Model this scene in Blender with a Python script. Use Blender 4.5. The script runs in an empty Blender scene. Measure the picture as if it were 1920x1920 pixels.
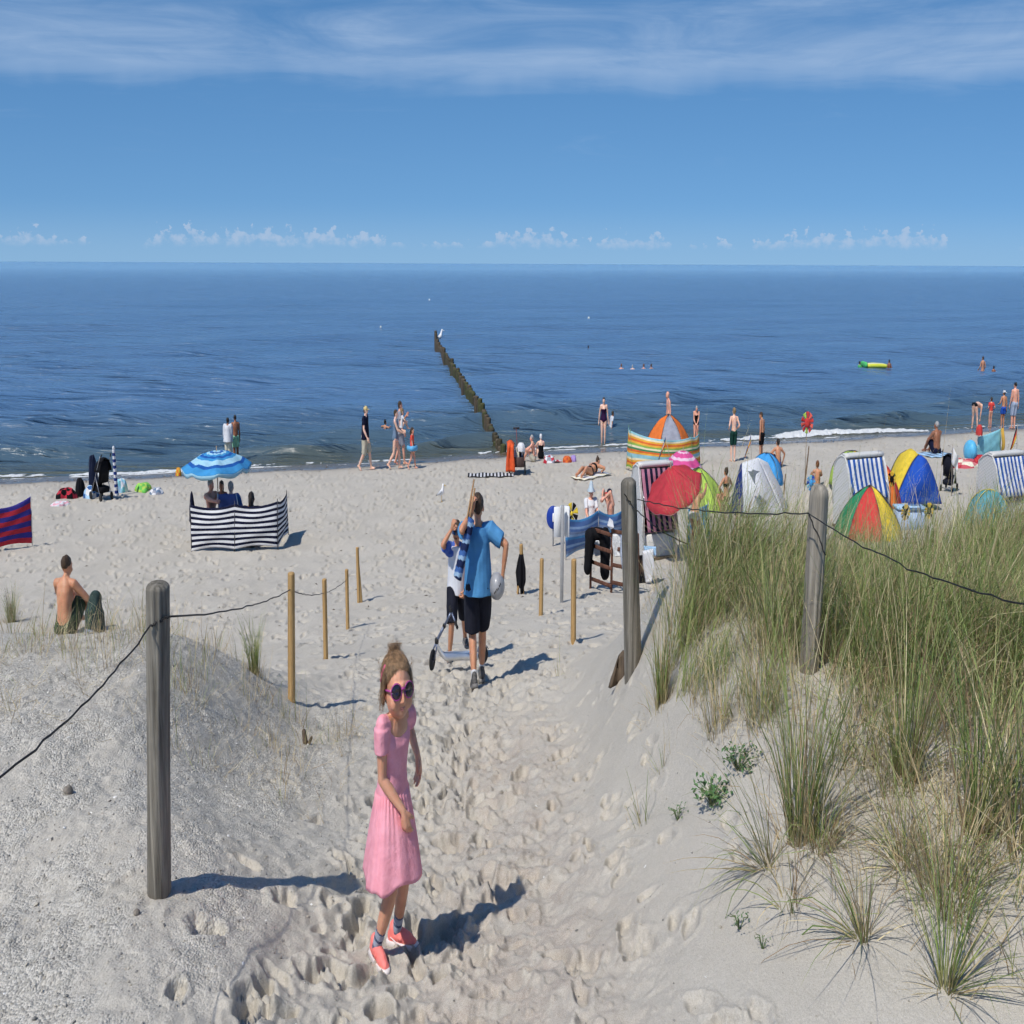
import bpy, math, random
import numpy as np
from mathutils import Vector, Matrix, Euler

# ------------------------------------------------------------------ camera, sky, sun, exposure
SC = bpy.context.scene
COL = SC.collection
W = 9.0 / 16.0            # the picture is a 16:9 view shown square: widths are built 9/16 as wide
CAMZ = 5.8                # eye height above the sea
F = 2578.0                # focal length in photo pixels (1920 wide)
PITCH = math.radians(10.24)
ROLL = math.radians(0.27)
cam_d = bpy.data.cameras.new('camera')
cam = bpy.data.objects.new('camera', cam_d)
COL.objects.link(cam)
cam_d.sensor_width = 36.0
cam_d.lens = 36.0 * F / 1920.0
cam_d.clip_start = 0.05
cam_d.clip_end = 120000.0
CAMR = Euler((math.pi / 2 - PITCH, 0, 0)).to_matrix() @ Matrix.Rotation(ROLL, 3, 'Z')
cam.matrix_world = Matrix.Translation((0, 0, CAMZ)) @ CAMR.to_4x4()
SC.camera = cam

SUN_TRUE = Vector((-0.78, -0.70, 1.22))           # towards the sun, in true proportions
SUN = Vector((SUN_TRUE.x * W, SUN_TRUE.y, SUN_TRUE.z)).normalized()
sun_d = bpy.data.lights.new('sun', 'SUN')
sun_d.energy = 3.9
sun_d.angle = math.radians(0.53)
sun_d.color = (1.0, 0.955, 0.88)
sun = bpy.data.objects.new('sun', sun_d)
COL.objects.link(sun)
sun.location = (-20, -20, 40)
sun.rotation_euler = SUN.to_track_quat('Z', 'Y').to_euler()

world = bpy.data.worlds.new('World')
SC.world = world
world.use_nodes = True
SC.view_settings.view_transform = 'Standard'
SC.view_settings.look = 'None'
SC.view_settings.gamma = 1.0
SC.view_settings.exposure = 0.0
SC.view_settings.use_curve_mapping = False
try:
    SC.cycles.max_bounces = 6
    SC.cycles.diffuse_bounces = 3
    SC.cycles.transparent_max_bounces = 8
    SC.cycles.use_denoising = True
    SC.cycles.sample_clamp_indirect = 4.0
    SC.cycles.use_adaptive_sampling = True
    SC.cycles.adaptive_threshold = 0.04
    SC.cycles.adaptive_min_samples = 12
    world.cycles.sampling_method = 'MANUAL'
    world.cycles.sample_map_resolution = 512
except Exception:
    pass


class NT:
    """small helper to write node trees in one line each"""
    def __init__(self, tree):
        self.t = tree
        tree.nodes.clear()
    def n(self, kind, **kw):
        nd = self.t.nodes.new(kind)
        for k, v in kw.items():
            setattr(nd, k, v)
        return nd
    def l(self, a, b):
        self.t.links.new(a, b)
    def val(self, sock, v):
        if isinstance(v, bpy.types.NodeSocket):
            self.l(v, sock)
        else:
            sock.default_value = v
    def math(self, op, a, b=None, c=None, clamp=False):
        nd = self.n('ShaderNodeMath', operation=op, use_clamp=clamp)
        self.val(nd.inputs[0], a)
        if b is not None:
            self.val(nd.inputs[1], b)
        if c is not None:
            self.val(nd.inputs[2], c)
        return nd.outputs[0]
    def sep(self, v):
        nd = self.n('ShaderNodeSeparateXYZ')
        self.l(v, nd.inputs[0])
        return nd.outputs
    def comb(self, x, y, z):
        nd = self.n('ShaderNodeCombineXYZ')
        for i, v in enumerate((x, y, z)):
            self.val(nd.inputs[i], v)
        return nd.outputs[0]
    def noise(self, vec, scale, detail=3.0, rough=0.5, dist=0.0):
        nd = self.n('ShaderNodeTexNoise')
        if vec is not None:
            self.l(vec, nd.inputs['Vector'])
        nd.inputs['Scale'].default_value = scale
        nd.inputs['Detail'].default_value = detail
        nd.inputs['Roughness'].default_value = rough
        nd.inputs['Distortion'].default_value = dist
        return nd.outputs['Fac']
    def smooth(self, x, a, b, lo=0.0, hi=1.0):
        nd = self.n('ShaderNodeMapRange', interpolation_type='SMOOTHSTEP')
        self.val(nd.inputs[0], x)
        self.val(nd.inputs[1], a)
        self.val(nd.inputs[2], b)
        self.val(nd.inputs[3], lo)
        self.val(nd.inputs[4], hi)
        return nd.outputs[0]
    def mix(self, fac, a, b, mode='MIX'):
        nd = self.n('ShaderNodeMix', data_type='RGBA', blend_type=mode)
        self.val(nd.inputs[0], fac)
        for s, v in ((nd.inputs[6], a), (nd.inputs[7], b)):
            if isinstance(v, bpy.types.NodeSocket):
                self.l(v, s)
            else:
                s.default_value = tuple(v) + ((1.0,) if len(v) == 3 else ())
        return nd.outputs[2]
    def mapping(self, vec, scale=(1, 1, 1), loc=(0, 0, 0), rot=(0, 0, 0)):
        nd = self.n('ShaderNodeMapping')
        self.l(vec, nd.inputs[0])
        nd.inputs['Location'].default_value = loc
        nd.inputs['Rotation'].default_value = rot
        nd.inputs['Scale'].default_value = scale
        return nd.outputs[0]
    def bump(self, h, strength, dist, normal=None):
        nd = self.n('ShaderNodeBump')
        nd.inputs['Strength'].default_value = strength
        nd.inputs['Distance'].default_value = dist
        self.l(h, nd.inputs['Height'])
        if normal is not None:
            self.l(normal, nd.inputs['Normal'])
        return nd.outputs[0]


def build_world():
    t = NT(world.node_tree)
    out = t.n('ShaderNodeOutputWorld')
    bg = t.n('ShaderNodeBackground')
    bg.inputs[1].default_value = 0.13
    t.l(bg.outputs[0], out.inputs[0])
    d = t.n('ShaderNodeTexCoord').outputs['Generated']
    x, y, z = t.sep(d)
    zc = t.math('MAXIMUM', z, 0.0)
    # the deep clean blue of a dry summer sky: look the sky up a little higher than the line of sight
    zz = t.math('ADD', t.math('MULTIPLY', zc, 0.95), 0.165)
    vec = t.n('ShaderNodeVectorMath', operation='NORMALIZE')
    t.l(t.comb(x, y, zz), vec.inputs[0])
    sky = t.n('ShaderNodeTexSky', sky_type='NISHITA')
    sky.sun_disc = False
    sky.sun_elevation = math.asin(SUN.z)
    sky.sun_rotation = math.atan2(SUN.x, SUN.y)
    sky.altitude = 0
    sky.air_density = 1.0
    sky.dust_density = 0.25
    sky.ozone_density = 3.2
    t.l(vec.outputs[0], sky.inputs[0])
    hsv = t.n('ShaderNodeHueSaturation')
    hsv.inputs['Saturation'].default_value = 1.26
    hsv.inputs['Value'].default_value = 0.90
    t.l(sky.outputs[0], hsv.inputs['Color'])
    base = hsv.outputs[0]
    el = t.math('ARCSINE', zc)                       # elevation, radians
    az = t.math('ARCTAN2', x, y)
    D = math.radians
    # pale haze hugging the horizon
    haze = t.math('MULTIPLY', t.smooth(el, D(2.6), D(0.0)), 0.50)
    base = t.mix(haze, base, (2.35, 3.75, 5.3))
    # long band of cirrus
    p1 = t.comb(t.math('MULTIPLY', az, 3.2), t.math('MULTIPLY', el, 15.0), 0.0)
    n1 = t.noise(t.mapping(p1, rot=(0, 0, 0.5), loc=(0.7, 0, 0)), 2.0, 7, 0.6, 0.9)
    n2 = t.noise(t.mapping(p1, scale=(0.9, 1.5, 1), rot=(0, 0, 0.55), loc=(3, 1, 0)), 2.6, 8, 0.62, 1.2)
    edge = t.noise(t.comb(t.math('MULTIPLY', az, 6.0), 2.0, 0.0), 1.3, 4, 0.55)
    lo = t.math('ADD', D(5.75), t.math('MULTIPLY', t.math('SUBTRACT', edge, 0.5), D(2.6)))
    lo2 = t.math('ADD', lo, t.math('MULTIPLY', n2, D(1.6)))
    m_lo = t.smooth(el, lo2, t.math('ADD', lo2, D(1.25)))
    m_hi = t.smooth(t.math('ADD', el, t.math('MULTIPLY', t.math('SUBTRACT', n1, 0.5), D(8.5))), D(11.4), D(6.8))
    fib = t.smooth(n2, 0.28, 0.75, 0.55, 1.0)
    cir = t.math('MULTIPLY', t.math('MULTIPLY', m_lo, m_hi), t.math('MULTIPLY', fib, 0.66))
    wisp = t.math('MULTIPLY', t.smooth(n2, 0.56, 0.82), t.math('MULTIPLY', t.smooth(el, D(3.4), D(5.2)), 0.13))
    cir = t.math('MAXIMUM', cir, wisp)
    base = t.mix(cir, base, (3.25, 4.3, 5.9))
    # row of small fair-weather clouds far out over the sea
    q = t.comb(t.math('MULTIPLY', az, 1.0), t.math('MULTIPLY', el, 1.0), 0.0)
    big = t.noise(t.comb(t.math('MULTIPLY', t.math('SUBTRACT', az, 0.06), 7.0), 7.7, 0.0), 2.9, 3, 0.55)
    puf = t.noise(q, 130, 4, 0.58)
    top = t.math('ADD', D(0.55), t.math('MULTIPLY', t.smooth(big, 0.36, 0.62), D(0.72)))
    top = t.math('ADD', top, t.math('MULTIPLY', t.math('SUBTRACT', puf, 0.5), D(2.1)))
    c_top = t.smooth(el, top, t.math('SUBTRACT', top, D(0.12)))
    c_bot = t.smooth(t.math('ADD', el, t.math('MULTIPLY', t.math('SUBTRACT', puf, 0.5), D(0.5))), D(0.55), D(1.02))
    cum = t.math('MULTIPLY', t.math('MULTIPLY', c_top, c_bot), t.smooth(big, 0.37, 0.47))
    cum = t.math('MULTIPLY', cum, t.smooth(puf, 0.34, 0.64, 0.05, 0.52))
    base = t.mix(cum, base, (3.9, 4.6, 5.8))
    t.l(base, bg.inputs[0])


build_world()

# ------------------------------------------------------------------ pixel rays and mesh helpers
def ray(px, py):
    v = CAMR @ Vector(((px - 960) / F, -(py - 960) / F, -1.0))
    return Vector((v.x / W, v.y, v.z))


def at_y(px, py, y):
    """true-space point on the line of sight through a photo pixel, y metres ahead"""
    r = ray(px, py)
    k = y / r.y
    return Vector((r.x * k, y, CAMZ + r.z * k))


def at_z(px, py, z):
    r = ray(px, py)
    k = (z - CAMZ) / r.z
    return Vector((r.x * k, r.y * k, z))


BASE = {}


def tag(o, label=None, cat=None, group=None, kind=None):
    if label: o['label'] = label
    if cat: o['category'] = cat
    if group: o['group'] = group
    if kind: o['kind'] = kind
    return o


def thing(name, label, cat, loc, group=None):
    o = bpy.data.objects.new(name, None)
    COL.objects.link(o)
    loc = Vector(loc)
    o.location = (loc.x * W, loc.y, loc.z)
    o.empty_display_size = 0.1
    BASE[o.name] = loc
    return tag(o, label, cat, group)


def raw_mesh(name, V, Fc, mats, idx=None, smooth=True):
    me = bpy.data.meshes.new(name)
    V = np.asarray(V, dtype=np.float32)
    if isinstance(Fc, np.ndarray):
        nf, k = Fc.shape
        me.vertices.add(len(V))
        me.vertices.foreach_set('co', V.ravel())
        me.loops.add(nf * k)
        me.loops.foreach_set('vertex_index', Fc.astype(np.int32).ravel())
        me.polygons.add(nf)
        me.polygons.foreach_set('loop_start', np.arange(0, nf * k, k, dtype=np.int32))
        me.polygons.foreach_set('loop_total', np.full(nf, k, dtype=np.int32))
    else:
        me.from_pydata(V.tolist(), [], [tuple(int(i) for i in f) for f in Fc])
    if not isinstance(mats, (list, tuple)):
        mats = [mats]
    for m in mats:
        me.materials.append(m)
    if idx is not None:
        me.polygons.foreach_set('material_index', np.asarray(idx, dtype=np.int32))
    me.polygons.foreach_set('use_smooth', np.full(len(me.polygons), bool(smooth)))
    me.update(calc_edges=True)
    me.validate()
    return me


def part(name, shape, mats, parent=None, smooth=True, base=None, bevel=None):
    """shape = (V, F) or (V, F, idx) in true world coordinates -> one mesh object"""
    V, Fc = shape[0], shape[1]
    idx = shape[2] if len(shape) > 2 else None
    V = np.asarray(V, dtype=np.float64)
    if parent is not None:
        root = parent
        while root.parent is not None:
            root = root.parent
        b = BASE[root.name]
    else:
        b = Vector(base) if base is not None else Vector((V[:, 0].mean(), V[:, 1].mean(), V[:, 2].min()))
    L = V - np.array(b)
    L[:, 0] *= W
    me = raw_mesh(name, L, Fc, mats, idx, smooth)
    o = bpy.data.objects.new(name, me)
    COL.objects.link(o)
    if parent is not None:
        o.parent = parent
    else:
        o.location = (b.x * W, b.y, b.z)
        BASE[o.name] = b
    return o


def join(*shapes):
    Vs, Fs, Is, n = [], [], [], 0
    for s in shapes:
        V = np.asarray(s[0], float)
        Vs.append(V)
        Fs += [tuple(int(i) + n for i in f) for f in s[1]]
        Is += list(s[2]) if len(s) > 2 else [0] * len(s[1])
        n += len(V)
    return np.concatenate(Vs), Fs, Is


def withmat(s, i):
    return s[0], s[1], [i] * len(s[1])


def rotz(a):
    return np.array([[math.cos(a), -math.sin(a), 0], [math.sin(a), math.cos(a), 0], [0, 0, 1]])


def rotm(rx=0, ry=0, rz=0):
    return np.array(Euler((rx, ry, rz)).to_matrix())


def xf(s, R=None, loc=(0, 0, 0)):
    V = np.asarray(s[0], float)
    if R is not None:
        V = V @ np.asarray(R).T
    return (V + np.array(loc, float),) + tuple(s[1:])


def box(c, size, R=None):
    h = np.array(size, float) / 2
    V = np.array([[x, y, z] for x in (-1, 1) for y in (-1, 1) for z in (-1, 1)], float) * h
    if R is not None:
        V = V @ np.asarray(R).T
    Fc = [(0, 1, 3, 2), (4, 6, 7, 5), (0, 4, 5, 1), (2, 3, 7, 6), (0, 2, 6, 4), (1, 5, 7, 3)]
    return V + np.array(c, float), Fc


def bbox_(c, size, b=0.01, R=None):
    """box with chamfered edges"""
    h = np.array(size, float) / 2
    b = min(b, 0.45 * 2 * h.min())
    V = []
    ids = {}
    for x in (-1, 1):
        for y in (-1, 1):
            for z in (-1, 1):
                for a in range(3):
                    p = np.array([x, y, z], float) * h
                    q = p - np.array([x, y, z]) * b
                    q[a] = p[a]
                    ids[(x, y, z, a)] = len(V)
                    V.append(q)
    V = np.array(V)
    Fc = []
    def add(keys):
        P = V[keys]
        n = np.cross(P[1] - P[0], P[2] - P[0])
        if np.dot(n, P.mean(0)) < 0:
            keys = keys[::-1]
        Fc.append(tuple(keys))
    for a in range(3):
        o = [i for i in range(3) if i != a]
        for s in (-1, 1):
            ks = []
            for u, v in ((-1, -1), (1, -1), (1, 1), (-1, 1)):
                k = [0, 0, 0]; k[a] = s; k[o[0]] = u; k[o[1]] = v
                ks.append(ids[(k[0], k[1], k[2], a)])
            add(ks)
        for u in (-1, 1):
            for v in (-1, 1):
                k0 = [0, 0, 0]; k0[o[0]] = u; k0[o[1]] = v
                k1 = list(k0); k0[a] = -1; k1[a] = 1
                add([ids[(*k0, o[0])], ids[(*k1, o[0])], ids[(*k1, o[1])], ids[(*k0, o[1])]])
    for x in (-1, 1):
        for y in (-1, 1):
            for z in (-1, 1):
                add([ids[(x, y, z, 0)], ids[(x, y, z, 1)], ids[(x, y, z, 2)]])
    if R is not None:
        V = V @ np.asarray(R).T
    return V + np.array(c, float), Fc


def frames(P):
    P = np.asarray(P, float)
    T = np.gradient(P, axis=0)
    T /= np.maximum(np.linalg.norm(T, axis=1), 1e-9)[:, None]
    return T


def tube(P, r, n=10, cap=True, ref=None, flat=None):
    """round bar along the points P; r may vary; flat squeezes one cross axis"""
    P = np.asarray(P, float)
    if len(P) == 2:
        P = np.array([P[0], (P[0] + P[1]) / 2, P[1]])
        r = r if np.isscalar(r) else [r[0], (r[0] + r[-1]) / 2, r[-1]]
    m = len(P)
    r = np.full(m, r) if np.isscalar(r) else np.asarray(r, float)
    T = frames(P)
    a = np.array(ref, float) if ref is not None else (np.array([0, 0, 1.0]) if abs(T[0][2]) < 0.9 else np.array([0, 1.0, 0]))
    U = np.zeros((m, 3)); Vv = np.zeros((m, 3))
    u = a - T[0] * np.dot(a, T[0]); u /= np.linalg.norm(u)
    for i in range(m):
        u = u - T[i] * np.dot(u, T[i]); u /= max(np.linalg.norm(u), 1e-9)
        U[i] = u; Vv[i] = np.cross(T[i], u)
    ang = np.linspace(0, 2 * math.pi, n, endpoint=False)
    fl = 1.0 if flat is None else flat
    ring = np.cos(ang)[None, :, None] * U[:, None, :] + fl * np.sin(ang)[None, :, None] * Vv[:, None, :]
    V = (P[:, None, :] + ring * r[:, None, None]).reshape(-1, 3)
    Fc = []
    for i in range(m - 1):
        for j in range(n):
            k = (j + 1) % n
            Fc.append((i * n + j, i * n + k, (i + 1) * n + k, (i + 1) * n + j))
    if cap:
        Fc.append(tuple(range(n - 1, -1, -1)))
        Fc.append(tuple((m - 1) * n + j for j in range(n)))
    return V, Fc


def capsule(a, b, ra, rb, n=12, k=4):
    """tapered limb with round ends"""
    a, b = np.array(a, float), np.array(b, float)
    d = b - a
    L = max(np.linalg.norm(d), 1e-6)
    d /= L
    P, R = [], []
    for i in range(k + 1):
        t = math.pi / 2 * i / k
        P.append(a - d * ra * math.cos(t)); R.append(max(ra * math.sin(t), 1e-4))
    for i in range(k + 1):
        t = math.pi / 2 * i / k
        P.append(b + d * rb * math.sin(t)); R.append(max(rb * math.cos(t), 1e-4))
    return tube_dir(P, R, d, n)


def tube_dir(P, R, d, n):
    P = np.array(P); R = np.array(R)
    a = np.array([0, 0, 1.0]) if abs(d[2]) < 0.9 else np.array([0, 1.0, 0])
    u = a - d * np.dot(a, d); u /= np.linalg.norm(u)
    v = np.cross(d, u)
    ang = np.linspace(0, 2 * math.pi, n, endpoint=False)
    ring = np.cos(ang)[:, None] * u + np.sin(ang)[:, None] * v
    V = (P[:, None, :] + ring[None] * R[:, None, None]).reshape(-1, 3)
    m = len(P)
    Fc = [(i * n + j, i * n + (j + 1) % n, (i + 1) * n + (j + 1) % n, (i + 1) * n + j) for i in range(m - 1) for j in range(n)]
    Fc.append(tuple(range(n - 1, -1, -1)))
    Fc.append(tuple((m - 1) * n + j for j in range(n)))
    return V, Fc


def ellipsoid(c, r, R=None, n=14, m=9):
    V, Fc = [], []
    for i in range(m + 1):
        t = math.pi * i / m
        for j in range(n):
            p = 2 * math.pi * j / n
            V.append((math.sin(t) * math.cos(p), math.sin(t) * math.sin(p), math.cos(t)))
    V = np.array(V) * np.array(r, float)
    if R is not None:
        V = V @ np.asarray(R).T
    for i in range(m):
        for j in range(n):
            k = (j + 1) % n
            if i == 0:
                Fc.append((j, n + j, n + k))
            elif i == m - 1:
                Fc.append((i * n + j, (i + 1) * n + j, i * n + k))
            else:
                Fc.append((i * n + j, (i + 1) * n + j, (i + 1) * n + k, i * n + k))
    return V + np.array(c, float), Fc


def loft(rings, cap=True):
    """closed rings of equal count, (m, n, 3)"""
    R = np.asarray(rings, float)
    m, n = R.shape[:2]
    Fc = [(i * n + j, i * n + (j + 1) % n, (i + 1) * n + (j + 1) % n, (i + 1) * n + j) for i in range(m - 1) for j in range(n)]
    if cap:
        Fc.append(tuple(range(n - 1, -1, -1)))
        Fc.append(tuple((m - 1) * n + j for j in range(n)))
    return R.reshape(-1, 3), Fc


def sheet(G, thick=0.0, idx=None):
    """grid of points (m, n, 3); thick gives it a back and rims"""
    G = np.asarray(G, float)
    m, n = G.shape[:2]
    V = G.reshape(-1, 3)
    Fc = [(i * n + j, i * n + j + 1, (i + 1) * n + j + 1, (i + 1) * n + j) for i in range(m - 1) for j in range(n - 1)]
    I = list(idx) if idx is not None else [0] * len(Fc)
    if thick:
        du = np.gradient(G, axis=1); dv = np.gradient(G, axis=0)
        N = np.cross(du, dv); N /= np.maximum(np.linalg.norm(N, axis=2), 1e-9)[..., None]
        B = (G - N * thick).reshape(-1, 3)
        k = m * n
        F2 = [tuple(k + i for i in f[::-1]) for f in Fc]
        I2 = list(I)
        rim = [(0, j) for j in range(n)] + [(i, n - 1) for i in range(1, m)] + [(m - 1, j) for j in range(n - 2, -1, -1)] + [(i, 0) for i in range(m - 2, 0, -1)]
        ids = [a * n + b for a, b in rim]
        F3 = [(ids[i], k + ids[i], k + ids[(i + 1) % len(ids)], ids[(i + 1) % len(ids)]) for i in range(len(ids))]
        V = np.concatenate([V, B])
        return V, Fc + F2 + F3, I + I2 + [I[0]] * len(F3)
    return V, Fc, I


def revolve(prof, c, n=24, axis=None, squash=1.0):
    """(r, z) profile turned about z, then tilted so z points along axis"""
    prof = np.asarray(prof, float)
    ang = np.linspace(0, 2 * math.pi, n, endpoint=False)
    R = np.stack([prof[:, 0][:, None] * np.cos(ang), squash * prof[:, 0][:, None] * np.sin(ang), np.repeat(prof[:, 1][:, None], n, 1)], -1)
    if axis is not None:
        q = Vector(axis).to_track_quat('Z', 'Y').to_matrix()
        R = R @ np.array(q).T
    return loft(R + np.array(c, float), cap=True)


# ------------------------------------------------------------------ materials
MATS = {}


def new_mat(name):
    m = bpy.data.materials.new(name)
    m.use_nodes = True
    t = NT(m.node_tree)
    out = t.n('ShaderNodeOutputMaterial')
    b = t.n('ShaderNodeBsdfPrincipled')
    t.l(b.outputs[0], out.inputs[0])
    return m, t, b, out


def M(name, col, rough=0.6, var=0.10, scale=9.0, bump=0.15, bscale=60.0, metal=0.0, spec=0.3, trans=0.0, coat=0.0, sheen=0.0):
    """plain dyed or painted surface with a little unevenness"""
    if name in MATS:
        return MATS[name]
    m, t, b, out = new_mat(name)
    co = t.n('ShaderNodeTexCoord').outputs['Object']
    n = t.noise(co, scale, 4, 0.6)
    lo = tuple(c * (1 - var) for c in col)
    hi = tuple(min(1, c * (1 + var)) for c in col)
    t.l(t.mix(t.smooth(n, 0.3, 0.7), lo, hi), b.inputs['Base Color'])
    b.inputs['Roughness'].default_value = rough
    b.inputs['Metallic'].default_value = metal
    b.inputs['Specular IOR Level'].default_value = spec
    if coat: b.inputs['Coat Weight'].default_value = coat
    if sheen: b.inputs['Sheen Weight'].default_value = sheen
    if bump:
        t.l(t.bump(t.noise(co, bscale, 3, 0.6), bump, 0.01), b.inputs['Normal'])
    if trans:
        tr = t.n('ShaderNodeBsdfTranslucent')
        tr.inputs[0].default_value = tuple(col) + (1,)
        mx = t.n('ShaderNodeMixShader')
        mx.inputs[0].default_value = trans
        t.l(b.outputs[0], mx.inputs[1]); t.l(tr.outputs[0], mx.inputs[2]); t.l(mx.outputs[0], out.inputs[0])
    MATS[name] = m
    return m


def srgb(r, g, b):
    f = lambda c: (c / 12.92 if c <= 0.04045 else ((c + 0.055) / 1.055) ** 2.4)
    return tuple(f(v / 255.0) for v in (r, g, b))


def cloth(name, rgb, **kw):
    kw.setdefault('rough', 0.85); kw.setdefault('bump', 0.25); kw.setdefault('bscale', 45.0); kw.setdefault('spec', 0.15)
    g = sum(srgb(*rgb)) / 3
    return M(name, tuple(0.86 * (0.93 * c + 0.07 * g) for c in srgb(*rgb)), **kw)
# ------------------------------------------------------------------ the lie of the land
rng = np.random.default_rng(7)
random.seed(7)
_s = np.array([-60, -12, -4, 0, 1.6, 5, 11, 16.7, 21, 24.5, 30.7, 36.8, 41, 46, 70.0])
_z = np.array([-4, -1.0, -0.32, 0.0, 0.13, 0.33, 0.50, 0.68, 1.0, 1.38, 2.44, 3.44, 4.1, 4.35, 4.4])
_ss = np.linspace(-60, 70, 2601)
_zz = np.interp(_ss, _s, _z)
_k = np.hanning(41); _k /= _k.sum()
_zz = np.convolve(np.pad(_zz, 20, mode='edge'), _k, 'valid')


def sst(x, a, b):
    t = np.clip((x - a) / (b - a), 0, 1)
    return t * t * (3 - 2 * t)


def shore_s(X, Y):
    """metres inland from the water's edge"""
    wob = 0.25 * np.sin(X * 0.21 + 0.6) + 0.12 * np.sin(X * 0.53 + 2.0)
    return (42.2 + 0.24 * X - Y) / 1.028 + wob


def land(X, Y):
    """smooth height of the sand, true metres"""
    X = np.asarray(X, float); Y = np.asarray(Y, float)
    z = np.interp(shore_s(X, Y), _ss, _zz)
    # dune right of the path
    H = 3.98 + 0.10 * np.sin(X * 1.3 + Y * 0.7) + 0.05 * np.sin(Y * 1.9 - X) - 0.05 * np.clip(4 - Y, 0, 3)
    w = sst(X, 0.45 + 0.03 * np.maximum(Y - 5, 0), 2.15) * (1 - sst(Y, 7.3 + 0.12 * X, 12.5 + 0.2 * X))
    z = z + (np.maximum(H, z) - z) * w
    # lower dune left of the path
    Hl = 3.64 + 0.05 * np.sin(X * 1.1 - Y * 0.9) - (0.05 + 0.16 * (1 - sst(-X, 2.2, 3.7))) * np.clip(Y - 5.3, 0, 9)
    wl = sst(-X, 0.95, 2.2 + 0.5 * np.clip(Y - 4, 0, 6)) * (1 - sst(Y, 8.2, 12.6))
    z = z + (np.maximum(Hl, z) - z) * wl
    # worn hollow of the path
    c = -0.35 + 0.08 * np.sin(Y * 0.5)
    z = z - 0.10 * np.exp(-((X - c) / 0.75) ** 2) * (1 - sst(Y, 10, 16))
    # heap of dug sand beside the green tent
    return z + 0.75 * np.exp(-((X - 13.2) / 1.7) ** 2 - ((Y - 29.6) / 1.2) ** 2)


def vnoise(nx, ny, cx, cy):
    """smooth random field on an nx x ny raster with cells of cx, cy samples"""
    gx, gy = int(nx / cx) + 3, int(ny / cy) + 3
    g = rng.random((gx, gy)).astype(np.float32) * 2 - 1
    def up(a, n, c):
        p = np.arange(n) / c
        i = p.astype(int); f = (p - i).astype(np.float32); f = f * f * (3 - 2 * f)
        return a[i] * (1 - f)[:, None] + a[i + 1] * f[:, None]
    return up(up(g, nx, cx).T, ny, cy).T


class Raster:
    def __init__(self, x0, x1, y0, y1, st):
        self.x0, self.y0, self.st = x0, y0, st
        self.nx, self.ny = int((x1 - x0) / st), int((y1 - y0) / st)
        self.a = np.zeros((self.nx, self.ny), np.float32)
    def fbm(self, sizes, amps):
        out = np.zeros((self.nx, self.ny), np.float32)
        for s, a in zip(sizes, amps):
            out += a * vnoise(self.nx, self.ny, s / self.st, s / self.st)
        return out
    def grid(self):
        return (self.x0 + np.arange(self.nx) * self.st)[:, None], (self.y0 + np.arange(self.ny) * self.st)[None, :]
    def pit(self, x, y, a, b, rot, depth, rim, warp, edge=0.55):
        R = 2.0 * max(a, b)
        i0, i1 = int((x - R - self.x0) / self.st), int((x + R - self.x0) / self.st) + 2
        j0, j1 = int((y - R - self.y0) / self.st), int((y + R - self.y0) / self.st) + 2
        i0, j0, i1, j1 = max(i0, 0), max(j0, 0), min(i1, self.nx), min(j1, self.ny)
        if i1 - i0 < 2 or j1 - j0 < 2:
            return
        X = self.x0 + np.arange(i0, i1)[:, None] * self.st - x
        Y = self.y0 + np.arange(j0, j1)[None, :] * self.st - y
        c, s = math.cos(rot), math.sin(rot)
        r = np.sqrt(((X * c + Y * s) / a) ** 2 + ((-X * s + Y * c) / b) ** 2) + warp[i0:i1, j0:j1]
        d = -depth * (1 - sst(r, edge, 1.0)) + rim * np.exp(-((r - 1.2) / 0.28) ** 2)
        self.a[i0:i1, j0:j1] = self.a[i0:i1, j0:j1] * (1 - 0.6 * (r < 1)) + d
    def get(self, X, Y):
        u = np.clip((X - self.x0) / self.st, 0, self.nx - 1.001)
        v = np.clip((Y - self.y0) / self.st, 0, self.ny - 1.001)
        i, j = u.astype(int), v.astype(int)
        f, g = u - i, v - j
        A = self.a
        return (A[i, j] * (1 - f) + A[i + 1, j] * f) * (1 - g) + (A[i, j + 1] * (1 - f) + A[i + 1, j + 1] * f) * g


far = Raster(-34, 44, 8, 52, 0.03)
warp = far.fbm((0.22, 0.1), (0.32, 0.22))
for k in range(13500):
    x, y = rng.uniform(-26, 34), rng.uniform(9, 50)
    s = shore_s(x, y)
    if s < 0.9 or (s < 3.2 and rng.random() > 0.35):
        continue
    if rng.random() < 0.4 and abs(x + 0.4) > 4:
        continue
    far.pit(x, y, rng.uniform(0.05, 0.10), rng.uniform(0.09, 0.17), rng.uniform(0, 6.28), rng.uniform(0.025, 0.085), rng.uniform(0.008, 0.026), warp)
gx, gy = far.grid()
far.a += far.fbm((1.6, 0.5, 0.16), (0.03, 0.016, 0.008)) * sst(shore_s(gx, gy), 0.3, 3)
near = Raster(-6, 7, 0, 15, 0.008)
warp = near.fbm((0.16, 0.07, 0.03), (0.28, 0.24, 0.14))
gx, gy = near.grid()
pathw = (1 - sst(np.abs(gx + 0.4 - 0.08 * np.sin(gy * 0.5)), 0.75, 1.5 + 0.12 * np.maximum(gy - 9, 0))).astype(np.float32)
near.a += near.fbm((0.45, 0.17, 0.08, 0.035), (0.030, 0.022, 0.012, 0.006)) * pathw
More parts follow.
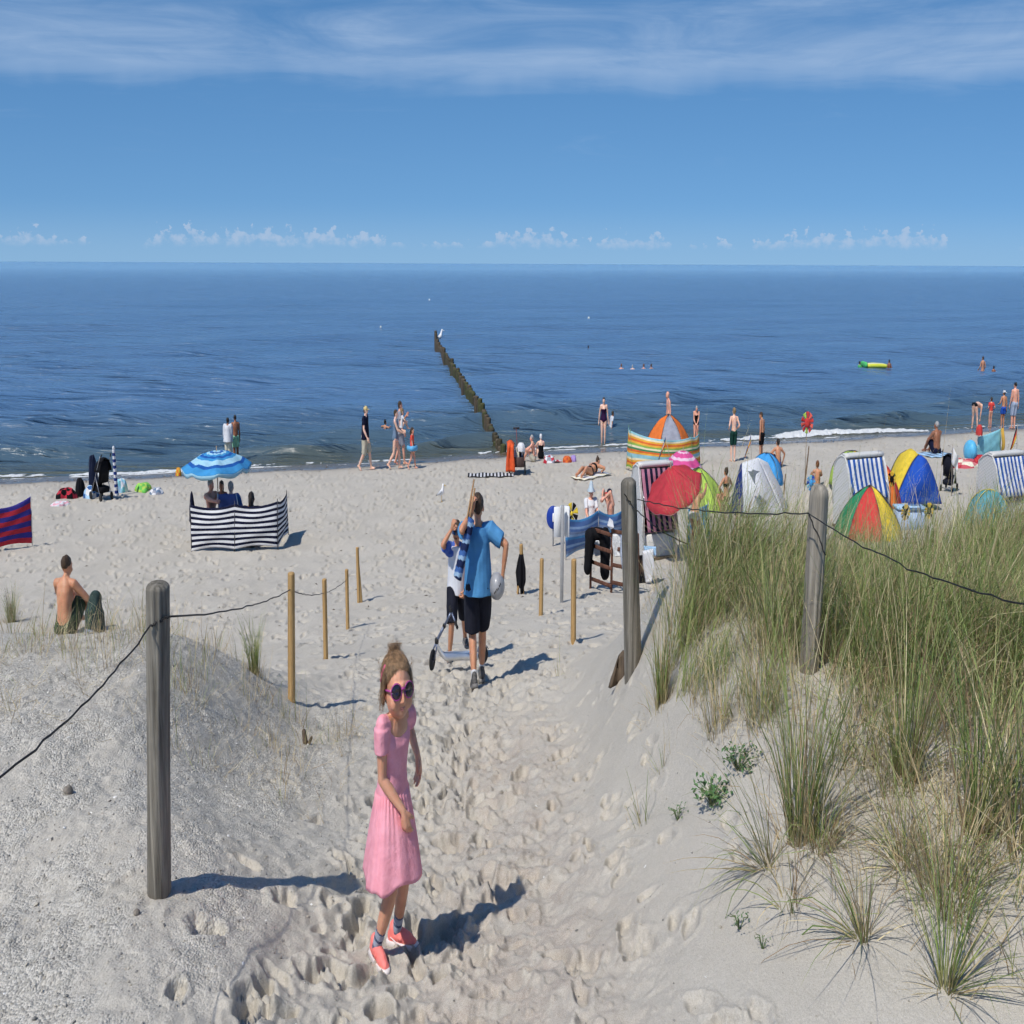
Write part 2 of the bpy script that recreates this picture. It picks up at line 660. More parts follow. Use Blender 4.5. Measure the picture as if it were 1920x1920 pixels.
for k in range(760):
    y = 1.2 + 13.6 * rng.random() ** 0.9
    sz = rng.choice([0.5, 0.7, 0.85, 1.0, 1.2, 1.45])
    x = -0.4 + 0.08 * math.sin(y * 0.5) + rng.normal(0, 0.62 + 0.05 * max(y - 8, 0))
    if (x > 0.55 + 0.06 * y and rng.random() > 0.12) or (-0.15 < x < 0.6 and y < 8 and rng.random() < 0.35):
        continue
    q = rng.random()
    near.pit(x, y, rng.uniform(0.045, 0.08) * sz, rng.uniform(0.07, 0.15) * sz, rng.normal(0, 0.9), rng.uniform(0.008, 0.045) * (1.75 if x < -0.4 else 1.15), rng.uniform(0.003, 0.014), warp, 0.62)
for x, y in ((-1.45, 3.9), (-1.2, 4.3), (-1.25, 5.0), (-1.05, 4.9), (-1.0, 5.6), (-0.75, 4.05), (-1.1, 3.6), (-0.95, 3.35), (-0.85, 6.0), (-1.3, 5.6), (-0.2, 3.2), (0.1, 3.5), (-1.6, 3.3)):
    near.pit(x, y, 0.075, 0.10, rng.normal(0, 0.6), 0.07, 0.02, warp, 0.62)
crumb = near.fbm((0.05, 0.024), (0.014, 0.008))
near.a += 1.5 * np.maximum(crumb - 0.004, 0) * pathw * (near.fbm((0.5,), (1,)) > -0.1)
near.a += near.fbm((0.9, 0.3), (0.022, 0.011)) * (1 - pathw)
near.a += (near.fbm((0.5, 0.14, 0.06), (0.016, 0.010, 0.007)) + 0.012 * np.maximum(near.fbm((0.09, 0.04), (0.8, 0.6)) - 0.35, 0)) * (1 - pathw) * (gx < -1.0)
near.a += near.fbm((0.10,), (0.0022,)) * (1 - pathw) * (gx > 0.2)
for k in range(60):       # stray prints on the right-hand bank
    near.pit(rng.uniform(0.5, 1.5), rng.uniform(3, 9), 0.05, 0.09, rng.normal(0, 0.8), rng.uniform(0.01, 0.03), 0.008, warp)


def detail(X, Y):
    w = 1 - sst(Y, 11.5, 14.5)
    w = w * sst(X, -6, -5.2) * (1 - sst(X, 6.0, 6.9))
    return near.get(X, Y) * w + far.get(X, Y) * sst(Y, 8.5, 13.0)


def ground(x, y):
    X, Y = np.array([float(x)]), np.array([float(y)])
    return float((land(X, Y) + detail(X, Y))[0])


def pick(px, py):
    """where the line of sight through a photo pixel meets the sand"""
    r = ray(px, py)
    d = np.concatenate([np.arange(1.0, 14, 0.02), np.arange(14, 70, 0.05)])
    X, Y, Z = r.x / r.y * d, d, CAMZ + r.z / r.y * d
    G = np.maximum(land(X, Y), 0.0)
    i = np.argmax(Z <= G)
    if Z[i] > G[i]:
        i = len(d) - 1
    return Vector((X[i], Y[i], ground(X[i], Y[i]) if G[i] > 0.01 else 0.0))


def on(x, y):
    return Vector((x, y, ground(x, y)))


def grid_mesh(name, X, Y, Z, mat, attrs=None):
    m, n = X.shape
    V = np.stack([X * W, Y, Z], -1).reshape(-1, 3)
    i = np.arange(m - 1)[:, None] * n + np.arange(n - 1)[None, :]
    Fq = np.stack([i, i + 1, i + n + 1, i + n], -1).reshape(-1, 4)
    me = raw_mesh(name, V, Fq, mat)
    for k, a in (attrs or {}).items():
        at = me.attributes.new(k, 'FLOAT', 'POINT')
        at.data.foreach_set('value', np.asarray(a, np.float32).ravel())
    o = bpy.data.objects.new(name, me)
    COL.objects.link(o)
    return o


def sand_material():
    m, t, b, out = new_mat('dune_sand')
    tc = t.n('ShaderNodeTexCoord').outputs['Object']
    pos = t.mapping(tc, scale=(1 / W, 1, 1))
    att = lambda k: t.n('ShaderNodeAttribute', attribute_name=k).outputs['Fac']
    gravel, path, wet = att('gravel'), att('path'), att('wet')
    drift = t.noise(t.mapping(pos, scale=(1, 0.6, 1), rot=(0, 0, 0.5)), 2.4, 4, 0.6)
    gravel = t.math('MULTIPLY', gravel, t.smooth(drift, 0.36, 0.56, 0.25, 1.0))
    n_big = t.noise(pos, 0.9, 4, 0.6)
    n_mid = t.noise(pos, 7.0, 5, 0.65)
    n_fine = t.noise(pos, 170.0, 2, 0.6)
    n_grain = t.noise(pos, 420.0, 2, 0.7)
    col = t.mix(t.smooth(n_big, 0.3, 0.7), (0.445, 0.403, 0.335), (0.51, 0.465, 0.392))
    col = t.mix(t.math('MULTIPLY', path, t.smooth(n_mid, 0.30, 0.62)), col, (0.40, 0.332, 0.270))
    col = t.mix(t.math('MULTIPLY', gravel, 0.9), col, (0.475, 0.443, 0.385))
    grain = t.smooth(t.math('ADD', t.math('MULTIPLY', n_fine, 0.55), t.math('MULTIPLY', n_grain, 0.45)), 0.36, 0.64, 0.0, 1.0)
    col = t.mix(0.30, col, t.mix(grain, (0.22, 0.20, 0.17), (0.66, 0.63, 0.57)))
    # coarse grit: every pebble with its own grey
    vo = t.n('ShaderNodeTexVoronoi', feature='F1')
    t.l(t.mapping(tc, scale=(1 / W, 1, 1)), vo.inputs['Vector'])
    vo.inputs['Scale'].default_value = 72.0
    peb = t.n('ShaderNodeRGBToBW'); t.l(vo.outputs['Color'], peb.inputs[0])
    gcol = t.mix(t.smooth(peb.outputs[0], 0.2, 0.8), (0.31, 0.288, 0.248), (0.66, 0.62, 0.545))
    col = t.mix(t.math('MULTIPLY', gravel, 0.62), col, gcol)
    col = t.mix(wet, col, (0.15, 0.125, 0.10))
    t.l(col, b.inputs['Base Color'])
    t.l(t.smooth(wet, 0.25, 1.0, 0.93, 0.22), b.inputs['Roughness'])
    b.inputs['Specular IOR Level'].default_value = 0.25
    dome = t.math('SUBTRACT', 1.0, vo.outputs['Distance'])
    h = t.math('MULTIPLY', dome, t.math('MULTIPLY', gravel, 1.0))
    dry = t.math('SUBTRACT', 1.0, t.math('MULTIPLY', wet, 0.92))
    bm = t.bump(t.math('MULTIPLY', t.noise(pos, 60, 4, 0.65), dry), 0.5, 0.010)
    bm = t.bump(t.math('MULTIPLY', n_grain, dry), 0.35, 0.003, bm)
    bm = t.bump(h, 1.0, 0.0065, bm)
    t.l(bm, b.inputs['Normal'])
    return m


def build_ground():
    ys = [-1.0, -0.4, 0.1, 0.5, 0.8]
    d = 1.0
    while d < 62:
        ys.append(d)
        h = max(CAMZ - float(np.interp((42.2 - d) / 1.028, _ss, _zz)), 1.2)
        d += (1.25 if d < 44 else 3.0) / 1375.0 * (d * d + h * h) / h * (1.6 if d < 2.2 else 1.0)
    Y1 = np.array(ys)
    tf = np.arange(-80, 2002, 2.3)
    t1 = (tf - 960) / F / W
    outer = t1[-1] + np.cumsum(np.linspace(0.004, 0.12, 36))
    t1 = np.concatenate([-outer[::-1] + (t1[0] + t1[-1]), t1, outer])
    Yg = np.repeat(Y1[:, None], len(t1), 1)
    Xg = t1[None, :] * (Yg + 1.35) * 0.985
    Z = land(Xg, Yg) + detail(Xg, Yg)
    s = shore_s(Xg, Yg)
    Z = np.where(s < 0.6, np.interp(s, _ss, _zz), Z)
    gravel = sst(-Xg, 1.25, 2.0) * (1 - sst(Yg, 8.5, 11.5))
    gravel = np.maximum(gravel, 0.18 * (1 - sst(Yg, 9, 14)))
    pth = (1 - sst(np.abs(Xg - 0.0), 0.25, 1.0)) * (1 - sst(Yg, 7.5, 11))
    wob = 0.25 * np.sin(Xg * 0.9) + 0.2 * np.sin(Xg * 2.3 + 1)
    wet = 1 - sst(s + wob * 0.5, 1.5, 2.4)
    wet = np.maximum(wet, 0.25 * (1 - sst(s + wob, 1.2, 4.0)))
    o = grid_mesh('beach_sand', Xg, Yg, Z, sand_material(), {'gravel': gravel, 'path': pth, 'wet': wet})
    tag(o, 'pale trampled dune and beach sand sloping down to the sea', 'sand', kind='structure')


build_ground()


# ------------------------------------------------------------------ the sea
def sea_height(X, Y, res):
    q = -shore_s(X, Y)                      # metres out to sea
    p = X * 0.972 + Y * 0.233
    z = np.zeros_like(X)
    r = np.random.default_rng(3)
    # wind waves
    for i in range(30):
        lam = 0.9 * 1.13 ** i
        a = r.normal(0, 0.24)
        k = 2 * math.pi / lam
        ph = k * (q * math.cos(a) + p * math.sin(a)) + r.uniform(0, 6.28)
        amp = 0.0085 * lam ** 0.62
        fade = np.clip((lam / np.maximum(res, 1e-3) - 2.5) / 3.0, 0, 1)
        z += amp * fade * (np.sin(ph) + 0.25 * np.sin(2 * ph + 0.5))
    z *= sst(q, -0.3, 7.0) * 0.8 + 0.1
    # swell steepening towards the beach: broken ridges, steeper on the shore side
    r = np.random.default_rng(11)
    for q0, amp, wd, ln in ((3.4, 0.26, 0.7, 14), (5.6, 0.18, 0.8, 10), (8.8, 0.40, 1.05, 20), (13.0, 0.26, 1.2, 15), (17.5, 0.30, 1.35, 18),
                            (23.5, 0.17, 1.6, 16), (29, 0.15, 1.7, 15), (36, 0.14, 1.8, 18), (45, 0.12, 1.9, 17), (56, 0.10, 2.1, 20), (68, 0.1, 2.3, 22)):
        a, b, c, e = r.uniform(0, 6.28, 4)
        env = 0.5 + 0.5 * np.sin(p * 2 * math.pi / (ln * 2.3) + a) + 0.35 * np.sin(p * 2 * math.pi / (ln * 0.93) + b)
        env = np.clip(env, 0, 1.25)
        cq = q0 + 0.55 * np.sin(p * 2 * math.pi / (ln * 1.6) + c) + 0.3 * np.sin(p * 2 * math.pi / 6.3 + e)
        u = (q - cq) / wd
        u = np.where(u < 0, u * 1.75, u * 0.8)
        z += amp * env * np.exp(-u * u) * sst(q, 0.4, 2.5)
    return z


def water_material():
    m, t, b, out = new_mat('sea_water')
    tc = t.n('ShaderNodeTexCoord').outputs['Object']
    pos = t.mapping(tc, scale=(1 / W, 1, 1), rot=(0, 0, 0))
    q = t.n('ShaderNodeAttribute', attribute_name='offshore').outputs['Fac']
    big = t.noise(t.mapping(pos, scale=(0.22, 1, 1)), 0.055, 3, 0.6)
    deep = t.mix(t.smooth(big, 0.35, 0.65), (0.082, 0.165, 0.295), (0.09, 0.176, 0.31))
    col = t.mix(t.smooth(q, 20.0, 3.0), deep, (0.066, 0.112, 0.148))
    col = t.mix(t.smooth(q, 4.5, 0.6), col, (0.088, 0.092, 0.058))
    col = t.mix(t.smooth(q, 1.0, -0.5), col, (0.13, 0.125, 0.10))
    col = t.mix(t.smooth(q, 40.0, 1500.0), col, (0.21, 0.37, 0.53))  # far water paler: sky reflection and horizon haze put into the base colour
    t.l(col, b.inputs['Base Color'])
    t.l(t.smooth(q, 4.0, 900.0, 0.20, 0.16), b.inputs['Roughness'])
    b.inputs['IOR'].default_value = 1.33
    t.l(t.smooth(q, 60.0, 1200.0, 0.45, 0.42), b.inputs['Specular IOR Level'])
    st = t.mapping(pos, scale=(0.24, 1, 1), rot=(0, 0, -0.12))
    h0 = t.noise(t.mapping(pos, scale=(0.30, 1, 1), rot=(0, 0, -0.2)), 5.5, 4, 0.65, 0.3)
    h1 = t.noise(st, 1.5, 5, 0.66, 0.4)
    far_ = t.smooth(q, 40.0, 1500.0, 1.0, 0.12)
    bm = t.bump(t.math('MULTIPLY', h0, far_), 0.8, 0.05)
    bm = t.bump(t.math('MULTIPLY', h1, far_), 0.8, 0.14, bm)
    # short-crested wavelets: separate lens-shaped faces turned to the beach
    for sc_, a_, b_, dist in ((0.34, 0.48, 0.80, 0.72), (0.95, 0.48, 0.80, 0.31), (2.6, 0.5, 0.78, 0.11)):
        w_ = t.noise(t.mapping(pos, scale=(0.16, 1, 1), rot=(0, 0, -0.06), loc=(sc_ * 7, 3, 0)), sc_, 2, 0.5, 0.15)
        bm = t.bump(t.math('MULTIPLY', t.smooth(w_, a_, b_), far_), 1.0, dist, bm)
    t.l(bm, b.inputs['Normal'])
    return m


def build_sea():
    qs = [-1.2]
    q = -1.2
    while q < 60000:
        d = 42.2 + max(q, 0)
        q += max(0.055, 0.95 / 1375.0 * d * d / CAMZ) if d < 900 else d * 0.25
        qs.append(q)
    qs = np.array(qs)
    tf = np.arange(-120, 2041, 5.0)
    t1 = (tf - 960) / F / W
    outer = t1[-1] + np.cumsum(np.linspace(0.01, 0.12, 20))
    outer = outer[outer < 2.6]
    t1 = np.concatenate([-outer[::-1], t1, outer])
    Q = np.repeat(qs[:, None], len(t1), 1)
    Tn = np.repeat(t1[None, :], len(qs), 0)
    Y = (42.2 + Q) / (1 - 0.24 * Tn)
    X = Tn * Y
    res = np.gradient(Y, axis=0)
    near_ = Y < 1500
    Z = np.where(near_, sea_height(X, Y, np.maximum(res, np.abs(np.gradient(X, axis=1)) * 0.5)), 0.0)
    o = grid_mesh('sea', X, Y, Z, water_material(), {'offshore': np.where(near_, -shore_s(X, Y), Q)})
    tag(o, 'deep blue rippled sea reaching to the horizon', 'sea', kind='structure')


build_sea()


def sea_z(x, y):
    X, Y = np.array([float(x)]), np.array([float(y)])
    return float(sea_height(X, Y, np.array([0.06]))[0])


def on_sea(px, py):
    p = at_z(px, py, 0.0)
    return Vector((p.x, p.y, sea_z(p.x, p.y)))


def build_foam():
    mat = M('sea_foam_white', (0.78, 0.80, 0.80), rough=0.7, var=0.06, bump=0.6, bscale=9, trans=0.2)
    r = np.random.default_rng(5)
    V, Fc, n0 = [], [], 0
    X = np.arange(-34, 48, 0.055)
    nq = 46
    def strip(qc, half, keep, hgt, seed):
        nonlocal n0
        rr = Raster(-35, 49, 0, 4.2, 0.07)
        f = rr.fbm((1.3, 0.45, 0.16), (0.5, 0.4, 0.35))
        rr.a = f
        qq = np.linspace(-1, 1, nq)
        Xg = np.repeat(X[:, None], nq, 1)
        Qg = qc(Xg) + half(Xg) * qq[None, :]
        Y = 42.2 + 0.24 * Xg + 1.028 * (Qg + 0.25 * np.sin(Xg * 0.21 + 0.6) + 0.12 * np.sin(Xg * 0.53 + 2.0))
        val = rr.get(Xg, np.clip(Qg + 1.2, 0, 4)) + keep(Xg) - 0.9 * np.abs(qq)[None, :] ** 2
        h = hgt(Xg) * np.clip(val, 0, 0.7) * (0.6 + 0.8 * r.random(Xg.shape))
        z0 = np.maximum(sea_height(Xg, Y, np.full_like(Xg, 0.06)), np.interp(shore_s(Xg, Y), _ss, _zz)) + 0.012
        P = np.stack([Xg * W, Y, z0 + h], -1).reshape(-1, 3)
        ok = val > 0
        m, n = Xg.shape
        i = np.arange(m - 1)[:, None] * n + np.arange(n - 1)[None, :]
        good = ok[:-1, :-1] & ok[1:, :-1] & ok[:-1, 1:] & ok[1:, 1:]
        Fq = np.stack([i, i + n, i + n + 1, i + 1], -1)[good]
        V.append(P); Fc.append(Fq + n0); n0 += len(P)
    brk = lambda x: np.exp(-((x - 18.6) / 5.0) ** 2)
    strip(lambda x: 0.55 + 0.2 * np.sin(x * 0.4) + 0.6 * brk(x), lambda x: 0.40 + 0.40 * brk(x), lambda x: 0.05 + 0.3 * np.sin(x * 0.31 + 1.2) + 0.55 * brk(x), lambda x: 0.04 + 0.08 * brk(x), 1)
    strip(lambda x: -0.15 + 0.2 * np.sin(x * 0.4 + 0.6), lambda x: 0.16 + 0 * x, lambda x: 0.02 + 0.4 * np.sin(x * 0.23 - 0.8), lambda x: 0.03 + 0 * x, 2)
    V = np.concatenate(V); Fq = np.concatenate(Fc)
    used = np.unique(Fq)
    re = np.full(len(V), -1); re[used] = np.arange(len(used))
    me = raw_mesh('sea_foam', V[used], re[Fq], mat)
    o = bpy.data.objects.new('sea_foam', me)
    COL.objects.link(o)
    tag(o, 'white foam of small waves breaking along the waterline', 'foam', kind='stuff')


build_foam()


def build_pebbles():
    """shell fragments and grit lying on the left dune"""
    mats = [M('shell_white', (0.74, 0.72, 0.68), rough=0.5, var=0.1), M('grit_grey', (0.24, 0.23, 0.21), rough=0.8, var=0.3), M('grit_tan', (0.42, 0.38, 0.31), rough=0.8, var=0.25)]
    r = np.random.default_rng(21)
    oct_v = np.array([[1, 0, 0], [-1, 0, 0], [0, 1, 0], [0, -1, 0], [0, 0, 1], [0, 0, -1.0]])
    oct_f = np.array([[0, 2, 4], [2, 1, 4], [1, 3, 4], [3, 0, 4], [2, 0, 5], [1, 2, 5], [3, 1, 5], [0, 3, 5]])
    N = 5200
    X = np.concatenate([r.uniform(-5.0, -1.0, int(N * .82)), r.uniform(-1.0, 4.5, N - int(N * .82))])
    Y = r.uniform(2.0, 9.0, N) ** 1.0
    Z = land(X, Y) + detail(X, Y)
    Vs, Fs, Is = [], [], []
    for i in range(N):
        k = 0 if r.random() < 0.10 else (1 if r.random() < 0.45 else 2)
        sz = abs(r.normal(0, 0.0032)) + 0.0035 + (0.004 if k == 0 and r.random() < 0.2 else 0)
        v = oct_v * (sz * r.uniform(0.6, 1.3, 3)) * (1, 1, 0.6 if k else 0.3)
        v = v @ rotm(r.normal(0, .4), r.normal(0, .4), r.uniform(0, 6.28)).T
        Vs.append((v + (X[i], Y[i], Z[i] + sz * 0.2)) * (W, 1, 1))
        Fs.append(oct_f + 6 * i); Is.append(np.full(8, k))
    me = raw_mesh('beach_pebbles', np.concatenate(Vs), np.concatenate(Fs), mats, np.concatenate(Is), smooth=False)
    o = bpy.data.objects.new('beach_pebbles', me)
    COL.objects.link(o)
    tag(o, 'tiny shell fragments and grit scattered over the left dune', 'pebbles', kind='stuff')


build_pebbles()


def build_wrack():
    """dry weed and wood scraps washed up along the beach"""
    r = np.random.default_rng(77)
    N = 1500
    X = r.uniform(-24, 30, N)
    s = np.where(r.random(N) < 0.35, r.normal(1.9, 0.35, N), r.uniform(1.2, 24, N))
    Y = 42.2 + 0.24 * X - 1.028 * s
    ok = Y > 11
    X, Y = X[ok], Y[ok]
    Z = land(X, Y) + detail(X, Y)
    Vs, Fs = [], []
    for i in range(len(X)):
        L_, w_ = r.uniform(0.015, 0.055), r.uniform(0.006, 0.018)
        v = np.array([[-1, -1, 0], [1, -0.7, 0], [1, 1, 0], [-1, 0.6, 0], [0, 0, 0.9]]) * (L_, w_, w_)
        v = v @ rotz(r.uniform(0, 6.28)).T
        Vs.append((v + (X[i], Y[i], Z[i] + 0.004)) * (W, 1, 1))
        Fs.append(np.array([[0, 1, 4], [1, 2, 4], [2, 3, 4], [3, 0, 4]]) + 5 * i)
    me = raw_mesh('beach_wrack', np.concatenate(Vs), np.concatenate(Fs), M('dry_weed', (0.09, 0.07, 0.05), rough=0.9, var=0.4, scale=3), smooth=False)
    o = bpy.data.objects.new('beach_wrack', me)
    COL.objects.link(o)
    tag(o, 'dark scraps of dry weed and wood strewn over the beach', 'wrack', kind='stuff')


build_wrack()
# ------------------------------------------------------------------ fence posts, stakes and wire
def wood_mat(name, dark, mid, light, grain=26.0, rough=0.85, bump=0.6):
    if name in MATS:
        return MATS[name]
    m, t, b, out = new_mat(name)
    tc = t.n('ShaderNodeTexCoord').outputs['Object']
    v = t.mapping(tc, scale=(1 / W, 1, 0.05))
    n = t.noise(v, grain, 5, 0.65, 0.35)
    f = t.noise(t.mapping(tc, scale=(1 / W, 1, 0.03)), grain * 3.2, 3, 0.6)
    stain = t.noise(tc, 3.2, 4, 0.6)
    col = t.mix(t.smooth(n, 0.32, 0.68), dark, light)
    col = t.mix(t.smooth(f, 0.40, 0.62, 0.0, 0.55), col, mid)
    col = t.mix(t.smooth(stain, 0.42, 0.72, 0.0, 0.55), col, tuple(c * 0.62 for c in mid))
    t.l(col, b.inputs['Base Color'])
    b.inputs['Roughness'].default_value = rough
    b.inputs['Specular IOR Level'].default_value = 0.15
    bm = t.bump(n, bump, 0.010)
    t.l(t.bump(f, bump, 0.004, bm), b.inputs['Normal'])
    MATS[name] = m
    return m


OLD = wood_mat('weathered_wood', (0.085, 0.076, 0.06), (0.19, 0.170, 0.138), (0.34, 0.308, 0.252))
OLD2 = wood_mat('bleached_wood', (0.16, 0.14, 0.11), (0.30, 0.265, 0.212), (0.45, 0.40, 0.325))
PINE = wood_mat('fresh_pine', (0.36, 0.205, 0.072), (0.46, 0.29, 0.118), (0.56, 0.375, 0.175), grain=20, rough=0.7, bump=0.3)
BARK = wood_mat('dark_bark', (0.075, 0.055, 0.04), (0.14, 0.105, 0.075), (0.20, 0.15, 0.105), grain=40)
WIRE = M('rusty_wire', (0.035, 0.033, 0.033), rough=0.6, var=0.3, metal=0.5)


def post_shape(foot, top, r0, r1, seed, n=40, dome=0.035, cracks=3, bury=0.25):
    """round timber with splits and a rounded, worn head"""
    r = np.random.default_rng(seed)
    foot, top = np.array(foot, float), np.array(top, float)
    d = (top - foot); L = np.linalg.norm(d); d /= L
    foot = foot - d * bury; L += bury
    zs = list(np.linspace(0, L - dome, 22)) + [L - dome * 0.72, L - dome * 0.38, L - dome * 0.12, L]
    u = np.array([1.0, 0, 0]) - d * d[0]; u /= np.linalg.norm(u); v = np.cross(d, u)
    ang = np.linspace(0, 2 * math.pi, n, endpoint=False)
    ph = r.uniform(0, 6.28, 6)
    cr = r.uniform(0, 6.28, cracks)
    rings = []
    for z in zs:
        t = z / L
        rad = r0 + (r1 - r0) * t
        k = max(0.0, (z - (L - dome)) / dome)
        rad *= math.sqrt(max(1 - (k * 0.86) ** 2.4, 0.02))
        rr = rad * (1 + 0.022 * np.sin(2 * ang + ph[0] + t) + 0.014 * np.sin(5 * ang + ph[1] + 2 * t) + 0.007 * np.sin(11 * ang + ph[2]))
        rr = rr + rad * 0.01 * math.sin(9 * t + ph[3])
        for c in cr:
            dc = np.angle(np.exp(1j * (ang - c - 0.25 * math.sin(3 * t + c))))
            rr = rr - rad * 0.16 * np.exp(-(dc / 0.075) ** 2) * (0.35 + 0.65 * sst(np.array(t), 0.15, 0.9))
        rings.append(foot + d * z + (np.cos(ang) * rr)[:, None] * u + (np.sin(ang) * rr)[:, None] * v)
    return loft(rings)


def at_height(foot, px, py):
    """point above a foot (same distance ahead) on the line of sight of a pixel"""
    return at_y(px, py, foot.y)


P1 = pick(299, 1678); T1 = at_y(296, 1092, P1.y)
part('weathered_post', post_shape(P1, T1, 0.070, 0.067, 1, cracks=5, dome=0.02), OLD, base=P1)
tag(bpy.data.objects['weathered_post'], 'thick grey weathered timber post with rounded top on the left dune', 'post', 'weathered fence posts')
P2 = pick(1187, 1250); T2 = at_y(1178, 897, P2.y)
tag(part('weathered_post', post_shape(P2, T2, 0.092, 0.076, 2, cracks=2), OLD, base=P2), 'tall grey weathered post in front of the clothes rack, beside the path', 'post', 'weathered fence posts')
P3 = pick(1516, 1262); T3 = at_y(1537, 909, P3.y)
tag(part('weathered_post', post_shape(P3, T3, 0.070, 0.066, 4, cracks=4, dome=0.05), OLD2, base=P3), 'pale split weathered post standing in the marram grass', 'post', 'weathered fence posts')
# broken slab of bark leaning at the foot of the second post
bk = pick(1172, 1258)
g = [[(bk + Vector((-0.16 + 0.16 * i + 0.05 * j, -0.05 + 0.03 * i + 0.05 * math.sin(i * 3 + j), -0.08 + (0.10 + 0.11 * i) * j * (1 + 0.25 * math.sin(i * 5)))))[:] for i in np.linspace(0, 1.5, 9)] for j in np.linspace(0, 1.25, 7)]
tag(part('bark_slab', sheet(np.array(g), 0.03), BARK, base=bk), 'dark broken bark slab leaning against the foot of the tall grey post', 'bark')

STAKES = [((547, 1316), (546, 1073), 0.046, 'nearest and tallest-looking pine stake left of the path, amber at its foot'),
          ((611, 1239), (608, 1085), 0.042, 'second pine stake left of the path, between the amber one and the thin one'),
          ((652, 1179), (650, 1067), 0.040, 'third pine stake left of the path, thin and straight'),
          ((1075, 1205), (1076, 1048), 0.050, 'nearer stout pine stake right of the path, in front of the grey sign pole'),
          ((1014, 1157), (1016, 1047), 0.046, 'thinner pine stake right of the path, between the black cloth and the sign pole')]
SP = []
for i, (f, h, r, lab) in enumerate(STAKES):
    a = pick(*f); b = at_y(h[0], h[1], a.y)
    SP.append((a, b))
    tag(part('pine_stake', post_shape(a, b, r, r * 0.93, 20 + i, n=24, dome=0.012, cracks=1), PINE, base=a), lab, 'stake', 'pine stakes marking the path')
# farthest stakes: a wide split one on the left, one wearing a black cloth on the right
a = pick(673, 1130); b = at_y(670, 1026, a.y)
tag(part('split_stake', join(post_shape(a, b, 0.045, 0.04, 31, n=20, dome=0.01), post_shape(a + Vector((0.05, 0.02, 0)), b * 0.42 + a * 0.58 + Vector((0.01, 0, 0.0)) + Vector((0, 0, 0.30)), 0.05, 0.015, 32, n=16, dome=0.01)), PINE, base=a),
    'farthest stake left of the path, split and splayed at its foot', 'stake')
a = pick(980, 1112); b = at_y(977, 1020, a.y)
CS = (a, b)
st = thing('cloth_stake', 'short pine stake with a forked foot holding up a black cloth', 'stake', a)
part('stake', post_shape(a, b, 0.05, 0.045, 33, n=20, dome=0.012), PINE, st)
part('prop', post_shape(a + Vector((-0.13, 0.05, 0.06)), a * 0.4 + b * 0.6 + Vector((-0.03, 0.05, 0)), 0.03, 0.028, 34, n=14, dome=0.01, bury=0.1), PINE, st)
BLACKC = cloth('black_cloth', (26, 26, 32))
ax, zt = b.x, b.z
G = []
for j in np.linspace(0, 1, 9):
    row = []
    for i in np.linspace(-1, 1, 9):
        wdt = 0.04 + 0.085 * min(1, j * 1.9) * (1 - 0.35 * max(0, j - 0.6))
        row.append((ax + i * wdt + 0.015 * math.sin(9 * i + 4 * j), b.y - 0.075 + 0.05 * abs(i) + 0.02 * math.sin(7 * i), zt - 0.14 - 0.56 * j * (1 - 0.22 * abs(i) + 0.1 * math.sin(4 * i))))
    G.append(row)
tag(part('black_cloth', sheet(np.array(G), 0.012), BLACKC), 'black cloth hung over the short forked stake right of the path', 'cloth')


def wire_path(pts, sag, kink=0.006, n=26, seed=0):
    r = np.random.default_rng(seed)
    out = []
    for (p, q), s in zip(zip(pts[:-1], pts[1:]), sag):
        for t in np.linspace(0, 1, n, endpoint=False):
            v = p.lerp(q, t)
            v.z -= s * 4 * t * (1 - t)
            k = kink * math.sin(math.pi * t) ** 0.3
            out.append(np.array(v) + r.normal(0, k, 3))
    out.append(np.array(pts[-1]))
    return np.array(out)


# left wire: from out of frame, round the first post, along the pine stakes
w0 = at_y(-70, 1500, 2.9)
w1 = at_y(278, 1178, P1.y - 0.085)
w1b = at_y(318, 1156, P1.y - 0.03)
def stake_at(i, py):
    a, b = SP[i]
    p = at_y(0, py, a.y)
    t = (p.z - a.z) / (b.z - a.z)
    v = a.lerp(b, t)
    return Vector((v.x, v.y - 0.05, v.z))
pts = [w0, w1, w1b, stake_at(0, 1100), stake_at(1, 1107), stake_at(2, 1083)]
tag(part('fence_wire', tube(wire_path(pts, [0.05, -0.005, 0.04, 0.03, 0.02], 0.0035, 24, 3), 0.004, 6), WIRE), 'thin dark wire strung from the left post along the pine stakes', 'wire')
# right wire: the tall post to the post in the grass and on out of frame
r0 = at_y(1195, 936, P2.y - 0.08)
r1 = at_y(1515, 962, P3.y - 0.13)
r2 = at_y(1990, 1150, 3.6)
tag(part('fence_wire', tube(wire_path([r0, r1, r2], [0.03, 0.05], 0.003, 30, 4), 0.003, 6), WIRE), 'dark twisted wire sagging over the marram grass between the right posts', 'wire')
# loose ends of wire stapled down the posts
e = [r1, at_y(1535, 1005, P3.y - 0.135), at_y(1548, 1040, P3.y - 0.12)]
tag(part('wire_end', tube(wire_path(e, [0.0, 0.0], 0.003, 8, 5), 0.004, 6), WIRE), 'short loose wire end hanging down the split post', 'wire')
e = [at_y(1170, 926, P2.y - 0.09), at_y(1188, 952, P2.y - 0.09), at_y(1225, 985, P2.y - 0.15), at_y(1290, 1020, P2.y - 0.1)]
tag(part('wire_end', tube(wire_path(e, [0, 0, 0.01], 0.003, 8, 6), 0.004, 6), WIRE), 'thin wire trailing from the tall grey post towards the red umbrella', 'wire')

